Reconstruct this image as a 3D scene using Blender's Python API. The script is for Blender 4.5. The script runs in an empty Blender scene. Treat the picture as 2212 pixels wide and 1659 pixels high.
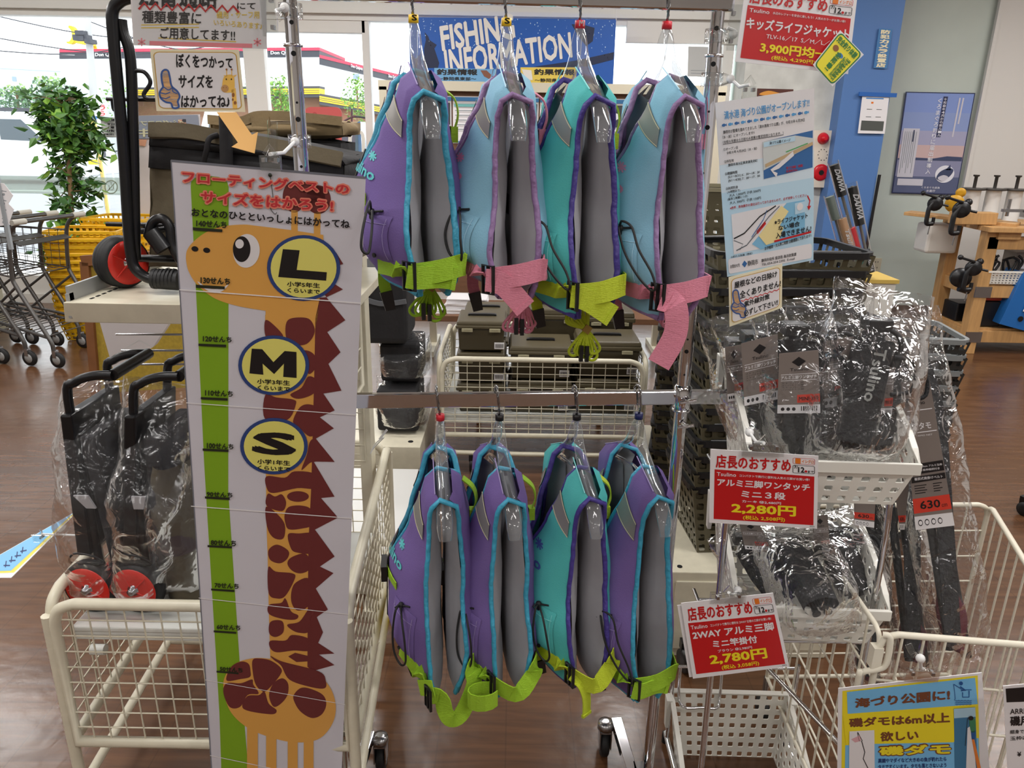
import bpy, math, random
from mathutils import Vector as V, Matrix as M, noise as NZ
from mathutils.geometry import tessellate_polygon
sc = bpy.context.scene
C = sc.collection
PI = math.pi
rad = math.radians
RN = random.Random(11)

# ---------------------------------------------------------------- camera
H, F, TH, AL = 1.54, 1640.0, rad(18.5), rad(1.0)
EYE = V((0, 0, H))
_r0 = V((1, 0, 0)); _f = V((0, math.cos(TH), -math.sin(TH))); _d0 = V((0, -math.sin(TH), -math.cos(TH)))
_r = _r0 * math.cos(AL) - _d0 * math.sin(AL)
_d = _d0 * math.cos(AL) + _r0 * math.sin(AL)
cd = bpy.data.cameras.new('camera'); cam = bpy.data.objects.new('camera', cd); C.objects.link(cam)
cd.sensor_width = 36.0; cd.lens = 36.0 * F / 2212.0; cd.clip_start = 0.02; cd.clip_end = 500
m = M.Identity(4)
for i in range(3):
    m[i][0] = _r[i]; m[i][1] = -_d[i]; m[i][2] = -_f[i]; m[i][3] = EYE[i]
cam.matrix_world = m
sc.camera = cam

def ray(u, v):
    return _f + _r * ((u - 1106) / F) + _d * ((v - 829.5) / F)
def at(u, v, Y):
    d = ray(u, v); return EYE + d * (Y / d.y)
def atz(u, v, z):
    d = ray(u, v); return EYE + d * ((z - H) / d.z)

# ---------------------------------------------------------------- light
sc.view_settings.view_transform = 'Standard'; sc.view_settings.look = 'None'
sc.view_settings.gamma = 1; sc.view_settings.use_curve_mapping = False
sc.view_settings.exposure = 0.0
w = bpy.data.worlds.new('sky'); sc.world = w; w.use_nodes = True
bgn = w.node_tree.nodes['Background']; bgn.inputs[0].default_value = (0.93, 0.97, 1.0, 1); bgn.inputs[1].default_value = 3.4
def area(name, loc, sx, sy, e, col=(1, .975, .955), rot=(0, 0, 0)):
    l = bpy.data.lights.new(name, 'AREA'); l.shape = 'RECTANGLE'; l.size = sx; l.size_y = sy; l.energy = e; l.color = col
    o = bpy.data.objects.new(name, l); o.location = loc; o.rotation_euler = rot; C.objects.link(o); return o
CEIL = 3.1
LAMPS = [(x, y) for y in (-2.4, -.6, 1.2, 3.0, 4.8) for x in (-4.2, -1.4, 1.4, 4.2)]
for x, y in LAMPS:
    area('tube_light', (x, y, CEIL - .09), 1.2, .16, 20.5 + max(0, y + .6) * 2.8)
# portal: samples the sky seen through the shop window
area('window_portal', (-3.0, 6.68, 1.32), 9.4, 2.2, 1, (1, 1, 1), (rad(-90), 0, 0)).data.cycles.is_portal = True

# ---------------------------------------------------------------- materials
def L(c):
    f = lambda x: x / 12.92 if x <= .04045 else ((x + .055) / 1.055) ** 2.4
    return tuple(f(x / 255) for x in c)
MATS = {}
def mat(name, rgb, rough=.5, metal=0, noise=0, nscale=20, bump=0, bscale=200, spec=.5, stretch=None, coat=0, emit=0, gain=1.0):
    if name in MATS: return MATS[name]
    mt = bpy.data.materials.new(name); mt.use_nodes = True; nt = mt.node_tree; N = nt.nodes; LK = nt.links
    b = N['Principled BSDF']; c = [min(.9, x * gain) for x in L(rgb)] + [1]
    b.inputs['Base Color'].default_value = c; b.inputs['Roughness'].default_value = rough; b.inputs['Metallic'].default_value = metal
    b.inputs['Specular IOR Level'].default_value = spec
    if coat: b.inputs['Coat Weight'].default_value = coat; b.inputs['Coat Roughness'].default_value = .08
    if emit: b.inputs['Emission Color'].default_value = c; b.inputs['Emission Strength'].default_value = emit
    if noise or bump:
        tc = N.new('ShaderNodeTexCoord'); mp = N.new('ShaderNodeMapping'); LK.new(tc.outputs['Object'], mp.inputs[0])
        if stretch: mp.inputs['Scale'].default_value = stretch
    if noise:
        n = N.new('ShaderNodeTexNoise'); n.inputs['Scale'].default_value = nscale; n.inputs['Detail'].default_value = 5; LK.new(mp.outputs[0], n.inputs['Vector'])
        cr = N.new('ShaderNodeValToRGB'); cr.color_ramp.elements[0].position = .3; cr.color_ramp.elements[1].position = .7
        cr.color_ramp.elements[0].color = [x * (1 - noise) for x in c[:3]] + [1]; cr.color_ramp.elements[1].color = [min(1, x * (1 + noise)) for x in c[:3]] + [1]
        LK.new(n.outputs[0], cr.inputs[0]); LK.new(cr.outputs[0], b.inputs['Base Color'])
    if bump:
        n = N.new('ShaderNodeTexNoise'); n.inputs['Scale'].default_value = bscale; n.inputs['Detail'].default_value = 3; LK.new(mp.outputs[0], n.inputs['Vector'])
        bp = N.new('ShaderNodeBump'); bp.inputs['Strength'].default_value = bump; bp.inputs['Distance'].default_value = .01
        LK.new(n.outputs[0], bp.inputs['Height']); LK.new(bp.outputs[0], b.inputs['Normal'])
    MATS[name] = mt; return mt

def clear(name, tint=(.95, .96, .96), rough=.06, fac=.12, power=.5, bump=0, bscale=30, white=0, spec=(1, 1, 1), stretch=None):
    """thin clear plastic or glass: see-through straight on, glossy at grazing angles"""
    if name in MATS: return MATS[name]
    mt = bpy.data.materials.new(name); mt.use_nodes = True; nt = mt.node_tree; N = nt.nodes; LK = nt.links
    N.remove(N['Principled BSDF']); out = N['Material Output']
    tr = N.new('ShaderNodeBsdfTransparent'); tr.inputs[0].default_value = (*tint, 1)
    gl = N.new('ShaderNodeBsdfGlossy'); gl.inputs['Roughness'].default_value = rough; gl.inputs[0].default_value = (*spec, 1)
    lw = N.new('ShaderNodeLayerWeight'); lw.inputs[0].default_value = power
    ma = N.new('ShaderNodeMath'); ma.operation = 'MULTIPLY_ADD'; ma.inputs[1].default_value = .6; ma.inputs[2].default_value = fac; ma.use_clamp = True
    LK.new(lw.outputs['Fresnel'], ma.inputs[0])
    mx = N.new('ShaderNodeMixShader'); LK.new(ma.outputs[0], mx.inputs[0]); LK.new(tr.outputs[0], mx.inputs[1]); LK.new(gl.outputs[0], mx.inputs[2])
    last = mx
    if white:
        df = N.new('ShaderNodeBsdfDiffuse'); df.inputs[0].default_value = (.8, .82, .84, 1)
        m2 = N.new('ShaderNodeMixShader'); m2.inputs[0].default_value = white; LK.new(mx.outputs[0], m2.inputs[1]); LK.new(df.outputs[0], m2.inputs[2]); last = m2
    LK.new(last.outputs[0], out.inputs[0])
    if bump:
        tc = N.new('ShaderNodeTexCoord'); mp = N.new('ShaderNodeMapping'); LK.new(tc.outputs['Object'], mp.inputs[0])
        if stretch: mp.inputs['Scale'].default_value = stretch
        n = N.new('ShaderNodeTexNoise'); n.inputs['Scale'].default_value = bscale; n.inputs['Detail'].default_value = 2; n.inputs['Distortion'].default_value = 1.2
        LK.new(mp.outputs[0], n.inputs['Vector'])
        bp = N.new('ShaderNodeBump'); bp.inputs['Strength'].default_value = bump; bp.inputs['Distance'].default_value = .02
        LK.new(n.outputs[0], bp.inputs['Height']); LK.new(bp.outputs[0], gl.inputs['Normal']); LK.new(bp.outputs[0], lw.inputs['Normal'])
    MATS[name] = mt; return mt

WHITE = mat('white_paper', (238, 236, 238), .35, gain=.95)
BLACK = mat('black_ink', (26, 25, 28), .4)
CHROME = mat('chrome', (215, 215, 218), .07, 1)
STEEL = mat('steel', (170, 170, 172), .25, 1)
BLKP = mat('black_plastic', (22, 22, 24), .35)
BLKM = mat('black_metal', (28, 28, 30), .3, .3)
RUB = mat('black_rubber', (24, 24, 25), .6)
CREAM = mat('cream_powder_coat', (205, 199, 178), .35, noise=.05, nscale=30, gain=1.12)
WPL = mat('white_plastic', (225, 223, 214), .35, gain=1.05)
OLIVE = mat('olive_plastic', (82, 76, 56), .42)
CLEAR = clear('clear_plastic', fac=.05, power=.24)
HANGP = clear('clear_hanger_plastic', (.93, .945, .955), .06, .02, .2, white=.07)
BAG = clear('crinkled_clear_bag', (.965, .97, .975), .10, .035, .24, bump=.6, bscale=22, white=.015)
BAGW = clear('dusty_clear_bag', (.95, .95, .955), .16, .02, .22, bump=.55, bscale=16, white=.025)
GLASS = clear('window_glass', (.97, .98, .98), .02, .03, .35)
RED = mat('print_red', (196, 26, 30), .35); YEL = mat('print_yellow', (250, 222, 40), .35)
BLUE = mat('print_blue', (62, 128, 196), .4)

# ---------------------------------------------------------------- mesh builder
OFF = {}
class MB:
    def __init__(s): s.v = []; s.f = []; s.m = []; s.s = []
    def add(s, vs, fs, mi=0, sm=False):
        o = len(s.v); s.v += [V(p) for p in vs]
        for f in fs: s.f.append([i + o for i in f]); s.m.append(mi); s.s.append(sm)
    def box(s, c, d, rot=None, mi=0, taper=1):
        c = V(c); x, y, z = d[0] / 2, d[1] / 2, d[2] / 2
        ps = [V((a * x * (taper if e < 0 else 1), b * y * (taper if e < 0 else 1), e * z)) for e in (-1, 1) for b in (-1, 1) for a in (-1, 1)]
        if rot is not None: ps = [rot @ p for p in ps]
        s.add([c + p for p in ps], [(0, 2, 3, 1), (4, 5, 7, 6), (0, 1, 5, 4), (2, 6, 7, 3), (0, 4, 6, 2), (1, 3, 7, 5)], mi)
    def hexa(s, ps, mi=0):
        s.add(ps, [(0, 3, 2, 1), (4, 5, 6, 7), (0, 1, 5, 4), (1, 2, 6, 5), (2, 3, 7, 6), (3, 0, 4, 7)], mi)
    def frames(s, pts, up=None, closed=False):
        n = len(pts); T = []
        for i in range(n):
            a = pts[(i - 1) % n] if (i or closed) else pts[0]; b = pts[(i + 1) % n] if (i < n - 1 or closed) else pts[-1]
            t = (b - a); T.append(t.normalized() if t.length > 1e-9 else V((0, 0, 1)))
        u = V(up) if up is not None else (V((0, 0, 1)) if abs(T[0].z) < .9 else V((1, 0, 0)))
        out = []
        for t in T:
            if up is not None: u = V(up)
            x = t.cross(u)
            if x.length < 1e-6: x = t.orthogonal()
            x.normalize(); u = x.cross(t).normalized(); out.append((x, u))
        return out
    def tube(s, pts, r, n=8, closed=False, mi=0, ry=None, up=None, cap=True):
        pts = [V(p) for p in pts]; fr = s.frames(pts, up, closed); k = len(pts)
        rs = r if isinstance(r, (list, tuple)) else [r] * k
        vs = []
        for p, (x, y), q in zip(pts, fr, rs):
            q2 = q if ry is None else q * ry
            for j in range(n):
                a = 2 * PI * j / n; vs.append(p + x * (q * math.cos(a)) + y * (q2 * math.sin(a)))
        fs = []
        for i in range(k if closed else k - 1):
            a, b = i * n, ((i + 1) % k) * n
            for j in range(n): fs.append((a + j, a + (j + 1) % n, b + (j + 1) % n, b + j))
        s.add(vs, fs, mi, True)
        if cap and not closed: s.add(vs[:n], [list(range(n))[::-1]], mi); s.add(vs[-n:], [list(range(n))], mi)
    def bar(s, pts, w, t, up, mi=0, closed=False, sm=False):
        """rectangular strap: w across, t along the up side"""
        pts = [V(p) for p in pts]; k = len(pts)
        ups = up if isinstance(up, list) else [V(up)] * k
        vs = []
        for i, p in enumerate(pts):
            a = pts[(i - 1) % k] if (i or closed) else p; b = pts[(i + 1) % k] if (i < k - 1 or closed) else p
            tt = (b - a).normalized(); x = tt.cross(ups[i])
            x = x.normalized() if x.length > 1e-6 else tt.orthogonal().normalized(); y = x.cross(tt).normalized()
            for cx, cy in ((-1, -1), (1, -1), (1, 1), (-1, 1)): vs.append(p + x * (cx * w / 2) + y * (cy * t / 2))
        fs = []
        for i in range(k if closed else k - 1):
            a, b = i * 4, ((i + 1) % k) * 4
            for j in range(4): fs.append((a + j, a + (j + 1) % 4, b + (j + 1) % 4, b + j))
        if not closed: fs += [(3, 2, 1, 0), tuple(4 * (k - 1) + j for j in range(4))]
        s.add(vs, fs, mi, sm)
    def lathe(s, prof, c, ax=(0, 0, 1), n=20, mi=0, sm=True):
        c = V(c); ax = V(ax).normalized(); x = ax.orthogonal().normalized(); y = ax.cross(x); k = len(prof)
        vs = [c + ax * z + x * (r * math.cos(2 * PI * j / n)) + y * (r * math.sin(2 * PI * j / n)) for r, z in prof for j in range(n)]
        s.add(vs, [(i * n + j, i * n + (j + 1) % n, (i + 1) * n + (j + 1) % n, (i + 1) * n + j) for i in range(k - 1) for j in range(n)], mi, sm)
        s.add(vs[:n], [list(range(n))[::-1]], mi); s.add(vs[-n:], [list(range(n))], mi)
    def grid(s, fn, nu, nv, mi=0, sm=True, cu=False, cond=None):
        vs = [fn(i / (nu if cu else nu - 1), j / (nv - 1)) for i in range(nu) for j in range(nv)]
        fs = []
        for i in range(nu if cu else nu - 1):
            for j in range(nv - 1):
                if cond and not cond(i / (nu - 1), j / (nv - 1)): continue
                a = (i + 1) % nu; fs.append((i * nv + j, a * nv + j, a * nv + j + 1, i * nv + j + 1))
        s.add(vs, fs, mi, sm)
    def ball(s, c, r, mi=0, n=10, sx=(1, 1, 1)):
        c = V(c); s.grid(lambda a, b: c + V((r * sx[0] * math.sin(PI * b) * math.cos(2 * PI * a), r * sx[1] * math.sin(PI * b) * math.sin(2 * PI * a), r * sx[2] * math.cos(PI * b))), n, n // 2 + 1, mi, True, True)
    def poly(s, pts, mi=0, th=0, n=None):
        pts = [V(p) for p in pts]; tr = tessellate_polygon([pts]); s.add(pts, [tuple(t) for t in tr], mi)
        if th:
            k = len(pts); q = [p + n * th for p in pts]; s.add(q, [tuple(t)[::-1] for t in tr], mi)
            s.add(pts + q, [(i, (i + 1) % k, k + (i + 1) % k, k + i) for i in range(k)], mi)
    def build(s, name, mats, parent=None, bevel=0, local=False, solid=0, sub=0, seg=2):
        me = bpy.data.meshes.new(name); off = V((0, 0, 0)) if (local or parent is None) else OFF.get(parent.name, V((0, 0, 0)))
        me.from_pydata([p - off for p in s.v], [], s.f)
        for a in (mats if isinstance(mats, (list, tuple)) else [mats]): me.materials.append(a)
        me.polygons.foreach_set('material_index', s.m); me.polygons.foreach_set('use_smooth', s.s); me.update()
        o = bpy.data.objects.new(name, me); C.objects.link(o)
        if parent is not None: o.parent = parent; OFF[o.name] = off
        if solid: md = o.modifiers.new('so', 'SOLIDIFY'); md.thickness = solid; md.offset = 0
        if bevel: md = o.modifiers.new('bv', 'BEVEL'); md.width = bevel; md.segments = seg; md.limit_method = 'ANGLE'; md.angle_limit = rad(50)
        if sub: md = o.modifiers.new('ss', 'SUBSURF'); md.levels = sub; md.render_levels = sub
        return o
def tag(o, label, cat, group=None, kind=None):
    o['label'] = label; o['category'] = cat
    if group: o['group'] = group
    if kind: o['kind'] = kind
    return o
def thing(name, label, cat, loc=(0, 0, 0), rz=0, group=None):
    o = bpy.data.objects.new(name, None); C.objects.link(o); o.location = loc; o.rotation_euler = (0, 0, rz)
    o.empty_display_size = .05; OFF[o.name] = V(loc); return tag(o, label, cat, group)
def struct(o): o['kind'] = 'structure'; return o
def dup(root, loc=None, rz=None, label=None, group=None, rot=None):
    def cp(o, par):
        c = o.copy(); C.objects.link(c)
        if par is not None: c.parent = par
        for ch in [x for x in bpy.data.objects if x.parent == o]: cp(ch, c)
        return c
    r = cp(root, None)
    if loc is not None: r.location = loc
    if rz is not None: r.rotation_euler = (0, 0, rz)
    if rot is not None: r.rotation_euler = rot
    if label: r['label'] = label
    if group: r['group'] = group
    return r
def cr(pts, n=6, closed=False):
    """Catmull-Rom through the points"""
    P = [V(p) for p in pts]; k = len(P); out = []
    for i in range(k if closed else k - 1):
        g = lambda j: P[j % k] if closed else P[max(0, min(k - 1, j))]
        a, b, c, d = g(i - 1), g(i), g(i + 1), g(i + 2)
        for t in range(n):
            t /= n; out.append(.5 * (2 * b + (c - a) * t + (2 * a - 5 * b + 4 * c - d) * t * t + (3 * b - a - 3 * c + d) * t ** 3))
    if not closed: out.append(P[-1])
    return out
def cr2(pts, n=5, closed=True): return [(p.x, p.y) for p in cr([(a, b, 0) for a, b in pts], n, closed)]
def ell(cx, cy, rx, ry, n=40, rot=0):
    c, s_ = math.cos(rot), math.sin(rot)
    return [(cx + rx * math.cos(2 * PI * i / n) * c - ry * math.sin(2 * PI * i / n) * s_, cy + rx * math.cos(2 * PI * i / n) * s_ + ry * math.sin(2 * PI * i / n) * c) for i in range(n)]
def rrect(x0, y0, x1, y1, r, n=4):
    o = []
    for cx, cy, a in ((x1 - r, y0 + r, -90), (x1 - r, y1 - r, 0), (x0 + r, y1 - r, 90), (x0 + r, y0 + r, 180)):
        for i in range(n + 1): t = rad(a + 90 * i / n); o.append((cx + r * math.cos(t), cy + r * math.sin(t)))
    return o

# ---------------------------------------------------------------- flat printed things
class Pl:
    """a plane standing in the room; called with photo coordinates it gives the point of the plane seen there"""
    def __init__(s, a, b, c, eps=.0003):
        A, B, D = at(*a), at(*b), at(*c); s.p = A; n = (B - A).cross(D - A).normalized()
        s.n = n if n.dot(EYE - A) > 0 else -n; s.e = eps
    def __call__(s, u, v, k=0):
        d = ray(u, v); p = EYE + d * ((s.p - EYE).dot(s.n) / d.dot(s.n)); return p + s.n * (s.e * k)
_TC = {}
def _text(st, bold):
    if (st, bold) not in _TC:
        cu = bpy.data.curves.new('t', 'FONT'); cu.body = st; cu.resolution_u = 2; cu.fill_mode = 'FRONT'
        o = bpy.data.objects.new('t', cu); me = o.to_mesh()
        vs = [(p.co.x, p.co.y, 0) for p in me.vertices]; fs = [tuple(p.vertices) for p in me.polygons]
        o.to_mesh_clear(); bpy.data.objects.remove(o); bpy.data.curves.remove(cu)
        if bold:   # struck several times, each a little shifted, for a heavy face
            n = 4 if bold < .022 else 8 if bold < .06 else 14; v0, f0 = vs, fs; vs, fs = [], []
            for i in range(n):
                a = 2 * PI * i / n + .4; o = len(vs); vs += [(x + bold * math.cos(a), y + bold * math.sin(a), .9 * i / n) for x, y, z in v0]; fs += [tuple(j + o for j in f) for f in f0]
        xs = [a[0] for a in vs] or [0]; ys = [a[1] for a in vs] or [0]
        x0, x1, y0, y1 = min(xs), max(xs), min(ys), max(ys)
        _TC[(st, bold)] = ([((a - x0) / max(1e-6, x1 - x0), (y1 - b) / max(1e-6, y1 - y0), z) for a, b, z in vs], fs)
    return _TC[(st, bold)]
def q4(q):
    if len(q) == 4 and not hasattr(q[0], '__len__'): x0, y0, x1, y1 = q; return ((x0, y0), (x1, y0), (x1, y1), (x0, y1))
    return q
def txt(mb, st, P, q, mi, bold=0.0, k=2):
    """text filling the quad q (corners in photo coordinates, clockwise from top left) on P"""
    (ax, ay), (bx, by), (cx, cy), (dx, dy) = q4(q); vs, fs = _text(st, bold)
    o = []
    for s_, t, z in vs:
        o.append(P(ax * (1 - s_) * (1 - t) + bx * s_ * (1 - t) + cx * s_ * t + dx * (1 - s_) * t, ay * (1 - s_) * (1 - t) + by * s_ * (1 - t) + cy * s_ * t + dy * (1 - s_) * t, k + z))
    mb.add(o, fs, mi)
def shp(mb, P, pts, mi, k=1): mb.poly([P(a, b, k) for a, b in pts], mi)
def line(mb, P, pts, w, mi, k=1):
    """printed stroke"""
    n = len(pts); Lf, Rt = [], []
    for i in range(n):
        a, b = pts[max(0, i - 1)], pts[min(n - 1, i + 1)]; dx, dy = b[0] - a[0], b[1] - a[1]; l = math.hypot(dx, dy) or 1
        nx, ny = -dy / l * w / 2, dx / l * w / 2; Lf.append(P(pts[i][0] + nx, pts[i][1] + ny, k)); Rt.append(P(pts[i][0] - nx, pts[i][1] - ny, k))
    mb.add(Lf + Rt, [(i, i + 1, n + i + 1, n + i) for i in range(n - 1)], mi)
def sheet(mb, P, q, mi=0, th=.0015):
    mb.poly([P(a, b, 0) for a, b in q4(q)], mi, th, -P.n)
class Loc:
    """sub-frame: unit square (0..1, y down) on a quad of plane P"""
    def __init__(s, P, q): s.P = P; s.q = q4(q); s.n = P.n
    def __call__(s, x, y, k=0):
        (ax, ay), (bx, by), (cx, cy), (dx, dy) = s.q
        return s.P(ax * (1 - x) * (1 - y) + bx * x * (1 - y) + cx * x * y + dx * (1 - x) * y, ay * (1 - x) * (1 - y) + by * x * (1 - y) + cy * x * y + dy * (1 - x) * y, k)
# ================================================================ the room
YW = 6.7
def wallbox(name, x0, x1, y0, y1, z0, z1, m_, extra=()):
    b = MB(); b.box(((x0 + x1) / 2, (y0 + y1) / 2, (z0 + z1) / 2), (x1 - x0, y1 - y0, z1 - z0))
    for e in extra: b.box(*e)
    return struct(b.build(name, m_))
def floor_mat():
    mt = bpy.data.materials.new('brown_vinyl_floor'); mt.use_nodes = True; nt = mt.node_tree; N = nt.nodes; LK = nt.links; b = N['Principled BSDF']
    tc = N.new('ShaderNodeTexCoord'); mp = N.new('ShaderNodeMapping'); mp.inputs['Scale'].default_value = (1.2, 14, 1); mp.inputs['Rotation'].default_value = (0, 0, rad(90)); LK.new(tc.outputs['Object'], mp.inputs[0])
    n1 = N.new('ShaderNodeTexNoise'); n1.inputs['Scale'].default_value = 3; n1.inputs['Detail'].default_value = 6; n1.inputs['Distortion'].default_value = .6; LK.new(mp.outputs[0], n1.inputs['Vector'])
    r1 = N.new('ShaderNodeValToRGB'); e = r1.color_ramp.elements
    e[0].position = .25; e[0].color = (*L((76, 50, 33)), 1); e[1].position = .75; e[1].color = (*L((110, 76, 51)), 1)
    LK.new(n1.outputs[0], r1.inputs[0])
    # boards
    br = N.new('ShaderNodeTexBrick'); br.inputs['Scale'].default_value = 1; br.inputs['Brick Width'].default_value = 1.2; br.inputs['Row Height'].default_value = .18; br.inputs['Mortar Size'].default_value = .002
    br.inputs['Color1'].default_value = (.97, .97, .97, 1); br.inputs['Color2'].default_value = (1.02, 1.015, 1.01, 1); br.inputs['Mortar'].default_value = (.8, .8, .8, 1)
    mp2 = N.new('ShaderNodeMapping'); mp2.inputs['Rotation'].default_value = (0, 0, rad(90)); LK.new(tc.outputs['Object'], mp2.inputs[0]); LK.new(mp2.outputs[0], br.inputs['Vector'])
    mx = N.new('ShaderNodeMix'); mx.data_type = 'RGBA'; mx.blend_type = 'MULTIPLY'; mx.inputs[0].default_value = 1; LK.new(r1.outputs[0], mx.inputs[6]); LK.new(br.outputs[0], mx.inputs[7])
    LK.new(mx.outputs[2], b.inputs['Base Color'])
    # scuffs break up the gloss
    n2 = N.new('ShaderNodeTexNoise'); n2.inputs['Scale'].default_value = 2.2; n2.inputs['Detail'].default_value = 8; LK.new(tc.outputs['Object'], n2.inputs['Vector'])
    r2 = N.new('ShaderNodeMapRange'); r2.inputs['To Min'].default_value = .14; r2.inputs['To Max'].default_value = .34; LK.new(n2.outputs[0], r2.inputs[0]); LK.new(r2.outputs[0], b.inputs['Roughness'])
    n3 = N.new('ShaderNodeTexNoise'); n3.inputs['Scale'].default_value = 9; n3.inputs['Detail'].default_value = 4; LK.new(tc.outputs['Object'], n3.inputs['Vector'])
    bp = N.new('ShaderNodeBump'); bp.inputs['Strength'].default_value = .12; bp.inputs['Distance'].default_value = .02; LK.new(n3.outputs[0], bp.inputs['Height']); LK.new(bp.outputs[0], b.inputs['Normal'])
    b.inputs['Specular IOR Level'].default_value = .5; b.inputs['Coat Weight'].default_value = .12; b.inputs['Coat Roughness'].default_value = .22
    return mt
WALLG = mat('grey_green_wall', (176, 184, 176), .7, noise=.03, nscale=4, gain=1.22)
WALLW = mat('white_wall', (216, 213, 208), .7)
FRAME = mat('window_frame_cream', (226, 224, 218), .4, gain=1.05)
WPAPER = mat('mottled_wallpaper', (205, 206, 200), .7, noise=.14, nscale=7)
BLUEC = mat('blue_column_paint', (78, 118, 176), .5, gain=1.05)
BROWNB = mat('brown_baseboard', (92, 72, 58), .5)
wallbox('floor', -8, 7, -4, YW + .1, -.1, 0, floor_mat())
wallbox('ceiling', -8, 7, -4, YW + .1, CEIL, CEIL + .1, WALLW)
wallbox('wall_left', -8.1, -8, -4, YW, 0, CEIL, WALLW); wallbox('wall_right', 7, 7.1, -4, YW, 0, CEIL, WALLW)
wallbox('wall_front', -8, 7, -4.1, -4, 0, CEIL, mat('store_wall_far', (190, 184, 176), .7))
xw = at(1578, 300, YW).x            # right end of the window
wallbox('wall_back', xw, 7, YW, YW + .15, 0, CEIL, WALLG)
wallbox('wall_back_header', -8, xw, YW, YW + .15, at(300, 36, YW).z, CEIL, FRAME, [(((xw - 8) / 2, YW - .02, at(300, 18, YW).z), (xw + 8, .06, .03))])
wallbox('wall_back_sill', -8, xw, YW, YW + .15, 0, .24, WALLW, [(((xw - 8) / 2, YW - .01, .04), (xw + 8, .05, .08))])
wallbox('baseboard_back', xw + .2, 7, YW - .02, YW, 0, .11, BROWNB)
# window frames
def wframe(n, us, v, extra=()):
    b = MB()
    for u, w_ in us:
        x = at(u, v, YW).x; b.box((x, YW + .06, 1.32), (w_, .1, 2.2))
    for e in extra: b.box(*e)
    return struct(b.build(n, FRAME, bevel=.004))
zt = at(700, 70, YW).z; zh = at(300, 40, YW).z
xa, xb = at(562, 300, YW).x, at(798, 300, YW).x
wframe('window_frame_left', [(562, .17), (-300, .1)], 300)
wframe('window_frame_middle', [(798, .06)], 300, [(((xa + xb) / 2, YW + .06, (zt + zh) / 2 + .01), (xb - xa, .1, zh - zt + .02))])
xr = at(1340, 300, YW).x
wframe('window_frame_right', [(1566, .09)], 200, [(((xr + xw) / 2, YW + .02, at(1420, 70, YW).z), (xw - xr, .06, .16))])
b = MB(); b.box(((-8 + xw) / 2, YW + .08, 1.32), (xw + 8, .008, 2.25)); o = struct(b.build('window_glass', GLASS))
# frosted band with two stickers
FROST = clear('frosted_band', (.80, .88, .82), .4, .05, .3, white=.35)
b = MB(); zb0, zb1 = at(150, 421, YW).z, at(150, 383, YW).z
b.box(((xa - 6) / 2 - 0, YW + .065, (zb0 + zb1) / 2), (xa + 6, .004, zb1 - zb0)); struct(b.build('window_frosted_band', FROST))
Pb = Pl((150, 383, YW + .06), (250, 383, YW + .06), (150, 421, YW + .06))
for u in (240, 205):
    b = MB(); c = ell(u, 404, 13.5, 14); line(b, Pb, c + c[:1], 2.2, 0); line(b, Pb, [(u - 9, 414), (u + 9, 394)], 2, 0); line(b, Pb, [(u - 5, 400), (u - 3, 410), (u + 4, 410), (u + 6, 400)], 1.4, 0)
    line(b, Pb, [(u, 400), (u, 393)], 1.2, 0)
    tag(b.build('prohibition_sticker', mat('sticker_grey', (150, 158, 140), .6)), 'round grey no-go sticker on the frosted window band, ' + ('nearer the black trolley frame' if u == 240 else 'half behind the ficus leaves'), 'sticker')
# right hand side: wallpaper strip, blue column, white panel wall
x1, x2, x3 = at(1590, 300, 6.5).x, at(1815, 300, 6.4).x, at(1925, 150, 6.3).x
wallbox('wall_panel_wallpaper', x1, x2 + .1, 6.45, YW, 0, CEIL, WPAPER)
xc0, xc1 = at(1826, 150, 6.3).x, at(1932, 150, 6.3).x
wallbox('trim_blue_column', xc0, xc1, 6.3, YW, 0, CEIL, BLUEC)
xp = at(2154, 60, 6.64).x
wallbox('wall_panel_white', xp, 7, 6.64, YW, 0, CEIL, WALLW, [((xp - .005, 6.645, 1.6), (.03, .03, 3))])
# dark cable on the column edge
b = MB(); b.tube(cr([(xc1 + .015, 6.29, 1.25), (xc1 + .01, 6.29, 1.0), (xc1, 6.28, .55), (xc1 - .01, 6.28, .1)]), .012, 6); tag(b.build('cable', BLKP), 'black cable running down the edge of the blue column', 'cable')
b = MB(); b.box(at(1893, 572, YW - .012), (.075, .02, .12), mi=0)
for dz in (-.025, .025):
    for dx in (-.01, .01): b.box(at(1893, 572, YW - .023) + V((dx, 0, dz)), (.005, .006, .014), mi=1)
tag(b.build('wall_outlet', [mat('outlet_ivory', (200, 192, 168), .5), BLKP], bevel=.003), 'ivory twin power outlet low on the grey-green wall', 'outlet')

# ================================================================ outside
b = MB(); b.box((0, 60, -.2), (240, 106.3, .1)); struct(b.build('ground_outside_road', mat('asphalt', (150, 152, 156), .9, noise=.15, nscale=60)))
b = MB(); b.box((-4, 8.3, -.12), (30, 2.9, .12)); struct(b.build('ground_pavement', mat('pavement_tiles', (215, 215, 215), .8, noise=.06, nscale=3)))
b = MB()
for y, w_ in ((14.5, .25), (20, .2), (28.5, .3)): b.box((-8, y, -.145), (40, w_, .01))
struct(b.build('ground_road_markings', mat('road_paint', (235, 235, 235), .8)))
BW = mat('facade_white', (236, 238, 240), .7, gain=1.0); BB = mat('facade_black', (66, 68, 76), .6); BR = mat('facade_red', (196, 62, 88), .6); BY = mat('facade_yellow', (246, 206, 40), .6); BG = mat('facade_shop', (150, 110, 84), .8); LB = mat('facade_pale_blue', (205, 216, 222), .8)
bt = thing('store_building', 'large white store across the road, black band and red roof edge', 'building', (at(400, 200, 55).x, 55, 0))
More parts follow.
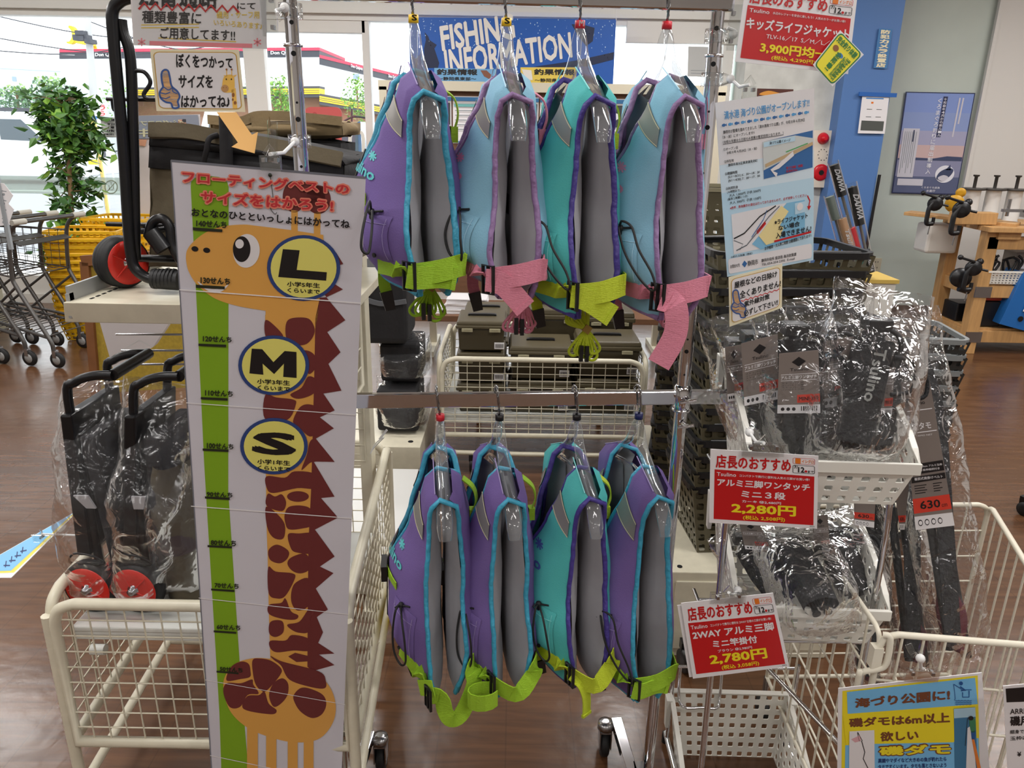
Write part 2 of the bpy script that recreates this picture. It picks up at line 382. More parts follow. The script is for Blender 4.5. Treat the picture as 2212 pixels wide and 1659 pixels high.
def slab(pxs, Y0, Y1, m_, nm, depth=1.0):
    """facade strip between photo columns and rows, standing from Y0 (left) to Y1 (right)"""
    b = MB(); (u0, va, vb), (u1, vc, vd) = pxs
    a, b1, c, d = at(u0, va, Y0), at(u0, vb, Y0), at(u1, vd, Y1), at(u1, vc, Y1)
    dy = V((0, depth, 0)); b.hexa([b1, c, c + dy, b1 + dy, a, d, d + dy, a + dy]); return b.build(nm, m_, bt)
for u0, u1, Y0, Y1, t0, t1 in ((128, 690, 55, 55, 106, 102), (690, 900, 55, 68, 118, 170)):
    f = lambda k0, k1: ((u0, t0 + k0 * (1 if u0 < 300 else 1), t0 + k1), (u1, t1 + k0 * (.85 if u1 > 800 else 1), t1 + k1 * (.85 if u1 > 800 else 1)))
    slab(f(0, 7), Y0, Y1, BR, 'roof_edge', 8); slab(f(7, 21), Y0 + .05, Y1 + .05, BB, 'sign_band', 8); slab(f(21, 86), Y0 + .1, Y1 + .1, BW, 'wall', 8)
    slab(f(84, 90), Y0 - 1, Y1 - 1, BB, 'canopy_edge', 1.5); slab(f(89, 101), Y0 - 1.1, Y1 - 1.1, BY, 'yellow_canopy', 1.5); slab(f(100, 108), Y0 - 1, Y1 - 1, BB, 'canopy_edge', 1.5); slab(f(106, 226), Y0, Y1, BG, 'shopfront', 6)
    o = MB()
    for k in range(1, 3):
        P = Pl((u0, t0 + 88 + k * 4, Y0 - 1.15), (u1, t1 + (88 + k * 4) * (.85 if u1 > 800 else 1), Y1 - 1.15), (u0, t0 + 120, Y0 - 1.15), .005)
        line(o, P, [(u0, t0 + 89 + k * 4), (u1, t1 + (89 + k * 4) * (.85 if u1 > 800 else 1))], 1.0, 0)
    o.build('canopy_stripe', BB, bt)
P = Pl((128, 120, 55), (690, 120, 55), (128, 160, 55), .02); o = MB(); txt(o, 'Don Quijote', P, (206, 114, 262, 124), 0, .03); txt(o, 'Don Quijote', P, (585, 110, 642, 120), 0, .03)
line(o, P, [(131, 118), (162, 119)], .8, 0); o.build('store_lettering', WHITE, bt)
P = Pl((690, 140, 55), (900, 180, 68), (690, 180, 55), .02); o = MB(); txt(o, 'Don Quijote', P, ((757, 138), (782, 145), (782, 154), (757, 147)), 0, .03); txt(o, 'Don Quijote', P, ((838, 160), (860, 165), (860, 174), (838, 169)), 0, .03); o.build('store_lettering', WHITE, bt)
o = MB(); P = Pl((128, 120, 55), (690, 120, 55), (128, 160, 55), .02)
for q in ((148, 154, 153, 162), (763, 160, 776, 172)): shp(o, P, [(q[0], q[1]), (q[2], q[1]), (q[2], q[3]), (q[0], q[3])], 0, 2)
o.build('window', mat('far_window', (150, 170, 190), .4), bt)
b = MB(); a, c = at(-120, 118, 45), at(133, 137, 45)
b.hexa([V((a.x, 45, -.1)), V((c.x, 45, -.1)), V((c.x, 52, -.1)), V((a.x, 52, -.1)), V((a.x, 45, a.z)), V((c.x, 45, c.z)), V((c.x, 52, c.z)), V((a.x, 52, a.z))])
P = Pl((0, 125, 45), (100, 125, 45), (0, 200, 45), .02); shp(b, P, [(26, 165), (35, 166), (36, 176), (27, 175)], 1, 1); line(b, P, [(0, 148), (132, 155)], .8, 1)
tag(b.build('warehouse', [LB, mat('far_window', (0, 0, 0))]), 'pale grey-blue flat-roofed building at far left outside', 'building')
# crescent shaped roof sign
b = MB(); P = Pl((150, 75, 53), (190, 75, 53), (150, 95, 53), .02)
c = [(150 + 13 * math.cos(rad(t)), 75 + 20 * math.sin(rad(t))) for t in range(-100, 130, 10)] + [(146 + 9 * math.cos(rad(t)), 75 + 15 * math.sin(rad(t))) for t in range(110, -90, -10)]
b.poly([P(x, y) for x, y in c], 0, .4, -P.n); p = P(158, 88, -6); b.bar([V((p.x, p.y + 2.5, 6.2)), V((p.x, p.y + 2.5, p.z)), p], .2, .2, (1, 0, 0)); tag(b.build('crescent_sign', BY), 'yellow crescent sign high above the store roof', 'sign')
# utility pole with wires
pt = thing('utility_pole', 'grey concrete utility pole outside the window', 'pole', atz(208, 400, -.1))
b = MB(); p0, p1 = at(210, 300, 32), at(186, 8, 32); p0 = p0 + (p0 - p1) * .5; b.tube([p0, p1], [.17, .12], 10); b.build('pole', mat('concrete', (190, 190, 190), .8), pt)
b = MB()
for a in ((178, 72, 16), (182, 84, 10), (196, 90, 12)): b.box(at(a[0], a[1], 31.8), (a[2] * .02, .5, .16))
b.box(at(178, 82, 31.8), (.55, .4, .2)); b.build('crossarm', BB, pt)
for a, c, nm in (((0, 83), (500, 92), 'the lowest wire'), ((0, 36), (500, 70), 'the highest wire'), ((0, 110), (400, 60), 'the wire that rises to the right'), ((190, 45), (560, 110), 'the wire running down to the right')):
    b = MB(); A, B_ = at(*a, 33), at(*c, 36); b.tube([A + (B_ - A) * (i / 12) - V((0, 0, .5 * math.sin(PI * i / 12))) for i in range(13)], .022, 5)
    tag(b.build('power_wire', BB), 'thin black power line outside, ' + nm, 'wire')

# leaves and trees
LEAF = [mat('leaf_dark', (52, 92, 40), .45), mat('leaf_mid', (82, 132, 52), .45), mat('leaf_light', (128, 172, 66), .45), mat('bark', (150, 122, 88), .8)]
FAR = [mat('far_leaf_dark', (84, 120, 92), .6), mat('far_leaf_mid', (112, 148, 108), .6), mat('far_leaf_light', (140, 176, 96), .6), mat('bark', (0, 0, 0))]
def leaf(mb, p, s, rn, mi, flat=False):
    d = V((rn.uniform(-1, 1), rn.uniform(-1, 1), rn.uniform(-1.1, .2))).normalized(); x = d.cross(V((rn.uniform(-1, 1), rn.uniform(-1, 1), 1))).normalized(); n = x.cross(d)
    if flat: mb.add([p - x * s * .4, p + d * s, p + x * s * .4, p - d * s * .5], [(0, 1, 2, 3)], mi)
    else: mb.add([p, p + x * s * .3 + d * s * .3 - n * s * .05, p + x * s * .2 + d * s * .65, p + d * s * 1.1 + n * s * .1, p - x * s * .2 + d * s * .65, p - x * s * .3 + d * s * .3 - n * s * .05, p + d * s * .5 + n * s * .08], [(0, 1, 6), (1, 2, 6), (2, 3, 6), (3, 4, 6), (4, 5, 6), (5, 0, 6)], mi)
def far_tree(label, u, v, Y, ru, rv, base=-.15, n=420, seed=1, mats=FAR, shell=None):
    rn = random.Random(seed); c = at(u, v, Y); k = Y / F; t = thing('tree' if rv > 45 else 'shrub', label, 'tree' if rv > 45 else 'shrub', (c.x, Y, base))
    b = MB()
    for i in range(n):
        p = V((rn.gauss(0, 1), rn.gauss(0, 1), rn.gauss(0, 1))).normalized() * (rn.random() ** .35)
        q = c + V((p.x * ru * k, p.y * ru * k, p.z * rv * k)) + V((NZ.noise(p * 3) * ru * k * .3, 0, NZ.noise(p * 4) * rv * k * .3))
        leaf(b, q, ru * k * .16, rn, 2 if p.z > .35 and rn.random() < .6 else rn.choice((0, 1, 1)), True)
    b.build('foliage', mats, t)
    b = MB(); b.tube([V((c.x, Y, base)), c + V((0, 0, rv * k * .5))], ru * k * .06, 6, mi=3); b.build('trunk', mats, t)
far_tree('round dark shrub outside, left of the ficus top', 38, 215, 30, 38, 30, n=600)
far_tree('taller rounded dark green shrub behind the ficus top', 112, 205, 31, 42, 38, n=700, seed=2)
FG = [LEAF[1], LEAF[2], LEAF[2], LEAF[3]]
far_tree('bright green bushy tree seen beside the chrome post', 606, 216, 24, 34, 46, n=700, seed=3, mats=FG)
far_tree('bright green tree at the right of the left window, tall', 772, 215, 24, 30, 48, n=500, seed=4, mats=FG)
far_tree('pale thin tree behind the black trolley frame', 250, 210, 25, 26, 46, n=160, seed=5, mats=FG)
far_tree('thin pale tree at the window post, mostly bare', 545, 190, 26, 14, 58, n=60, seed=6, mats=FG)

# cars
def car(label, u0, u1, vt, vb, Y, body, prof, wins, wheels, nm='car'):
    c = at((u0 + u1) / 2, vb, Y); x0, x1 = at(u0, vb, Y).x, at(u1, vb, Y).x; zb, z1 = -.15, at((u0 + u1) / 2, vt, Y).z
    t = thing(nm, label, 'car', (c.x, Y, zb)); X = lambda a: x0 + (x1 - x0) * a; Z = lambda a: zb + (z1 - zb) * a
    b = MB(); b.poly([V((X(a), Y - .8, Z(h))) for a, h in prof], 0, 1.7, V((0, 1, 0))); b.build('body', body, t, bevel=.06)
    for q in wins:
        b = MB(); b.poly([V((X(a), Y - .815, Z(h))) for a, h in q], 0, .02, V((0, 1, 0))); b.build('window', mat('car_glass', (70, 84, 92), .1), t)
    for wx in wheels:
        b = MB(); b.lathe([(.05, -.1), (.31, -.1), (.33, -.06), (.33, .1), (.05, .1)], (X(wx), Y - .75, zb + .33), (0, 1, 0), 20); w_ = b.build('wheel', RUB, t)
        b = MB(); b.lathe([(.03, -.03), (.2, -.02), (.21, .02)], (X(wx), Y - .86, zb + .33), (0, 1, 0), 14); b.build('hub', STEEL, w_); OFF[w_.name] = V(t.location)
    return t
CW = mat('car_white', (240, 242, 245), .2, coat=.5)
t = car('white minivan parked across the forecourt behind the ficus', -70, 226, 243, 374, 23, CW, [(0, .12), (0, .92), (.06, 1), (.62, 1), (.8, .62), (.97, .5), (1, .3), (.99, .12)],
    [[(.24, .62), (.24, .9), (.40, .9), (.40, .62)], [(.42, .62), (.42, .9), (.58, .9), (.72, .6)], [(.04, .62), (.06, .9), (.22, .9), (.22, .62)]], (.24, .86), 'minivan')
b = MB(); b.box(at(219, 330, 22.1), (.2, .1, .25)); b.build('bumper_grille', BB, t)
b = MB(); b.box(at(203, 350, 22.1), (.3, .05, .14)); b.build('number_plate', BY, t)
b = MB(); b.bar([at(0, 236, 22.3), at(80, 238, 22.3)], .1, .08, (0, 1, 0)); b.build('roof_rail', BB, t)
car('dark blue car parked outside behind the anti-theft gate', 735, 800, 262, 350, 15, mat('car_blue', (70, 96, 124), .2, coat=.5), [(0, .1), (0, .6), (.2, .95), (1, 1), (1, .1)], [[(.25, .6), (.32, .9), (.9, .92), (.9, .6)]], (.3,))
car('white car far across the lot behind the notices', 425, 520, 240, 262, 40, CW, [(0, .1), (0, .55), (.2, .6), (.35, 1), (.75, 1), (.95, .55), (1, .1)], [[(.38, .6), (.45, .9), (.7, .9), (.75, .6)]], (.2, .8))
b = MB(); b.tube(cr([at(743, 262, 14.6), at(765, 252, 14.6), at(798, 256, 14.6)]), .02, 6); b.tube([at(760, 235, 14.6), at(760, 275, 14.6)], .02, 6); tag(b.build('roof_rack', BLKM), 'black roof rack on the dark blue car outside', 'roof rack')
# signs and flags near the forecourt
def flag(nm, lab, q, Y, m1, strokes=(), post=True):
    P = Pl((*q[0], Y), (*q[1], Y), (*q[3], Y), .01); b = MB(); sheet(b, P, q, 0, .02)
    for s_ in strokes: txt(b, s_[0], P, s_[1], 1, .03)
    if post: p = P((q[2][0] + q[3][0]) / 2, q[0][1] + 4, -5); b.bar([V((p.x, p.y, -.15 if Y > 7 else 0.005)), p], .03, .03, (0, 1, 0))
    return tag(b.build(nm, m1), lab, 'sign')
flag('promotion_flag', 'red and white shop flag outside beside the utility pole', ((214, 222), (231, 224), (228, 252), (213, 252)), 21, [WHITE, RED], [('う', (216, 226, 228, 238)), ('ら', (216, 239, 228, 250))])
flag('parking_sign', 'white parking sign with blue letter P and red arrow behind the ficus', ((182, 244), (214, 246), (222, 303), (184, 303)), 16, [WHITE, BLUE, RED], [('P', (198, 250, 212, 264))])
flag('parking_board', 'blue name strip under the white parking sign outside', ((184, 293), (221, 293), (222, 304), (185, 304)), 15.9, [BLUE, BY])
flag('opening_hours_notice', 'small grey notice on the window left of the black trolley frame', ((216, 252), (256, 254), (258, 297), (222, 297)), 6.757, [mat('notice_grey', (196, 198, 196), .6), BLACK], [('営業時間のご案内', (222, 256, 250, 262)), ('平日', (234, 266, 250, 271)), ('土曜', (234, 273, 250, 278)), ('日祝', (234, 280, 250, 285)), ('定休日なし', (228, 288, 250, 292))], False)
flag('yellow_window_panel', 'yellow rounded panel outside half behind the ficus leaves', ((170, 254), (196, 252), (206, 300), (190, 312)), 9, [mat('panel_ochre', (214, 188, 104), .7), BLACK])
o = flag('app_poster', 'pale window poster with grey head, lettered in reverse', ((288, 250), (430, 247), (446, 652), (305, 655)), 6.3, [mat('poster_pale', (214, 206, 206), .6), mat('poster_lilac', (205, 202, 170), .5), mat('poster_grey', (136, 142, 156), .6), mat('poster_orange', (205, 150, 120), .6)])
P = Pl((288, 250, 6.29), (430, 247, 6.29), (300, 640, 6.29), .004); b = MB(); shp(b, P, [(288, 250), (428, 248), (434, 296), (292, 300)], 2)
txt(b, 'イシグロアプリ', P, ((398, 258), (292, 262), (293, 272), (398, 269)), 1, .02); txt(b, '配信中', P, ((425, 276), (292, 278), (293, 296), (426, 294)), 1, .02); shp(b, P, [(385, 258), (402, 257), (403, 272), (386, 273)], 3)
shp(b, P, [(294, 300), (318, 302), (314, 316), (300, 314)], 3); b.build('print', list(o.data.materials), o, local=True)
# ================================================================ garment rack
XL, YL = at(640, 200, 1.36).x, 1.36
XR, YR = at(1478, 814, 1.42).x, 1.42
HOLE = mat('hole_black', (12, 12, 12), .8)
rack = thing('garment_rack', 'chrome two-bar garment rack holding the children\'s life vests', 'rack', ((XL + XR) / 2, 1.39, 0))
def post(X, Y, holes, ring_v, ui):
    b = MB(); zr = at(ui, ring_v, Y).z; ztop = 1.80
    b.lathe([(.0128, .05), (.0128, zr)], (X, Y, 0), n=20); b.lathe([(.0112, zr), (.0112, ztop)], (X, Y, 0), n=20)
    b.lathe([(.0115, zr - .004), (.0162, zr - .003), (.0162, zr + .001), (.0115, zr + .002)], (X, Y, 0), n=20)
    for v, r in holes:
        z = at(ui, v, Y).z; d = (V((EYE.x, EYE.y, 0)) - V((X, Y, 0))).normalized(); rr = .0112 if z > zr else .0128
        b.lathe([(r, 0), (r, .0012)], V((X, Y, z)) + d * (rr - .0006), d, 12, 1)
    return b.build('post', [CHROME, HOLE], rack)
post(XL, YL, ((50, .0035), (117, .0042), (222, .002), (258, .0042), (359, .0025)), 97, 640)
post(XR, YR, ((62, .004), (139, .0042), (241, .002), (275, .0042), (373, .002), (405, .0042), (730, .002), (756, .004), (806, .002)), 119, 1500)
zb = lambda u, v, Y: at(u, v, Y).z
zt0 = zb(760, 5, YL + .02); zt1 = zb(1340, 20, YR - .01)
b = MB(); b.box(((XL + XR) / 2, 1.39, (zt0 + zt1) / 2 + .019), (XR - XL + .05, .016, .038), M.Rotation(rad(4), 3, 'Z')); b.build('top_bar', CHROME, rack, bevel=.003)
zl = zb(1100, 862, 1.39)
rb = M.Rotation(math.atan2(YR - YL, XR - XL), 3, 'Z')
xe = at(1586, 862, 1.43).x
b = MB(); cxx = (XL + xe) / 2; b.box((cxx, 1.39 + (cxx - (XL + XR) / 2) * .083, zl), (xe - XL, .014, .0285), rb); b.build('lower_bar', CHROME, rack, bevel=.002)
for X, Y in ((XL, YL), (XR, YR)):
    b = MB(); b.lathe([(.0135, -.026), (.0175, -.022), (.0175, .022), (.0135, .026)], (X, Y, zl), n=20)
    b.lathe([(.0135, -.003), (.0185, -.002), (.0185, .002), (.0135, .003)], (X, Y, zl - .026), n=20)
    for dz in (.002, -.05):
        p = V((X + .003, Y - .016, zl + dz)); b.tube([p, p + V((.004, -.014, 0))], .005, 10); b.tube([p + V((-.013, -.012, -.004)), p + V((.018, -.012, .001))], .0035, 8)
    b.build('clamp', CHROME, rack)
    b = MB(); b.lathe([(.012, -.012), (.0165, -.008), (.0165, .01), (.013, .016), (.004, .02)], (X, Y, 1.80), n=18); b.build('post_cap', CHROME, rack)
for sx, X, Y, fx in ((-1, XL, YL, .03), (1, XR, YR, -.055)):
    b = MB(); a = V((X + fx, Y + .155, .105)); c = V((X + fx * .2, Y - .30, .105)); b.bar([a, c], .026, .026, (0, 0, 1)); b.build('base_rail', CHROME, rack, bevel=.002)
    b = MB(); b.bar([V((X + fx * .6, Y, .105)), V((X, Y, .105))], .026, .026, (0, 0, 1)); b.build('base_foot', CHROME, rack)
    for p, far in ((a, 1), (c, 0)):
        q = p + V((-sx * .028, -.01 if far else 0, -.03)); cb = MB(); cb.lathe([(.008, .02), (.02, .016), (.022, 0), (.012, -.006)], q + V((0, 0, .02)), n=14)
        cb.box(q + V((-.014, 0, -.012)), (.003, .034, .05), mi=0); cb.box(q + V((.014, 0, -.012)), (.003, .034, .05), mi=0); cb.box(q + V((0, 0, .014)), (.03, .034, .004))
        k = cb.build('caster', STEEL, rack)
        wb = MB(); wb.lathe([(.006, -.011), (.032, -.011), (.037, -.007), (.037, .007), (.032, .011), (.006, .011)], q + V((0, .014, -.038)), (1, 0, 0), 24); wb.build('wheel', RUB, k); OFF[k.name] = V(rack.location)

# ================================================================ hangers and life vests
def lerp(tab, s):
    for (a, x), (c, y) in zip(tab, tab[1:]):
        if s <= c: t = (s - a) / (c - a); t = t * t * (3 - 2 * t) if len(tab) > 2 else t; return x + (y - x) * t
    return tab[-1][1]
FAB = {}
SCHEME = {
    'purple': dict(shell=(116, 96, 156), pipe=(62, 160, 192), strap=(160, 205, 38), logo=(96, 196, 200)),
    'blue': dict(shell=(138, 188, 212), pipe=(142, 112, 158), strap=(226, 138, 160), logo=(222, 140, 176)),
    'teal': dict(shell=(84, 186, 184), pipe=(70, 58, 138), strap=(196, 214, 40), logo=(66, 84, 160)),
}
for k_, d in SCHEME.items():
    FAB[k_] = (mat(k_ + '_vest_cloth', d['shell'], .75, noise=.05, nscale=9, bump=.12, bscale=420, spec=.25), mat(k_ + '_piping', d['pipe'], .45, noise=.10, nscale=60, bump=.5, bscale=70),
               mat(k_ + '_strap_webbing', d['strap'], .65, bump=.5, bscale=90, stretch=(2, 2, 14)), mat(k_ + '_logo', d['logo'], .6), mat(k_ + '_stitch', tuple(min(255, int(x * .8 + 70)) for x in d['shell']), .7))
LINING = mat('grey_lining', (152, 152, 157), .7, noise=.07, nscale=14, bump=.12, bscale=25, spec=.2)
TAPE = mat('reflective_tape', (142, 140, 136), .38, .25)
TAPES = mat('tape_stitch', (206, 200, 168), .6)
HOOKM = mat('hook_wire', (150, 150, 150), .22, 1)
MARK = {'yellow': mat('marker_yellow', (244, 200, 20), .4), 'red': mat('marker_red', (214, 36, 52), .4), 'black': mat('marker_black', (24, 22, 24), .4), 'navy': mat('marker_navy', (26, 34, 92), .4)}

def hanger(org, yaw, mk, letter, label, mdet):
    t = thing('clear_hanger', label, 'hanger', org, rad(yaw), 'clear hangers on the rack')
    b = MB(); pts = cr([(0, 0, 0), (-.002, -.006, .012), (-.004, -.013, .022), (-.006, -.014, .045), (-.007, -.011, .058), (-.007, 0, .063), (-.007, .011, .056), (-.006, .013, .04)], 5)
    b.tube(pts, .0021, 7); q = pts
    b.tube([p + V((.0022 * math.cos(i * 1.1), .0022 * math.sin(i * 1.1), 0)) for i, p in enumerate(q)], .0011, 5); b.build('hook', HOOKM, t, local=True)
    b = MB(); b.lathe([(.006, -.006), (.0085, -.006), (.0085, .006), (.006, .006)], (0, 0, -.002), n=12)
    if letter: P = lambda u, v, k=0: V((u * .009 - .0045, -.0090, .0035 - v * .009)); txt(b, letter, P, (0, 0, 1, 1), 1, .03)
    b.build('size_marker', [MARK[mk], WHITE if mk == 'red' else BLACK], t, local=True)
    for sg in (-1, 1):
        b = MB(); ps = cr([(0, 0, -.006), (0, sg * .012, -.022), (0, sg * .028, -.058), (0, sg * .07, -.094), (0, sg * .115, -.128), (0, sg * .145, -.166), (0, sg * .15, -.188)], 5)
        n = len(ps); b.tube(ps, [.0065 + .0085 * min(1, i / n * 1.6) * (1 if i < n * .8 else 1 - .55 * (i / n - .8) / .2) for i in range(n)], 12, ry=.52, up=None)
        b.build('arm', HANGP, t, local=True)
    b = MB(); b.tube(cr([(0, -.095, -.128), (0, 0, -.112), (0, .095, -.128)], 6), .0035, 8); b.build('crossbar', HANGP, t, local=True)
    return t

def vest(org, yaw, scheme, label, Lg=.385, bf=.066, bb=.03, ew=1.0, strap='tail', cord='hang', bundle=None, seed=0, lower=False, tag_=False, sway=0):
    rn = random.Random(seed); FS, PI_, ST, LG, SW = FAB[scheme]
    t = thing('life_vest', label, 'life vest', org, rad(yaw), 'children\'s life vests on the rack')
    YN = ((0, .122), (.18, .106), (.45, .112), (.72, .138), (.9, .142), (1, .132)); E = ((0, .006), (.018, .017), (.05, .023), (.12, .026), (.45, .032), (.75, .037), (.9, .031), (1, .020))
    BM = ((0, 0), (.08, .10), (.25, .5), (.5, 1), (.78, 1.05), (1, .72))
    ph = rn.uniform(0, 6)
    def yn(s): return lerp(YN, s)
    def yk(s, side): k = .48 if side < 0 else .12; return .054 * max(0, 1 - (s / k) ** 1.7) if s < k else 0
    def surf(s, y, side, o=0.0):
        """point of the vest wall: s down from the shoulder, y across, o outwards"""
        n_ = yn(s); q = min(1, abs(y) / n_); b_ = (bf if side < 0 else bb) * lerp(BM, s)
        zs = -.078 - max(0, abs(y) - .03) * .47
        e = lerp(E, s) * ew + .004 * math.sin(s * 13 + ph + side) * s
        fo = .0035 * math.sin(s * 7 + y * 30 + ph) * s
        x = e + b_ * (1 - q * q) + fo + o * (1 if s > .02 else 1)
        zb_ = -.082 - Lg + .034 * (1 - q * q) * s ** 5 + .006 * math.sin(y * 40 + ph)
        z = (1 - s) * (zs + (o if s < .06 else o * max(0, 1 - s * 6))) + s * zb_
        return V((side * x + sway * s * s, y, z))
    def half(mb, side, sg, o, nu=26, nv=9, mi=0):
        def fn(a, c):
            s = a; y0 = yk(s, side)
            if o is None:   # the padded inner face bulges towards the other wall
                y = sg * (y0 + (yn(s) - y0) * c); q = abs(y) / yn(s); p = surf(s, y, side, -.003); e = lerp(E, s) * ew; xi = e * (.16 + .84 * max(0, (q - .5) / .5) ** 1.6) + .002 * math.sin(s * 17 + y * 50)
                if side > 0: xi = e * (.10 + .9 * max(0, (q - .62) / .38) ** 1.4) + .002 * math.sin(s * 11 + y * 40)
                return V((side * max(.002, xi) + sway * s * s, y, p.z)) if s > .05 else p
            return surf(s, sg * (y0 + (yn(s) - y0) * c), side, o if 0 < c < 1 else o * .35)
        mb.grid(fn, nu, nv, mi, True)
    b = MB()
    for side in (-1, 1):
        for sg in (-1, 1): half(b, side, sg, .010)
    # shoulder seam, centre zip and logo belong to the cloth's surface
    for sg in (-1, 1): b.tube([surf(.0, sg * (.038 + (.118 - .038) * i / 6), -1, .0105) for i in range(7)], .0011, 5, mi=2)
    P = lambda u, v, k=0: surf(.41 + v * .048, .030 - u * .098, -1, .0112 + .0003 * k)
    txt(b, 'Tsulino', P, (0, 0, 1, 1), 1, .03)
    for a in range(4):
        t0 = a * PI / 4; P2 = lambda u, v, k=0: surf(.365 + v * .02, -.045 - u * .012, -1, .0112)
        line(b, P2, [(-math.cos(t0), -math.sin(t0)), (math.cos(t0), math.sin(t0))], .35, 1)
    b.build('shell', [FS, LG, SW], t, local=True)
    b = MB()
    for side in (-1, 1):
        for sg in (-1, 1): half(b, side, sg, None)
    b.build('lining', LINING, t, local=True)
    b = MB()
    S = [i / 26 for i in range(27)]
    for sg in (-1, 1):
        path = [surf(s, sg * yn(s), -1, .002 + .0007 * math.sin(s * 70 + ph)) for s in S[::-1]] + [surf(s, sg * yn(s), 1, .002 + .0007 * math.sin(s * 60)) for s in S[1:]]
        b.tube(path, .0062, 8, ry=.75)
        n1 = [surf(s, sg * yk(s, -1), -1, .004) for s in [.48 * i / 12 for i in range(13)][::-1]] + [surf(s, sg * yk(s, 1), 1, .004) for s in [.12 * i / 4 for i in range(1, 5)]]
        b.tube(n1, .0056, 8, ry=.75)
    for side in (-1, 1): b.tube([surf(1, -.13 + .26 * i / 16, side, .004) for i in range(17)], .0058, 8)
    b.build('piping', PI_, t, local=True)
    for sg in (-1, 1):
        b = MB()
        def tp(a, c, o=.0118): s = .10 + .05 * c + a * .08; y0 = yk(s, -1) + .004; return surf(s, sg * (y0 + (yn(s) - .004 - y0) * c), -1, o)
        b.grid(tp, 5, 8, 0)
        for a_ in (.06, .94): b.tube([tp(a_, i / 8, .0121) for i in range(9)], .0007, 4, mi=1)
        b.build('reflective_tape', [TAPE, TAPES], t, local=True)
    # zip
    b = MB(); b.bar([surf(s, 0, -1, .0115) for s in (.36, .5, .65, .8, .97)], .012, .002, (-1, 0, 0)); b.build('zip', BLKP, t, local=True)
    # pocket with a cord
    ps, pe, py0, py1 = .60, .84, -.055, -.116
    b = MB()
    def pk(a, c): pf = (math.sin(PI * min(1, max(0, a))) ** .5 * math.sin(PI * c) ** .5 if 0 < c < 1 and 0 < a < 1 else 0) * (.5 + .5 * a); return surf(ps + (pe - ps) * a, py0 + (py1 - py0) * c, -1, .0112) + V((-.008, -.018, 0)) * pf
    b.grid(pk, 10, 8, 0)
    for c_ in (.1, .9): b.tube([pk(.05 + .9 * i / 8, c_) + V((-.0012, -.0005, 0)) for i in range(9)], .0006, 4, mi=1)
    b.tube([pk(.16, .06 + .88 * i / 6) + V((-.0012, 0, 0)) for i in range(7)], .0006, 4, mi=1)
    b.lathe([(.0045, 0), (.0045, .002)], pk(.05, .45) + V((-.001, -.001, 0)), (-1, -.5, .1), 12, mi=2); b.lathe([(.004, 0), (.004, .002)], pk(.86, .5) + V((-.001, -.001, 0)), (-1, -.6, 0), 12, mi=2)
    pkt = b.build('pocket', [FS, SW, BLKP], t, local=True)
    g = pk(-.01, .45) + V((-.004, -.004, .003)); b = MB(); b.ball(g, .0065, n=8); b.tube([g + V((-.004, 0, .002)), g + V((-.012, -.004, -.003))], .0017, 5); b.tube([g, g + V((.018, -.012, .002))], .002, 5)
    if cord == 'out': lp = [g, g + V((-.006, -.04, .02)), g + V((-.016, -.09, .014)), g + V((-.028, -.115, -.020)), g + V((-.030, -.12, -.043)), g + V((-.020, -.118, -.048)), g + V((-.012, -.10, -.02)), g + V((-.004, -.05, .004)), g]
    else:
        cp = lambda a, c, o: surf(a, c, -1, .012) + V((-.35 * o, -.94 * o, 0))
        if cord == 'hang': lp = [g] + [cp(*q) for q in ((.60, -.076, .026), (.70, -.076, .034), (.80, -.082, .034), (.845, -.096, .032), (.80, -.110, .030), (.70, -.108, .030), (.61, -.094, .026))] + [g]
        else: lp = [g] + [cp(*q) for q in ((.555, -.080, .024), (.57, -.098, .024), (.66, -.118, .022), (.76, -.138, .020), (.83, -.146, .018), (.845, -.134, .018), (.78, -.116, .022), (.68, -.096, .026), (.59, -.078, .024))] + [g]
    b.tube(cr(lp, 7), .0021, 7); b.build('drawcord', RUB, t, local=True)
    # label patch inside
    b = MB(); b.grid(lambda a, c: surf(.66 + a * .26, -.025 - c * .052, 1, -.0052), 5, 5, 0); b.grid(lambda a, c: surf(.80 + a * .12, -.084 - c * .026, 1, -.0056), 3, 3, 1)
    b.build('inner_patch', [FS, WHITE], t, local=True)
    # side strap: front wall - buckle - over the armhole - back wall
    zs_ = .865; w = .036; n0 = -yn(zs_)
    A = surf(zs_, -.075, -1, .0125); A2 = surf(zs_, -.118, -1, .0125); Bk = surf(zs_, n0, -1, .008) + V((-.006, -.012, -.004)); D = surf(zs_ - .02, n0, 1, .012) + V((.004, -.006, .004)); D2 = surf(zs_ - .02, -.10, 1, .0125)
    st_ = MB(); mid = (Bk + D) / 2; sag = {'tail': .0, 'fold': .0, 'wide': .002, 'sag': .055, 'loop': .03, 'drop': .03}[strap]
    ups = lambda n_: [V((-.75, -.66, 0)).lerp(V((.75, -.66, 0)), i / (n_ - 1)).normalized() for i in range(n_)]
    p1 = cr([A, A2, Bk], 4); st_.bar(p1, w, .0022, ups(len(p1)))
    if sag > .03:   # hangs slack
        Bk = Bk + V((.006, -.01, -.03))
        st_.bar(cr([p1[-1], Bk], 4), w, .0022, (-.6, -.8, 0))
        pm = cr([Bk, Bk + V((.026, -.006, .0)), Bk + V((.032, -.01, -.03)), mid + V((.004, -.03, -sag - .03)), mid + V((.026, -.024, -sag - .02)), D + V((.004, -.008, -.03)), D, D2], 5)
    else: pm = cr([Bk, mid + V((0, -.012 - sag * .4, -sag)), D + V((-.008, -.006, -sag * .55)), D, D2], 5)
    st_.bar(pm, w, .0022, ups(len(pm)))
    nx = V((.25, -.97, 0)).normalized(); d = {'tail': [(.05, -.006, -.003), (.078, -.004, -.008)], 'fold': [(.03, -.01, -.012), (.062, -.008, -.048)], 'wide': [(.03, -.01, -.010), (.070, -.008, -.036)]}.get(strap)
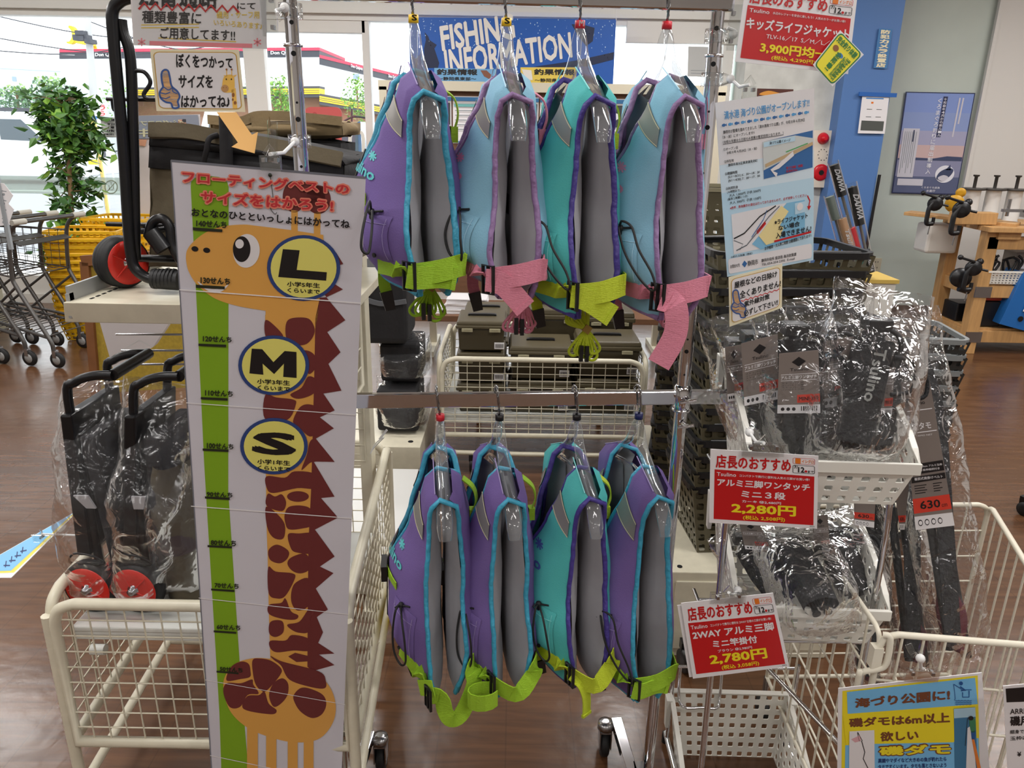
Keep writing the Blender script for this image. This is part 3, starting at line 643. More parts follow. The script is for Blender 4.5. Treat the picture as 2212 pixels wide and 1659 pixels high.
    if strap == 'tail' and seed == 4: d = None
    if d: tl = cr([Bk + V((-.004, -.008, 0)), Bk + V((.012, -.014, -.002))] + [Bk + V(q) for q in d], 4); st_.bar(tl, w * 1.02, .0025, (.12, -1, 0)); st_.bar([tl[-1] - (tl[-1] - tl[-2]).normalized() * .008, tl[-1]], w * 1.04, .006, (.12, -1, 0))
    if strap == 'loop':
        c0 = Bk + V((-.012, -.02, -.012)); st_.bar([c0 + V((.03 * math.cos(a) - .006, .02 * math.sin(a), -.004)) for a in [rad(30 + 30 * i) for i in range(11)]], w, .0022, [V((math.cos(a), math.sin(a), 0)) for a in [rad(30 + 30 * i) for i in range(11)]])
    if strap == 'drop': tl = cr([Bk + V((.004, -.006, 0)), Bk + V((.022, -.014, -.016)), Bk + V((.034, -.016, -.05)), Bk + V((.036, -.016, -.095))], 5); st_.bar(tl, w * .62, .0022, (.5, -.85, 0)); st_.bar(tl[-2:], w * .66, .006, (.5, -.85, 0))
    if seed == 4: tl = cr([Bk + V((.004, -.012, 0)), Bk + V((.026, -.02, -.012)), Bk + V((.03, -.022, -.06)), Bk + V((.004, -.024, -.112))], 5); st_.bar(tl, w * 1.15, .0025, [V((0, -1, .15)) if i > 4 else V((.4, -.9, 0)) for i in range(len(tl))])
    # stitched patch at the anchor
    ss = st_.build('side_strap', ST, t, local=True)
    bk = MB(); q = Bk + V((.0, -.006, 0)); tang = V((.66, -.75, 0)) if not sag else V((.4, -.9, 0)); vv = V((0, 0, 1)); hw, hh = .011, w / 2 + .005
    bk.bar([q + tang * a + vv * c for a, c in ((-hw, -hh), (hw, -hh), (hw, hh), (-hw, hh))], .005, .005, nx, closed=True); bk.bar([q + vv * -hh, q + vv * hh], .005, .004, nx); bk.build('slider', BLKP, ss, local=True)
    # front buckle, hidden chest strap and lower clip
    b = MB(); c = surf(.55, 0, -1, .018); b.box(c, (.012, .05, .034), mi=0); b.bar([surf(.55, -.06 + .12 * i / 8, -1, .0125) for i in range(9)], .022, .002, (-1, 0, 0), mi=1); b.build('chest_buckle', [BLKP, ST], t, local=True)
    b = MB(); c = surf(1, -.035, -1, .004); b.bar(cr([c + V((.002, 0, .01)), c + V((.002, -.002, -.02)), c + V((.006, -.002, -.036))], 3), .02, .002, (0, -1, 0), mi=1); b.box(c + V((.008, -.002, -.05)), (.022, .010, .034), M.Rotation(rad(-12), 3, 'Y'), mi=0, taper=.8); b.build('lower_clip', [BLKP, ST], t, local=True)
    # grab loop at the back of the collar
    b = MB(); c = surf(.16, -.03, 1, .012); lp = cr([surf(.10, -.03, 1, .012), c + V((.014, -.004, .012)), c + V((.02, -.006, -.014)), c + V((.012, -.006, -.04)), surf(.26, -.03, 1, .012)], 5); b.bar(lp, .016, .0025, (0, -1, 0) if 0 else [V((1, -.3, 0))] * len(lp)); b.box(c + V((.012, -.006, -.046)), (.012, .018, .026)); b.build('grab_loop', ST, t, local=True)
    if bundle:
        bx, by, bz, tilt = bundle; b = MB(); o = surf(1, -.02, 1, 0) + V((bx, by, bz)); top = V((o.x, o.y, surf(1, -.02, 1, 0).z + .03)); b.bar([top, o], .004, .0035, (0, -1, 0)); b.bar([top + V((.006, .003, 0)), o + V((.003, .002, 0))], .004, .0035, (0, -1, 0))
        R_ = M.Rotation(rad(tilt), 3, 'Y')
        for i in range(12):
            a = (i - 5.5) / 5.5; up = 1 if i % 2 else -1; ln = .034 + .010 * rn.random()
            if up > 0: dirn = R_ @ V((-.8 + .5 * a, -.15 * a, .62)).normalized()
            else: dirn = R_ @ V((.12 + .5 * a, -.12 * a, -1)).normalized()
            sd = dirn.cross(V((0, 1, 0))).normalized() * (.008 + .003 * rn.random())
            ln *= 1 if up > 0 else 1.35
            b.tube(cr([o, o + dirn * ln * .5 + sd * .7, o + dirn * ln * .95 + sd, o + dirn * ln * 1.08, o + dirn * ln * .95 - sd, o + dirn * ln * .5 - sd * .7, o], 4), .0034, 6, ry=.8)
        b.bar([o + V((-.006, 0, .004)), o + V((.006, 0, -.004))], .014, .012, (0, -1, 0), mi=1)
        for dx in (-.006, .005): b.box(o + R_ @ V((dx, -.006, -.046)), (.007, .006, .030), mi=2)
        b.build('cord_bundle', [ST, mat('rubber_band', (150, 120, 50), .6), BLKP], t, local=True)
    if tag_:
        b = MB(); c = surf(.7, -.02, -1, .02) + V((-.018, .01, 0)); b.box(c, (.001, .045, .10), M.Rotation(rad(62), 3, 'Z'), mi=0); b.box(c + V((-.0006, -.0006, .036)), (.0014, .045, .028), M.Rotation(rad(62), 3, 'Z'), mi=1)
        for i in range(9): b.box(c + M.Rotation(rad(62), 3, 'Z') @ V((-.0008, -.016 + i * .004, -.02)), (.0012, .0018 if i % 3 else .0028, .014), M.Rotation(rad(62), 3, 'Z'), mi=1)
        for i in range(4): b.box(c + M.Rotation(rad(62), 3, 'Z') @ V((-.0008, -.002, .014 - i * .007)), (.0012, .03 - .004 * i, .0018), M.Rotation(rad(62), 3, 'Z'), mi=1)
        b.tube([c + V((0, 0, .05)), surf(.6, -.02, -1, .012)], .0006, 4, mi=0); b.build('price_tag', [WHITE, BLACK], t, local=True)
    return t
YB = lambda u: 1.39 + (u - 1106) * .00006
UP = [('purple', 893, 38, 17, 'yellow', 'S', .36, 'tail', 'out', (-.035, -.03, -.03, 12)), ('blue', 1094, 45, 9, 'yellow', 'S', .36, 'fold', 'hang', (-.012, -.03, -.05, 10)),
      ('teal', 1253, 50, 13, 'red', 'M', .395, 'wide', 'swing', (-.025, -.03, -.075, 5)), ('blue', 1441, 52, 11, 'red', '', .40, 'tail', 'swing', (.01, .02, -.03, 0))]
LO = [('purple', 951, 899, 8, 'red', '', .46, 'sag', 'hang'), ('purple', 1079, 899, 13, 'black', '', .465, 'loop', 'hang'), ('teal', 1246, 898, 13, 'black', '', .455, 'drop', 'hang'), ('purple', 1380, 896, 16, 'navy', '', .50, 'tail', 'swing')]
HL = ['clear plastic hanger with yellow S size clip, at the left end of the top bar', 'clear plastic hanger with yellow S size clip, in the middle of the top bar', 'clear plastic hanger with red M size clip holding the upper teal vest', 'clear plastic hanger with plain red size clip at the right of the top bar',
      'clear plastic hanger with red size clip on the lower bar', 'clear plastic hanger with black size clip over a purple vest', 'clear plastic hanger with black size clip over the lower teal vest', 'clear plastic hanger with navy blue size clip on the lower bar']
VL = ['purple child vest with cyan piping, only purple one on the top bar', 'light blue child vest with mauve piping between the upper purple and teal vests', 'teal child vest with dark purple piping on the top bar', 'light blue child vest with long pink strap hanging beside the right rack post',
      'purple child vest under the red size clip on the lower bar', 'purple child vest with looped lime strap, left of the lower teal vest', 'teal child vest with dark purple piping on the lower bar', 'purple child vest next to the right post, longest on the lower bar']
for i, q in enumerate(UP):
    o = at(q[1], q[2], YB(q[1])); hanger(o, q[3], q[4], q[5], HL[i], 0)
    vest(o, q[3], q[0], VL[i], Lg=q[6], strap=q[7], cord=q[8], bundle=q[9], seed=i + 1, tag_=(i == 0))
for i, q in enumerate(LO):
    o = at(q[1], q[2], YB(q[1])); hanger(o, q[3], q[4], q[5], HL[4 + i], 0)
    vest(o, q[3], q[0], VL[4 + i], Lg=q[6], strap=q[7], cord=q[8], seed=i + 11, lower=True, bb=.036)
# ================================================================ giraffe height chart
GO = mat('giraffe_orange', (228, 170, 84), .45); GM = mat('giraffe_maroon', (112, 48, 48), .45); GG = mat('chart_green', (132, 176, 34), .45)
NAV = mat('chart_navy', (44, 70, 130), .45); PYE = mat('chart_yellow', (232, 226, 118), .45); PINK = mat('title_salmon', (236, 138, 116), .45); TRED = mat('title_red', (204, 54, 62), .45)
EDGE = mat('board_edge', (120, 124, 134), .3); FOLD = mat('fold_white', (244, 243, 245), .5); DGR = mat('chart_ink', (34, 40, 26), .5)
CH = Pl((370, 347, 1.13), (790, 385, 1.19), (457, 1659, 1.27))
ch = thing('height_chart', 'tall white height chart board with a printed orange giraffe', 'height chart', CH(560, 1800))
b = MB(); sheet(b, CH, ((370, 347), (790, 385), (731, 1840), (470, 1840)), 0, .006); b.build('board', [mat('chart_paper', (216, 215, 224), .4)], ch)
b = MB(); line(b, CH, [(369, 347), (790, 384)], 5, 0, 2); line(b, CH, [(369.5, 346), (469, 1840)], 2.5, 0, 2); b.build('board_edge', EDGE, ch)
def px(sx, sy, k, pts): return [(sx + x * k, sy + y * k) for x, y in pts]
A_ = lambda pts: px(360, 340, .217, pts)      # three zoomed readings of the chart
B_ = lambda pts: px(380, 680, .3013, pts)
C_ = lambda pts: px(400, 1160, .3008, pts)
MI = {'o': 0, 'm': 1, 'g': 2, 'n': 3, 'y': 4, 'p': 5, 'r': 6, 'k': 7, 'w': 8, 'f': 9}
g = MB()
top = [(x, y) for x, y in A_([(240, 290), (245, 240), (280, 205), (340, 190), (430, 185), (520, 195), (575, 215), (605, 250), (617, 300)])]
shp(g, CH, top + [(493, 1060), (519, 1450), (536, 1659), (540, 1840), (484, 1840), (478, 1659), (474, 1540), (441, 1000), (425, 660)], MI['g'], 1)
# horns, head, neck
shp(g, CH, A_([(1240, 520), (1305, 530), (1305, 745), (1240, 735)]), MI['o'], 1); shp(g, CH, A_([(1468, 540), (1532, 545), (1530, 765), (1465, 760)]), MI['o'], 1)
shp(g, CH, ell(*A_([(1270, 390)])[0], 25, 34), MI['m'], 1); shp(g, CH, ell(*A_([(1510, 420)])[0], 27, 31), MI['m'], 1); shp(g, CH, A_([(1270, 240), (1330, 230), (1560, 300), (1590, 440), (1400, 500)]), MI['m'], 1)
neck = B_([(640, 0), (640, 300), (640, 700), (645, 1100), (650, 1500), (655, 1659)]) + C_([(592, 100), (600, 500), (612, 900), (930, 960), (880, 900), (890, 100)]) + B_([(958, 1540), (975, 1240), (985, 700), (995, 300), (1000, 20)])
shp(g, CH, neck, MI['o'], 2)
head = cr2(A_([(192, 1000), (205, 920), (270, 835), (400, 740), (560, 685), (760, 667), (900, 680), (1240, 722)]), 6, False) + A_([(1560, 770), (1560, 820), (1530, 1400), (1500, 1595), (1490, 1659), (1485, 1700), (985, 1700), (985, 1525)]) + cr2(A_([(985, 1525), (720, 1480), (520, 1420), (400, 1350), (290, 1250), (215, 1120), (192, 1000)]), 6, False)
shp(g, CH, head, MI['o'], 3)
# mane: jagged edge
mane = A_([(1555, 815), (1690, 950), (1758, 1060), (1700, 1075), (1640, 1100)]); shp(g, CH, mane, MI['m'], 3); shp(g, CH, A_([(1660, 1250), (1755, 1312), (1590, 1390), (1540, 1300)]), MI['m'], 3)
mz = A_([(1525, 1395), (1590, 1390), (1778, 1618)]) + B_([(1213, 38), (1085, 122), (1180, 267), (1093, 350), (1187, 542), (1057, 563), (1138, 683), (1032, 733), (1132, 812), (1003, 886), (1138, 1053), (987, 1050), (1137, 1302), (1040, 1312), (1162, 1452), (997, 1538), (1085, 1659)]) + C_([(1073, 138), (968, 210), (1065, 257), (938, 368), (1025, 518), (945, 573), (990, 682), (955, 758), (1072, 835), (960, 842), (1072, 917), (920, 960), (878, 930), (880, 490), (885, 100)]) + B_([(955, 1540), (970, 1240), (985, 700), (995, 300), (1000, 20)])
shp(g, CH, mz, MI['m'], 3)
# neck patches
for q in ([(640, 40), (690, 60), (770, 150), (700, 160), (642, 145)], [(800, 40), (860, 18), (950, 25), (990, 80), (990, 140), (940, 205), (860, 215), (800, 180), (785, 110)], [(905, 255), (960, 260), (1000, 300), (1000, 380), (950, 420), (930, 300)],
          [(640, 575), (720, 590), (840, 605), (860, 640), (800, 750), (640, 745)], [(840, 760), (890, 660), (960, 640), (1020, 680), (1020, 820), (960, 870), (880, 800)], [(820, 570), (880, 600), (990, 560), (1010, 470), (950, 440), (900, 520)], [(900, 1110), (960, 1060), (1000, 1050), (1000, 1040), (990, 900), (960, 910), (940, 1000)],
          [(650, 1155), (780, 1165), (850, 1120), (1000, 1140), (1000, 1240), (870, 1240), (700, 1275), (652, 1240)], [(660, 1280), (710, 1300), (760, 1285), (790, 1345), (760, 1405), (650, 1365)], [(645, 1375), (720, 1420), (780, 1500), (770, 1600), (700, 1595), (655, 1520)], [(780, 1430), (810, 1375), (900, 1365), (970, 1395), (985, 1500), (900, 1530), (810, 1535), (785, 1490)],
          [(805, 1570), (880, 1565), (990, 1570), (990, 1700), (860, 1700), (820, 1659)]): shp(g, CH, cr2(B_(q), 5), MI['m'], 4)
shp(g, CH, B_(ell(875, 1300, 78, 38)), MI['m'], 4)
for q in ([(600, 90), (660, 52), (740, 95), (735, 150), (680, 186), (610, 160)], [(735, 190), (760, 145), (850, 115), (890, 150), (890, 230), (830, 258), (770, 240)], [(597, 215), (650, 245), (770, 258), (788, 295), (720, 420), (655, 438), (600, 400)], [(765, 380), (800, 320), (890, 300), (890, 480), (810, 525), (765, 470)], [(602, 485), (690, 470), (720, 438), (760, 530), (812, 560), (790, 590), (700, 585), (603, 550)],
          [(605, 620), (640, 595), (700, 605), (705, 680), (650, 715), (605, 690)], [(735, 625), (820, 605), (890, 520), (890, 670), (820, 685), (760, 660)], [(612, 742), (720, 740), (770, 700), (890, 730), (890, 812), (780, 812), (660, 825), (612, 795)]): shp(g, CH, cr2(C_(q), 5), MI['m'], 4)
shp(g, CH, C_([(740, 855), (790, 828), (880, 850), (880, 890), (800, 895)]), MI['m'], 4)
# body and legs
shp(g, CH, cr2(C_([(275, 1075), (295, 980), (360, 905), (480, 868), (600, 870), (800, 905), (950, 980), (1045, 1085), (1082, 1220), (1050, 1350), (950, 1450), (780, 1470), (600, 1430), (440, 1360), (320, 1240)]), 6), MI['o'], 5)
for a, c, y0 in ((445, 522, 1340), (582, 655, 1400), (737, 808, 1420), (852, 922, 1420)): shp(g, CH, C_([(a, y0), (c, y0), (c, 2260), (a - 2, 2260)]), MI['o'], 4)
for q in ([(298, 1025), (330, 930), (400, 890), (455, 905), (470, 960), (465, 1000), (400, 1015)], [(485, 880), (540, 868), (620, 885), (690, 940), (680, 990), (600, 1085), (560, 1105), (510, 1060), (488, 980)], [(275, 1110), (300, 1045), (400, 1045), (480, 1018), (490, 1055), (528, 1120), (450, 1130), (395, 1215), (320, 1215)], [(420, 1230), (445, 1140), (530, 1130), (570, 1105), (600, 1190), (657, 1240), (615, 1268)],
          [(605, 1110), (640, 1040), (700, 1010), (740, 1050), (735, 1130), (690, 1190), (640, 1215), (610, 1170)], [(615, 850), (700, 890), (960, 960), (1010, 1030), (1000, 1082), (900, 1072), (750, 1020), (690, 920), (640, 880)], [(780, 1130), (830, 1080), (900, 1085), (990, 1130), (1013, 1200), (980, 1270), (910, 1295), (830, 1250), (785, 1180)]): shp(g, CH, cr2(C_(q), 6), MI['m'], 6)
# face
shp(g, CH, A_(ell(795, 928, 132, 168, rot=.1)), MI['w'], 5); shp(g, CH, A_(ell(748, 910, 87, 128)), MI['k'], 6); shp(g, CH, A_(ell(727, 857, 42, 46)), MI['w'], 7)
for x, y in ((283, 908), (400, 922)): shp(g, CH, A_(ell(x, y, 35, 26, rot=.2)), MI['k'], 5)
shp(g, CH, cr2(A_([(310, 1230), (420, 1300), (540, 1300), (622, 1255), (560, 1325), (470, 1345), (370, 1300)]), 5), MI['w'], 5)
# size discs
for st, cx, cy, rx, ry, q, y5 in (('L', 656, 578, 79, 71, ((602, 536), (706, 545), (705, 605), (602, 597)), '5'), ('M', 591.5, 788, 76.5, 64.5, ((541, 752), (641, 756), (641, 815), (540, 806)), '3'), ('S', 592, 962.5, 73, 61, ((548, 930), (641, 935), (640, 985), (543, 977)), '1')):
    shp(g, CH, ell(cx, cy, rx, ry), MI['n'], 7); shp(g, CH, ell(cx, cy, rx - 8, ry - 7), MI['y'], 8)
    if st == 'L': shp(g, CH, A_([(1158, 908), (1325, 920), (1295, 1115), (1595, 1138), (1588, 1222), (1112, 1185)]), MI['k'], 9)
    elif st == 'M': shp(g, CH, B_([(545, 238), (620, 242), (700, 335), (780, 255), (865, 262), (866, 448), (770, 440), (775, 345), (705, 420), (622, 345), (628, 425), (528, 415)]), MI['k'], 9)
    else: txt(g, 'S', CH, q, MI['k'], .05, 9)
    yq = cy + ry * (.40 if st == 'L' else .44); txt(g, '小学%s年生' % y5, CH, ((cx - 36, yq), (cx + 35, yq + 4), (cx + 35, yq + 15), (cx - 36, yq + 11)), MI['k'], .025, 9); txt(g, 'くらいまで', CH, ((cx - 35, yq + 14), (cx + 35, yq + 18), (cx + 35, yq + 28), (cx - 35, yq + 24)), MI['k'], .025, 9)
# headings
t1 = ((395, 369), (756, 396), (754, 421), (393, 396)); t1 = A_([(160, 130), (1815, 262), (1815, 365), (158, 245)]); t2 = A_([(345, 325), (1660, 420), (1655, 535), (345, 448)]); t3 = A_([(250, 500), (1825, 620), (1822, 705), (250, 580)])
gr = lambda q, d: [(q[0][0] - d, q[0][1] - d), (q[1][0] + d, q[1][1] - d), (q[2][0] + d, q[2][1] + d), (q[3][0] - d, q[3][1] + d)]
for st, q in (('フローティングベストの', t1), ('サイズをはかろう!', t2)): txt(g, st, CH, gr(q, 3.6), MI['p'], .10, 8); txt(g, st, CH, q, MI['r'], .03, 9)
txt(g, 'おとなのひとといっしょにはかってね', CH, t3, MI['k'], .03, 9)
# scale
for n_, bx, q in ((140, A_([(262, 692), (556, 712), (555, 740), (264, 722)]), A_([(297, 615), (600, 635), (598, 700), (297, 685)])), (130, A_([(293, 1262), (580, 1280), (580, 1308), (295, 1292)]), A_([(340, 1180), (634, 1200), (632, 1262), (340, 1250)])), (120, B_([(163, 202), (362, 210), (361, 229), (163, 219)]), B_([(195, 143), (402, 155), (400, 195), (195, 188)])),
                  (110, B_([(180, 585), (372, 593), (372, 611), (181, 602)]), B_([(210, 530), (410, 542), (408, 583), (210, 576)])), (100, B_([(193, 953), (379, 961), (378, 979), (194, 970)]), B_([(223, 908), (415, 922), (413, 960), (223, 953)])), (90, B_([(209, 1296), (388, 1306), (387, 1323), (210, 1312)]), B_([(222, 1260), (408, 1270), (406, 1305), (222, 1297)])),
                  (80, C_([(162, 52), (338, 61), (337, 76), (163, 67)]), C_([(185, 12), (368, 20), (365, 62), (185, 52)])), (70, C_([(187, 364), (355, 374), (354, 389), (188, 378)]), C_([(212, 320), (387, 330), (384, 367), (212, 358)])), (60, C_([(206, 664), (368, 675), (368, 689), (206, 678)]), C_([(228, 620), (398, 628), (396, 665), (228, 656)])), (50, C_([(226, 954), (384, 966), (384, 980), (226, 966)]), C_([(250, 922), (414, 935), (412, 968), (250, 955)]))):
    shp(g, CH, bx, 10, 8); txt(g, '%dせんち' % n_, CH, q, 10, .035, 8)
for (a, c, w_) in ((A_([(130, 1310)])[0], A_([(1935, 1445)])[0], 2.2), (B_([(75, 625)])[0], B_([(1295, 712)])[0], 1.6), (B_([(110, 1365)])[0], B_([(1265, 1453)])[0], 1.8), (C_([(98, 430)])[0], C_([(1172, 548)])[0], 1.4), (C_([(145, 1018)])[0], C_([(1148, 1195)])[0], 1.1), (C_([(180, 1560)])[0], C_([(1130, 1760)])[0], 1.4)): line(g, CH, [a, c], w_, MI['f'], 10)
g.build('print', [GO, GM, GG, NAV, PYE, PINK, TRED, BLACK, WHITE, FOLD, DGR], ch)
b = MB(); c = CH(583.5, 378, 4); b.ball(c, .003); b.tube(cr([c, CH(586, 395, 6), CH(590, 430, 6), CH(585, 450, 6), CH(594, 462, 6), CH(598, 458, 6)], 4), .0005, 4); b.build('tie', DGR, ch)

# ---------------------------------------------------------------- plastic sign clips
def clip(label, ring, jaw, rr=.019, wide=.05, n=(0, -1, 0), axis=(0, 0, 1), down=(0, 0, -1), side=(1, 0, 0)):
    """clear clip: collar or jaws at ring, ball joint, broad jaw gripping at jaw"""
    t = thing('sign_clip', label, 'clip', ring, 0, 'clear plastic sign clips'); ring, jaw, down, side = V(ring), V(jaw), V(down).normalized(), V(side).normalized()
    b = MB()
    if rr:
        b.lathe([(rr - .003, -.011), (rr, -.011), (rr, .011), (rr - .003, .011)], ring, axis, 22)
        d = (jaw - ring); d = (d - V(axis) * d.dot(V(axis))).normalized(); e = ring + d * (rr + .018)
        for s_ in (-1, 1): b.bar([ring + d * rr + V((0, 0, s_ * .009)), e + V((0, 0, s_ * .004))], .012, .0022, (0, 0, 1))
    else:
        e = ring + V((0, -.02, .0))
        for s_ in (-1, 1): b.bar(cr([ring + V((s_ * .012, 0, .012)), ring + V((s_ * .006, -.008, 0)), e], 4), .010, .003, (0, 1, 0))
    b.build('grip', CLEAR, t)
    b = MB(); b.ball(e, .0075, n=12); mid = (e + jaw) / 2; b.tube([e, mid, jaw - down * .016], .0028, 8); b.build('ball_joint', mat('milky_plastic', (228, 228, 226), .3), t)
    b = MB(); nn = V(n).normalized()
    for s_ in (.0035, -.0035): b.bar([jaw - down * .014 + nn * s_, jaw + down * .008 + nn * s_ * .5], wide, .0018, nn)
    b.bar([jaw - down * .016 - side * .008, jaw - down * .028, jaw - down * .016 + side * .008], .006, .003, nn); b.build('jaw', CLEAR, t)
    b = MB()
    for s_ in (-.3, .3): b.box(jaw + side * wide * s_ - down * .008, (.005, .010, .006))
    b.build('spring', STEEL, t)
    return t

# ---------------------------------------------------------------- signs at the left
PL2 = Pl((285, 100, 1.20), (575, 105, 1.24), (330, 240, 1.21))
def hand(b, P, cx, cy, k, mi_f, mi_o):
    """printed pointing hand"""
    f = [((x - 1450) * .2532, (y - 760) * .2532) for x, y in ((1384, 625), (1410, 597), (1440, 608), (1454, 660), (1470, 735), (1518, 780), (1538, 825), (1522, 868), (1530, 915), (1482, 922), (1464, 882), (1420, 872), (1380, 842), (1366, 800), (1380, 765), (1396, 742), (1386, 690))]
    q = cr2([(cx + x * k, cy + y * k) for x, y in f], 5); c = (sum(x for x, y in q) / len(q), sum(y for x, y in q) / len(q))
    shp(b, P, q, mi_f, 2); line(b, P, q + q[:1], 4 * k, mi_o, 3)
    for y in (8, 18): line(b, P, [(cx - 20 * k, cy + y * k), (cx - 8 * k, cy + (y + 3) * k), (cx + 2 * k, cy + (y - 1) * k)], 2.2 * k, mi_o, 3)
    line(b, P, cr2([(cx - 12 * k, cy - 4 * k), (cx - 2 * k, cy + 2 * k), (cx + 6 * k, cy - 2 * k), (cx + 8 * k, cy + 6 * k), (cx + 17 * k, cy + 10 * k)], 4, False), 2.2 * k, mi_o, 3)
MARKY = mat('marker_pen_yellow', (232, 200, 60), .5); PKM = mat('marker_pen_pink', (240, 140, 150), .5); SKIN = mat('hand_print', (240, 190, 130), .5); GOLD = mat('border_gold', (206, 168, 86), .5); CRM = mat('border_cream', (240, 232, 200), .5); HB = mat('hand_outline', (58, 92, 156), .5)
o = thing('handwritten_sign', 'white handwritten sign with red scribble at the top of the left post', 'sign', PL2(430, 100))
b = MB(); sheet(b, PL2, ((275, -120), (572, -118), (577, 106), (288, 98)), 0, .001)
txt(b, '22番通路', PL2, ((300, -40), (470, -36), (470, 20), (300, 15)), 1, .03); txt(b, 'にて', PL2, (512, 6, 552, 20), 1, .02); txt(b, '種類豊富に', PL2, ((307, 22), (436, 26), (434, 53), (307, 50)), 1, .02); txt(b, 'ご用意してます!!', PL2, ((346, 58), (508, 64), (508, 89), (346, 84)), 1, .02)
line(b, PL2, [(300 + 12 * i, (20, 6)[i % 2] + i * .4) for i in range(19)], 5, 2, 4); txt(b, '磯用・サーフ用', PL2, (468, 24, 560, 40), 3, .012); txt(b, 'いろいろあります♪', PL2, ((462, 42), (566, 50), (566, 64), (462, 54)), 3, .012)
for y in (54, 60): line(b, PL2, [(305, y), (430, y - 2 + (y - 54) * .2)], 2, 3)
line(b, PL2, [(342, 82), (510, 90)], 2, 3); line(b, PL2, [(323, 93), (545, 99)], 9, 4)
for x, y in ((306, 91), (556, 91)):
    for a in range(3): t0 = a * PI / 3 + .5; line(b, PL2, [(x - 9 * math.cos(t0), y - 9 * math.sin(t0)), (x + 9 * math.cos(t0), y + 9 * math.sin(t0))], 3, 4)
b.build('card', [WHITE, BLACK, RED, MARKY, PKM], o)
b = MB(); P3 = Pl((285, 100, 1.198), (575, 105, 1.238), (330, 240, 1.208)); b.poly([P3(*q) for q in ((281, -120), (577, -118), (577, 110), (290, 104))], 0); b.build('sleeve', CLEAR, o)
o = thing('chart_instruction_sign', 'white cream-bordered sign with pointing hand and small giraffe picture', 'sign', PL2(430, 240, 3))
b = MB(); q = ((324, 106), (516, 107), (530, 242), (338, 240)); PLs = Pl((285, 100, 1.195), (575, 105, 1.235), (330, 240, 1.205)); sheet(b, PLs, q, 1, .001); sl = Loc(PLs, q)
shp(b, sl, rrect(.03, .04, .97, .96, .07), 2, 1); shp(b, sl, rrect(.042, .055, .958, .945, .06), 0, 2)
txt(b, 'ぼくをつかって', PLs, ((380, 115), (503, 124), (502, 148), (381, 146)), 3, .03, 3); txt(b, 'サイズを', PLs, ((386, 160), (460, 162), (460, 190), (386, 190)), 3, .03, 3); txt(b, 'はかってね♪', PLs, ((392, 206), (496, 206), (497, 232), (391, 232)), 3, .03, 3)
hand(b, PLs, 366, 192, 1.0, 4, 5); shp(b, PLs, cr2([(480, 186), (484, 166), (498, 161), (506, 168), (506, 196), (494, 200), (482, 198)]), 6, 3); shp(b, PLs, [(500, 194), (509, 190), (513, 234), (503, 234)], 6, 3); shp(b, PLs, ell(486, 191, 8, 8), 7, 4)
for x in (490, 501): line(b, PLs, [(x, 165), (x - .5, 151)], 1.8, 6, 3); shp(b, PLs, ell(x - .5, 150, 2.2, 2.2, 10), 8, 4); shp(b, PLs, ell(x - 1, 171, 1.3, 1.8, 10), 3, 5)
for q in ((504, 205, 3, 5), (508, 222, 3, 4), (503, 215, 2, 3)): shp(b, PLs, ell(*q, 12), 8, 4)
shp(b, PLs, [(483, 162), (492, 164), (486, 167)], 6, 3); shp(b, PLs, [(504, 163), (512, 161), (507, 167)], 6, 3)
for x in (483, 489): shp(b, PLs, ell(x, 189, .9, 1.2, 8), 8, 5)
b.build('card', [WHITE, CRM, GOLD, BLACK, SKIN, HB, mat('icon_giraffe', (244, 196, 92), .5), mat('icon_muzzle', (196, 150, 96), .5), mat('icon_brown', (150, 96, 50), .5)], o)
PA = Pl((475, 243, 1.192), (520, 243, 1.2), (550, 330, 1.18)); b = MB(); b.poly([PA(*q) for q in ((468, 242), (510, 242), (544, 291), (557, 285), (550, 331), (500, 317), (514, 308))], 0, .001, -PA.n)
tag(b.build('arrow_card', mat('arrow_tan', (238, 186, 112), .5)), 'tan paper arrow pointing down at the height chart', 'arrow')
clip('clear sign clip at the top of the left post, beside the handwritten sign', V((XL, YL, at(640, 24, YL).z)), at(576, 30, 1.22), down=(-1, 0, 0), side=(0, 0, 1), wide=.06)
clip('clear sign clip on the left post holding the height chart', V((XL, YL, at(640, 305, YL).z)), at(585, 358, 1.15), wide=.03)
b = MB(); a = at(588, 262, 1.2); c = at(590, 350, 1.155); b.bar([a, c], .014, .004, (.45, -1, 0)); b.bar([a + V((0, -.004, -.012)), c + V((0, -.004, 0))], .010, .003, (.45, -1, 0)); tag(b.build('clip_arm', CLEAR), 'clear plastic hanger arm standing above the height chart', 'clip arm')

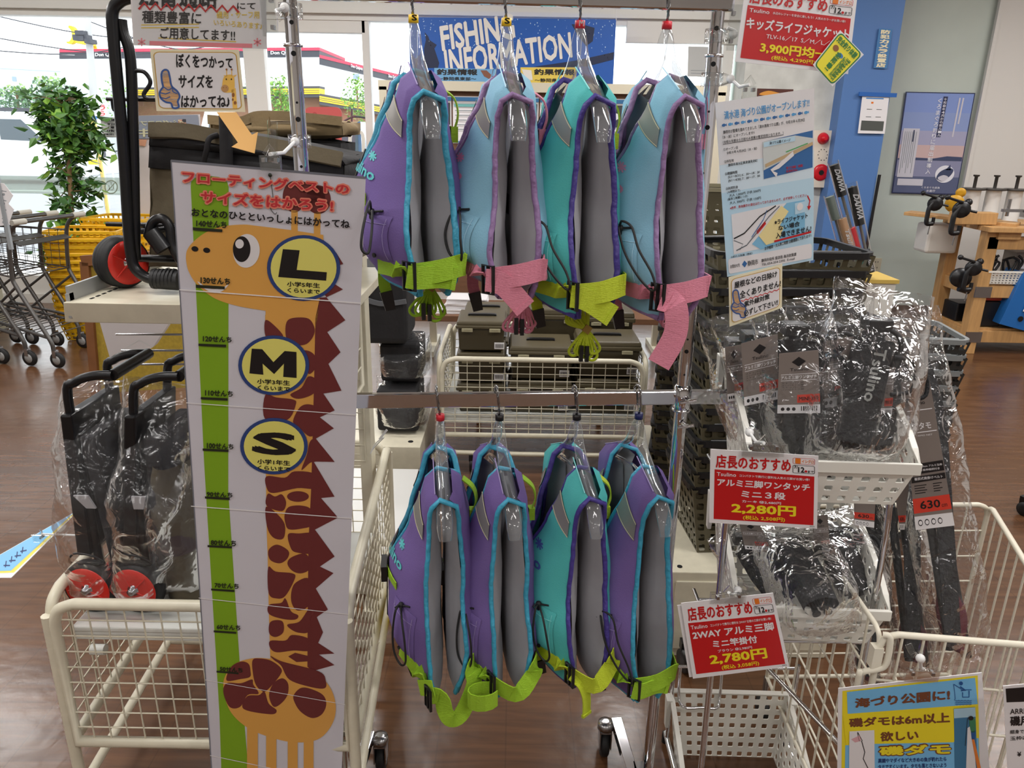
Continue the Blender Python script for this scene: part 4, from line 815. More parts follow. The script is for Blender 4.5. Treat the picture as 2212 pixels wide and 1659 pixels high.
# ---------------------------------------------------------------- red price cards
LOGO = mat('shop_logo_orange', (226, 120, 30), .5)
def price(label, P, q, lines, price_, tax, col, small, code, q2=None):
    t = thing('price_card', label, 'price card', P(*[sum(p[i] for p in q) / 4 for i in (0, 1)]), 0); s_ = Loc(P, q); b = MB()
    sheet(b, P, q, 0, .0012)
    shp(b, s_, [(.04, .27), (.965, .285), (.965, .955), (.04, .945)], 1, 1)
    txt(b, '店長のおすすめ', s_, (.05, .065, .745, .245), 1, .03, 2)
    lg = rrect(.765, .045, .965, .125, .015); line(b, s_, lg + lg[:1], .004, 1, 2); shp(b, s_, rrect(.785, .05, .835, .12, .008), 4, 2); txt(b, 'イシグロ', s_, (.845, .06, .955, .11), 4, .02, 2)
    lg = rrect(.765, .145, .965, .25, .015); line(b, s_, lg + lg[:1], .005, 3, 2); txt(b, '7/', s_, (.775, .15, .81, .19), 3, .02, 2); txt(b, '12', s_, (.812, .165, .872, .24), 3, .03, 2); shp(b, s_, ell(.886, .222, .012, .017), 1, 2); txt(b, 'まで', s_, (.903, .205, .957, .24), 3, .02, 2)
    txt(b, 'Tsulino', s_, (.06, .305, .24, .355), 0, .01, 2); txt(b, small, s_, (.27, .315, .92, .35), 0, .008, 2)
    for st, x0, y0, x1, y1 in lines: txt(b, st, s_, (x0, y0, x1, y1), 0, .03, 2)
    txt(b, col, s_, (.30, .66, .66, .70), 0, .012, 2) if col else None
    txt(b, price_, s_, (.20, .71, .80, .855), 2, .035, 2); txt(b, tax, s_, (.31, .87, .70, .935), 2, .02, 2); txt(b, code, s_, (.93, .962, .975, .982), 3, 0, 2)
    b.build('card', [WHITE, RED, YEL, BLACK, LOGO], t)
    return t
P = Pl((1535, 970, 1.16), (1768, 990, 1.17), (1533, 1128, 1.165)); price('red price card 2,280 yen below the topmost white basket', P, ((1535, 970), (1768, 985), (1765, 1142), (1532, 1129)), [('アルミ三脚ワンタッチ', .065, .39, .925, .49), ('ミニ３段', .29, .53, .70, .63)], '2,280円', '(税込 2,508円)', 'カーキ ㊙2,480円', 'コンパクトで携行に便利な人気の三脚がお買い得！', '055')
P = Pl((1463, 1308, 1.20), (1665, 1282, 1.215), (1500, 1460, 1.21)); 
b = MB(); PQ = Pl((1463, 1308, 1.204), (1665, 1282, 1.219), (1500, 1460, 1.214)); sheet(b, PQ, ((1463, 1308), (1664, 1284), (1697, 1438), (1489, 1463)), 0, .001); tag(b.build('spare_price_card', WHITE), 'blank-edged white card behind the tilted 2,780 yen card', 'card')
price('tilted red price card 2,780 yen above the lowest white basket', P, ((1471, 1303), (1670, 1281), (1705, 1440), (1497, 1466)), [('2WAY アルミ三脚', .065, .38, .93, .49), ('ミニ竿掛付', .26, .53, .73, .63)], '2,780円', '(税込 3,058円)', 'ブラウン ㊙2,980円', 'コンパクトで携行に便利な 2WAY 仕様の三脚がお買い得！', '053')
P = Pl((1610, 20, 1.38), (1838, 50, 1.39), (1590, 130, 1.375)); pc = price('red price card 3,900 yen at the top of the right post', P, ((1612, -36), (1852, -6), (1832, 160), (1588, 133)), [('キッズライフジャケット', .05, .42, .97, .57)], '3,900円均一', '(税込 4,290円)', '', '水辺のレジャーを安全に楽しもう！人気のカラーがお買い得！', '')
s_ = Loc(P, ((1612, -36), (1852, -6), (1832, 160), (1588, 133))); b = MB(); txt(b, 'TLV-16／17  S／M／L／LL', s_, (.24, .60, .86, .67), 0, .01, 3); b.build('size_line', WHITE, pc)
# yellow sticker card
P = Pl((1757, 140, 1.37), (1814, 70, 1.372), (1797, 186, 1.365)); q = ((1815, 65), (1866, 118), (1798, 187), (1756, 140)); s_ = Loc(P, ((1756, 140), (1815, 65), (1866, 118), (1798, 187))); b = MB()
sheet(b, P, ((1756, 140), (1815, 65), (1866, 118), (1798, 187)), 0, .0008); shp(b, s_, rrect(.02, .03, .98, .97, .12), 1, 1); shp(b, s_, rrect(.05, .07, .95, .93, .1), 2, 2)
s2 = Loc(P, ((1815, 65), (1866, 118), (1798, 187), (1756, 140))); txt(b, '完全釣り体験', s2, (.10, .08, .88, .24), 1, .04, 3); txt(b, '限定セット', s2, (.62, .32, .80, .90), 1, .02, 3)
s3 = Loc(P, ((1866, 118), (1798, 187), (1756, 140), (1815, 65))); txt(b, '浮力ある安全用下', s3, (.32, .12, .92, .30), 1, .04, 3); txt(b, '保証書！', s3, (.36, .46, .86, .64), 1, .04, 3)
shp(b, s2, ell(.24, .36, .1, .07), 3, 3); shp(b, s2, ell(.5, .4, .1, .05), 4, 3)
tag(b.build('sticker_card', [WHITE, mat('sticker_green', (46, 128, 60), .4), mat('sticker_yellow', (244, 232, 50), .4), mat('icon_brown', (0, 0, 0)), BLUE]), 'yellow green-edged card stuck on the corner of the 3,900 yen card', 'card')
clip('clear sign clip at the top of the right post, gripping the 3,900 yen card', V((XR, YR, at(1545, 78, YR).z)), at(1592, 60, 1.385), down=(1, 0, 0), side=(0, 0, 1), wide=.07)
clip('clear sign clip on the right post, gripping the fishing park notice', V((XR, YR, at(1535, 172, YR).z)), at(1617, 205, 1.365), wide=.022)

# ---------------------------------------------------------------- fishing park notice
LBL = mat('notice_blue', (88, 160, 214), .5); PALE = mat('notice_pale_blue', (190, 222, 240), .5); MAPB = mat('map_blue', (52, 106, 166), .5); MAPY = mat('map_sand', (240, 224, 160), .5); GRY = mat('print_grey', (90, 96, 104), .5); SEA = mat('map_sea', (130, 190, 224), .5)
P = Pl((1545, 224, 1.36), (1760, 190, 1.365), (1573, 598, 1.355)); q = ((1545, 222), (1759, 190), (1757, 562), (1571, 598)); s_ = Loc(P, q); t = thing('park_notice', 'white printed notice with blue heading and maps on the right post', 'notice', P(1660, 590)); b = MB(); sheet(b, P, q, 0, .001)
shp(b, s_, [(0, .52), (1, .52), (1, 1), (0, 1)], 2, 1); shp(b, s_, rrect(.02, .90, .98, .985, .02), 0, 3); shp(b, s_, [(0, .36), (1, .36), (1, .52), (0, .52)], 9, 1)
txt(b, '清水港 海づり公園がオープンします!!', s_, (.08, .055, .95, .105), 1, .02)
for i in range(14): x = .07 + i * .065; shp(b, s_, ell(x, .135, .02, .009, 12), (3, 1)[i % 2], 2); shp(b, s_, [(x + .016, .135), (x + .03, .126), (x + .03, .144)], (3, 1)[i % 2], 2)
for st, x0, y0, x1, y1 in (('静岡市が整備を進めてきました「清水港海づり公園」が、令和８年４月29日', .06, .165, .90, .185), ('（水・祝）にオープンします!!', .05, .195, .38, .213), ('（令和８年度は土日祝のみ営業の暫定供用となります。）', .05, .223, .68, .241), ('①オープン日', .05, .265, .20, .282), ('令和８年４月29日（水・祝）', .08, .288, .40, .305), ('②所在地', .05, .335, .15, .352), ('静岡市清水区興津清見寺町', .09, .358, .40, .375), ('③開園時間', .05, .405, .18, .422), ('(5/1～8/31) 6：30～18：30', .08, .428, .42, .445), ('(9/1～4/30) 7：00～17：00', .08, .45, .42, .467), ('④利用料金', .05, .49, .18, .507), ('(４時間まで)', .06, .512, .20, .53), ('大人 1,000円 子供 500円', .08, .533, .42, .55), ('(延長１時間につき)', .06, .553, .28, .57), ('大人 300円  子供 150円', .08, .575, .42, .592)): txt(b, st, s_, (x0, y0, x1, y1), 4, .004)
line(b, s_, [(.05, .244), (.68, .244)], .003, 4)
shp(b, s_, [(.46, .265), (.985, .245), (.985, .46), (.46, .48)], 3, 2); shp(b, s_, [(.46, .265), (.80, .258), (.985, .29), (.985, .33), (.46, .43)], 10, 3); shp(b, s_, [(.47, .27), (.80, .262), (.80, .29), (.47, .298)], 2, 4); txt(b, '海づり公園イメージ', s_, (.53, .27, .75, .287), 4, .006, 5)
line(b, s_, [(.48, .405), (.985, .32)], .02, 7, 4); line(b, s_, [(.78, .36), (.62, .42), (.545, .437), (.60, .47)], .028, 0, 5); line(b, s_, [(.70, .345), (.93, .315)], .006, 8, 6); txt(b, '海づり施設（桟橋）', s_, (.70, .43, .88, .447), 6, .01, 5); txt(b, '延長約70m', s_, (.70, .45, .82, .465), 6, .01, 5)
txt(b, '※釣竿、救命胴衣の貸出は行っておりませんので、必ず持参してください。', s_, (.08, .605, .93, .622), 6, .008); line(b, s_, [(.93, .62), (.955, .65), (.945, .68)], .012, 6, 3); shp(b, s_, [(.925, .68), (.97, .68), (.945, .705)], 6, 3)
shp(b, s_, [(.09, .65), (.55, .64), (.70, .64), (.70, .87), (.09, .88)], 0, 2); shp(b, s_, [(.70, .64), (.90, .64), (.90, .85), (.40, .88), (.30, .84)], 11, 3); shp(b, s_, [(.55, .70), (.64, .65), (.72, .69), (.62, .76), (.66, .78), (.60, .85), (.46, .86), (.38, .80)], 5, 4)
for pts, w_, c in (([(.10, .79), (.22, .77), (.40, .69), (.58, .645)], .008, 4), ([(.12, .86), (.24, .84), (.34, .79), (.50, .70), (.62, .65)], .006, 12), ([(.10, .80), (.20, .83), (.16, .86)], .004, 12), ([(.30, .80), (.44, .71), (.48, .66)], .006, 3), ([(.36, .78), (.46, .73)], .02, 6)): line(b, s_, pts, w_, c, 5)
shp(b, s_, [(.79, .65), (.90, .648), (.90, .71), (.79, .715)], 2, 4); shp(b, s_, ell(.845, .675, .034, .022), 0, 5)
for st, x0, y0, x1, y1 in (('※ライフジャケット', .56, .725, .93, .755), ('ない場合', .60, .762, .84, .792), ('入場できません!', .57, .80, .97, .835)): txt(b, st, s_, ((x0, y0), (x1, y0 - .006), (x1, y1 - .006), (x0, y1)), 4, .025, 6)
line(b, s_, [(.55, .848), (.97, .832)], .011, 6, 6); txt(b, 'お子様用・大人用ご用意 22番通路にてあります!!', s_, ((.44, .868), (.97, .842), (.97, .862), (.44, .89)), 4, .015, 6)
for st, x0, y0, x1, y1 in (('☆釣れる魚種（想定）', .05, .80 + .09, .30, .898 + .006), ): txt(b, st, s_, (x0, .885, x1, .898), 4, .006, 6)
for i, (st, x0, x1) in enumerate((('お問合せ先', .04, .15), ('静岡市', .24, .36), ('静岡市役所 経済局 海洋政策課', .40, .80))): txt(b, st, s_, (x0, .935 - (i == 1) * .005, x1, .955 + (i == 1) * .006), 4, .006, 4)
shp(b, s_, [(.205, .925), (.235, .945), (.205, .965), (.175, .945)], 3, 4); txt(b, 'TEL:054-354-2395  E-mail', s_, (.40, .962, .78, .975), 4, .004, 4)
b.build('paper', [WHITE, LBL, PALE, MAPB, BLACK, MAPY, RED, mat('map_tan', (196, 170, 130), .6), mat('map_green', (80, 170, 90), .5), mat('notice_upper_blue', (214, 232, 244), .5), mat('map_land', (206, 212, 210), .6), SEA, GRY], t)
P = Pl((1575, 600, 1.352), (1691, 572, 1.356), (1576, 705, 1.35)); q = ((1574, 599), (1690, 570), (1689, 665), (1576, 706)); s_ = Loc(P, q); b = MB(); sheet(b, P, q, 1, .001); lg = rrect(.04, .05, .96, .95, .08); shp(b, s_, lg, 2, 1); shp(b, s_, rrect(.055, .065, .945, .935, .07), 0, 2)
for st, qq in (('屋根などの日除け', (.10, .12, .90, .26)), ('全くありません!', (.20, .34, .97, .50)), ('紫外線対策', (.28, .58, .76, .70)), ('必ずして下さい!!', (.28, .76, .92, .90))): txt(b, st, s_, qq, 3, .025, 4)
line(b, s_, [(.22 + i * .045, .54 + .03 * (i % 2)) for i in range(17)], .018, 6, 4); hand(b, P, 1595, 656, .72, 4, 5)
tag(b.build('handwritten_note', [WHITE, CRM, GOLD, BLACK, SKIN, HB, RED]), 'small cream-bordered handwritten note hanging under the park notice', 'note')
clip('clear sign clip on the topmost white basket, gripping the 2,280 yen card', at(1612, 925, 1.25), at(1648, 976, 1.158), rr=0, wide=.07)
clip('clear sign clip on the stand upright, gripping the tilted 2,780 yen card', at(1588, 1262, 1.285), at(1572, 1296, 1.205), rr=0, wide=.065, side=(1, 0, .12))
# ================================================================ perforated plastic baskets on a chrome stand
def perf(mb, fn, nc, nr, hx=.55, hy=.55, ch=.28, mi=0, skip=None):
    """wall fn(u,v) pierced by nc x nr rounded holes"""
    du, dv = 1 / nc, 1 / nr
    for i in range(nc):
        for j in range(nr):
            u, v = (i + .5) * du, (j + .5) * dv; o = [fn(u + a * du / 2, v + b * dv / 2) for a, b in ((-1, -1), (1, -1), (1, 1), (-1, 1))]
            if skip and skip(i, j): mb.add(o, [(0, 1, 2, 3)], mi); continue
            x, y = hx * du / 2, hy * dv / 2; c = ch
            n = [fn(u + a * x, v + b * y) for a, b in ((-1 + c, -1), (1 - c, -1), (1, -1 + c), (1, 1 - c), (1 - c, 1), (-1 + c, 1), (-1, 1 - c), (-1, -1 + c))]
            mb.add(o + n, [(0, 1, 5, 4), (1, 6, 5), (1, 2, 7, 6), (2, 8, 7), (2, 3, 9, 8), (3, 10, 9), (3, 0, 11, 10), (0, 4, 11)], mi)
def bil(A, B, Cc, D): return lambda u, v: V(A) * (1 - u) * (1 - v) + V(B) * u * (1 - v) + V(Cc) * u * v + V(D) * (1 - u) * v
def white_basket(label, org, yaw, w=.298, d=.28, hf=.088, hb=.215):
    t = thing('storage_basket', label, 'basket', org, rad(yaw), 'white stacking baskets'); a = w / 2; k = .84
    rim = lambda y: hf + (hb - hf) * (max(0, (y - .012) / (d - .012))) ** .62
    b = MB()
    perf(b, bil((-a * k, .02, 0), (a * k, .02, 0), (a, 0, hf), (-a, 0, hf)), 9, 4, .5, .5)
    perf(b, bil((-a * k, d - .03, 0), (a * k, d - .03, 0), (a, d, hb), (-a, d, hb)), 10, 8, .5, .5)
    for s_ in (-1, 1):
        def fn(u, v, s_=s_):
            y0, y1 = .02 + (d - .05) * u, d * u; return V((s_ * (a * k + (a - a * k) * v), y0 + (y1 - y0) * v, rim(y1) * v))
        perf(b, fn, 10, 7, .55, .55, .4)
    perf(b, bil((-a * k, .02, 0), (a * k, .02, 0), (a * k, d - .03, 0), (-a * k, d - .03, 0)), 8, 7, .45, .6)
    b.build('body', WPL, t, local=True, solid=.0028)
    b = MB(); pts = [(-a, 0, hf)] + [(-a, d * i / 10, rim(d * i / 10)) for i in range(1, 11)] + [(a, d * i / 10, rim(d * i / 10)) for i in range(10, 0, -1)] + [(a, 0, hf)]
    b.bar([V(p) + V((0, 0, -.002)) for p in pts], .012, .007, [V((0, -.4, 1)).normalized()] * len(pts), closed=True)
    b.bar([(-a - .002, -.004, hf - .006), (a + .002, -.004, hf - .006)], .006, .022, (0, 0, 1))
    for s_ in (-1, 1): b.box((s_ * (a + .008), d - .02, hb - .05), (.014, .03, .09), taper=.6)
    b.build('rim', WPL, t, local=True, bevel=.0015); return t
B1 = at(1804, 1000, 1.25); B1.z -= .088; B2 = at(1757, 1316, 1.29); B2.z -= .088; B3 = at(1590, 1560, 1.40)
B3 = V((at(1571, 1494, 1.60).x, 1.32, at(1571, 1494, 1.60).z - .215))
white_basket('topmost white basket, full of bagged tripods with grey header cards', B1, -2); white_basket('middle white basket under the 2,280 yen card', B2, -2); white_basket('empty white basket at the bottom right of the picture', B3, -1)
st = thing('basket_stand', 'chrome wire stand carrying the white plastic baskets', 'stand', (.58, 1.5, 0))
for xs in (.424, .738):
    b = MB(); b.tube(cr([(xs, 1.285, .03), (xs, 1.30, .3), (xs, 1.315, .62), (xs, 1.33, B1.z - .03), (xs - (.01 if xs > .5 else -.01), 1.36, B1.z - .008), (xs - (.03 if xs > .5 else -.03), 1.42, B1.z - .006)], 6), .0062, 10); b.build('upright', CHROME, st)
    b = MB(); b.tube([(xs, 1.20, .03), (xs, 1.62, .03)], .007, 8); b.build('foot', CHROME, st)
for i, q in enumerate((B1, B2)):
    b = MB(); z = q.z - .010
    for y in (1.32, 1.46): b.tube([(.424, y, z), (.738, y, z)], .004, 8)
    for xs in (.424, .738): b.tube([(xs, 1.31, z), (xs, 1.50, z)], .004, 8)
    b.build('shelf_wires', CHROME, st)
b = MB(); b.tube(cr([(.44, 1.60, B3.z + .29), (.44, 1.59, B3.z + .21), (.45, 1.57, B3.z + .19), (.50, 1.57, B3.z + .19), (.535, 1.57, B3.z + .19), (.545, 1.59, B3.z + .21), (.545, 1.60, B3.z + .30)], 4), .0038, 8)
b.tube([(.424, 1.60, B3.z + .29), (.738, 1.60, B3.z + .29)], .004, 8); b.build('basket_hook', CHROME, st)
for xs in (.424, .738):
    b = MB(); b.tube([(xs, 1.60, .03), (xs, 1.60, B3.z + .30)], .0055, 8); b.build('rear_upright', CHROME, st)
b = MB(); b.tube([at(1655, 1440, 1.45), at(1830, 1625, 1.30)], .0055, 8); b.build('brace', CHROME, st)
b = MB()
for xs in (.424, .738): b.tube([(xs, 1.20, .03), (xs, 1.20, .0)], .009, 8); b.tube([(xs, 1.62, .03), (xs, 1.62, 0)], .009, 8)
b.build('foot_cap', RUB, st)

# ================================================================ bagged tripods
CARD = mat('card_taupe', (128, 118, 112), .5); CARDK = mat('card_dark', (52, 48, 48), .5); CRED = mat('card_red', (214, 62, 44), .45); TUBEK = mat('tripod_black', (30, 31, 33), .38, bump=.2, bscale=300); POUCH = mat('pouch_black', (26, 27, 30), .75, bump=.4, bscale=160)
def bag(P0, P1, w, th, right, mt, t, seed=0, crump=.010, nu=30, nv=22, flare=1.0, name='bag'):
    """crumpled clear bag from P0 (bottom) to P1 (top)"""
    P0, P1 = V(P0), V(P1); ax = P1 - P0; R_ = V(right).normalized(); n = R_.cross(ax).normalized(); so = V((seed * 3.7, seed * 1.3, seed * 2.1)); b = MB()
    def fn(u, v):
        a = 2 * PI * u; c, s_ = math.cos(a), math.sin(a); c = math.copysign(abs(c) ** .7, c); s_ = math.copysign(abs(s_) ** .8, s_)
        prof = min(1, v / .12) ** .5 * (min(1, (1 - v) / .45) ** .8); wd = w * (.80 + .20 * min(1, v * 4) + (flare - 1) * v)
        p = P0 + ax * v + R_ * (c * wd / 2) + n * (s_ * th / 2 * prof)
        q = p * 14 + so; p = p + V((NZ.noise(q), NZ.noise(q + V((9, 2, 4))), NZ.noise(q + V((3, 8, 1))))) * crump
        q = p * 42 + so; return p + (n * NZ.noise(q) + R_ * NZ.noise(q + V((5, 5, 5))) * .5) * crump * .5
    b.grid(fn, nu, nv, 0, True, True); return b.build(name, mt, t)
def tripod(label, q0, q1, w, seed, card=None, pouch=False, face=None, legs=3, bagmat=None, wb=None, group='bagged tripods', knobs=True, over=.06):
    """folded tripod from q0 (feet) to q1 (head) inside its bag"""
    P0, P1 = at(*q0), at(*q1); ax = (P1 - P0); Ln = ax.length; d = ax.normalized(); R_ = V((1, 0, 0)); R_ = (R_ - d * R_.dot(d)).normalized(); n = R_.cross(d); n = n if n.y < 0 else -n
    t = thing('bagged_tripod', label, 'tripod', P0, 0, group); q = lambda s_, x, y: P0 + d * (Ln * s_) + R_ * x + n * y
    for i in range(legs):
        a = 2 * PI * i / legs + seed; x, y = .013 * math.cos(a), .013 * math.sin(a); b = MB()
        b.tube([q(0, x, y), q(.02, x, y)], .0085, 10); b.tube([q(.02, x, y), q(.35, x, y)], .0062, 10); b.box(q(.36, x, y), (.02, .02, .024)); b.tube([q(.35, x, y), q(.66, x, y)], .0078, 10); b.box(q(.67, x, y), (.023, .023, .026)); b.tube([q(.66, x, y), q(.84, x, y)], .0092, 10); b.build('leg', TUBEK, t)
    b = MB(); b.tube([q(.82, 0, 0), q(.90, 0, 0)], .021, 14); b.tube([q(.90, 0, 0), q(.95, 0, 0)], .012, 12); b.box(q(.965, 0, 0), (.044, .04, .022)); b.box(q(.99, 0, 0), (.034, .034, .012)); b.build('head', TUBEK, t, bevel=.002)
    b = MB(); b.tube(cr([q(.95, .01, .01), q(.90, .035, .02), q(.78, .045, .02), q(.68, .04, .02)], 5), .0045, 8); b.tube([q(.78, .044, .02), q(.66, .04, .02)], .0085, 10); b.build('pan_handle', RUB, t)
    if pouch or legs == 3:
        b = MB(); b.grid(lambda u, v: q(.05 + .80 * v, .040 * math.cos(2 * PI * u) * (1 - .25 * abs(v - .5)), .004 + .030 * math.sin(2 * PI * u)) + n * .003 * NZ.noise(V((u * 9, v * 12, seed))), 20, 18, 0, True, True)
        P = lambda u, v, k=0: q(.78 - .40 * u, .012 - .022 * v, .0365 + .0 * v)
        if pouch: txt(b, 'Tsulino', P, (0, 0, 1, 1), 1, .02)
        b.tube(cr([q(.74, .03, .03), q(.72, .07, .03), q(.52, .075, .03), q(.46, .04, .03)], 5), .004, 7); b.build('pouch', [POUCH, mat('pouch_print', (190, 192, 188), .5)], t)
    if card:
        Pc = Pl(*[(x, y, q1[2] - .072) for x, y in card[:3]]); s_ = Loc(Pc, card); b = MB(); sheet(b, Pc, card, 0, .0006); shp(b, s_, [(0, .86), (1, .86), (1, 1), (0, 1)], 1, 1)
        for k in range(3): shp(b, s_, ell(.12 + k * .13, .93, .045, .03, 10), 3, 2)
        for k in range(8): x = .55 + k * .05; shp(b, s_, [(x, .885), (x + (.02, .03)[k % 2], .885), (x + (.02, .03)[k % 2], .96), (x, .96)], 3, 2)
        shp(b, s_, [(.5, .08), (.68, .16), (.5, .24), (.32, .16)], 3, 1); txt(b, 'Tsulino', s_, (.28, .26, .74, .31), 3, .01, 1); line(b, s_, [(.06, .36), (.94, .36)], .008, 1); line(b, s_, [(.06, .46), (.94, .46)], .008, 1); txt(b, 'アルミ三脚ワンタッチ', s_, (.06, .38, .94, .44), 1, .02, 1)
        for k in range(4): txt(b, 'コンパクト三脚' if k % 2 else 'ストッパー式', s_, (.08, .49 + k * .035, .62, .515 + k * .035), 3, 0, 1)
        shp(b, s_, [(.46, .70), (1, .69), (1, .82), (.46, .83)], 2, 1); txt(b, 'MINI 3段', s_, (.50, .72, .97, .80), 3, .02, 2); b.build('header_card', [CARD, WHITE, CRED, BLACK], t)
    P1b = P1 + d * over; bag(P0 - d * .035, P1b, wb or w, .15, R_, bagmat or BAG, t, seed)
    return t
tripod('bagged black tripod at the left end of the topmost white basket', (1650, 965, 1.45), (1590, 735, 1.47), .12, 1, ((1566, 750), (1603, 744), (1606, 862), (1572, 868)), wb=.13, over=.055)
tripod('bagged tripod behind the first, under the handwritten note', (1690, 960, 1.40), (1625, 720, 1.43), .12, 2, ((1601, 742), (1680, 722), (1681, 862), (1608, 877)), wb=.14, over=.05)
tripod('bagged tripod with red MINI label in the centre of the topmost basket', (1745, 985, 1.35), (1715, 700, 1.39), .12, 3, ((1683, 764), (1768, 756), (1772, 892), (1679, 893)), wb=.15, over=.05)
tripod('tall bagged tripod behind the black lettered pouch', (1800, 975, 1.40), (1792, 700, 1.43), .14, 4, ((1778, 738), (1850, 726), (1842, 872), (1764, 884)), wb=.17, over=.05)
tripod('bagged tripod in a black lettered pouch, largest in the topmost basket', (1832, 965, 1.31), (1896, 690, 1.36), .15, 5, None, True, wb=.19, over=.06)
tripod('bagged tripod at the right end of the topmost white basket', (1890, 970, 1.36), (1905, 735, 1.42), .12, 6, ((1905, 770), (1935, 768), (1926, 900), (1893, 900)), wb=.13, over=.04)
tripod('bagged tripod lying at the left of the middle white basket', (1700, 1300, 1.40), (1600, 1155, 1.50), .13, 7, ((1596, 1128), (1640, 1128), (1665, 1190), (1610, 1186)), wb=.15, over=.03, group='tripods in the middle basket')
tripod('bagged black tripod sticking out over the middle basket rim', (1778, 1322, 1.27), (1700, 1165, 1.44), .13, 8, None, wb=.16, over=.04, group='tripods in the middle basket')
tripod('bagged tripod with dark card at the right of the middle basket', (1850, 1290, 1.38), (1790, 1140, 1.48), .13, 9, ((1752, 1115), (1788, 1112), (1793, 1190), (1762, 1194)), wb=.14, over=.04, group='tripods in the middle basket')

# ================================================================ wire cart at the right with bagged landing nets
def wirepanel(mb, A, B, Cc, D, nx, ny, rf=.009, rw=.0022, rc=.03, mi=0, bottom=True):
    """tube frame A-B (bottom) C-D (top) with rounded top corners, filled with welded wire"""
    A, B, Cc, D = V(A), V(B), V(Cc), V(D); x = (Cc - D).normalized(); z1 = (D - A).normalized(); z2 = (Cc - B).normalized()
    loop = [A, D - z1 * rc] + cr([D - z1 * rc, D - z1 * rc * .3 + x * rc * .3, D + x * rc], 4)[1:] + cr([Cc - x * rc, Cc - x * rc * .3 - z2 * rc * .3, Cc - z2 * rc], 4) + [B]
    mb.tube(loop, rf, 8, bottom, mi)
    for i in range(1, nx): u = i / nx; mb.tube([A.lerp(B, u), D.lerp(Cc, u)], rw, 5, mi=mi, cap=False)
    for j in range(1, ny): v = j / ny; mb.tube([A.lerp(D, v), B.lerp(Cc, v)], rw, 5, mi=mi, cap=False)
ZC = .66
fl = atz(1905, 1368, ZC); fr = atz(2330, 1403, ZC); bl_ = atz(1712, 1092, ZC); br_ = atz(2138, 1090, ZC)
dn = lambda p, z: V((p.x, p.y, z))
ct = thing('wire_cart', 'ivory wire cart of hinged panels holding landing nets', 'cart', ((fl.x + fr.x) / 2, (fl.y + bl_.y) / 2, 0))
IV = mat('ivory_wire', (214, 208, 190), .35, gain=1.1)
for nm, p, q, nx, ny in (('front_panel', fl, fr, 9, 5), ('back_panel', bl_, br_, 9, 7), ('left_panel', bl_, fl, 9, 5), ('right_panel', br_, fr, 10, 1)):
    b = MB(); wirepanel(b, dn(p, .14), dn(q, .14), q, p, nx, ny, .0065 if nm != 'left_panel' else .005, .0026); b.build(nm, IV, ct)
b = MB(); x = (fr - fl).normalized(); q = fl + V((0, -.004, 0)); b.tube(cr([q + V((0, 0, .0)), q + x * .012 + V((0, -.004, -.004)), q + x * .014 + V((0, -.004, -.06)), q + x * .0 + V((0, -.004, -.075)), q - x * .025 + V((0, -.004, -.085)), q - x * .03 + V((0, -.004, -.12)), q - x * .03 + V((0, -.004, -.50))], 5), .006, 8)
b.box(fl + V((-.004, 0, -.05)), (.018, .02, .045)); b.build('hinge_hook', IV, ct)
b = MB()
for k in range(11): b.tube([dn(fl, .14).lerp(dn(fr, .14), k / 10), dn(bl_, .14).lerp(dn(br_, .14), k / 10)], .0025, 5)
b.build('floor_grid', IV, ct)
for p in (fl, fr, bl_, br_):
    b = MB(); b.tube([dn(p, .14), dn(p, .07)], .008, 8); c = b.build('caster_fork', STEEL, ct); b = MB(); b.lathe([(.006, -.01), (.034, -.01), (.035, .01), (.006, .01)], dn(p, .035), (1, 0, 0), 16); b.build('wheel', RUB, c); OFF[c.name] = V(ct.location)
NETM = mat('net_maroon', (92, 30, 44), .7)
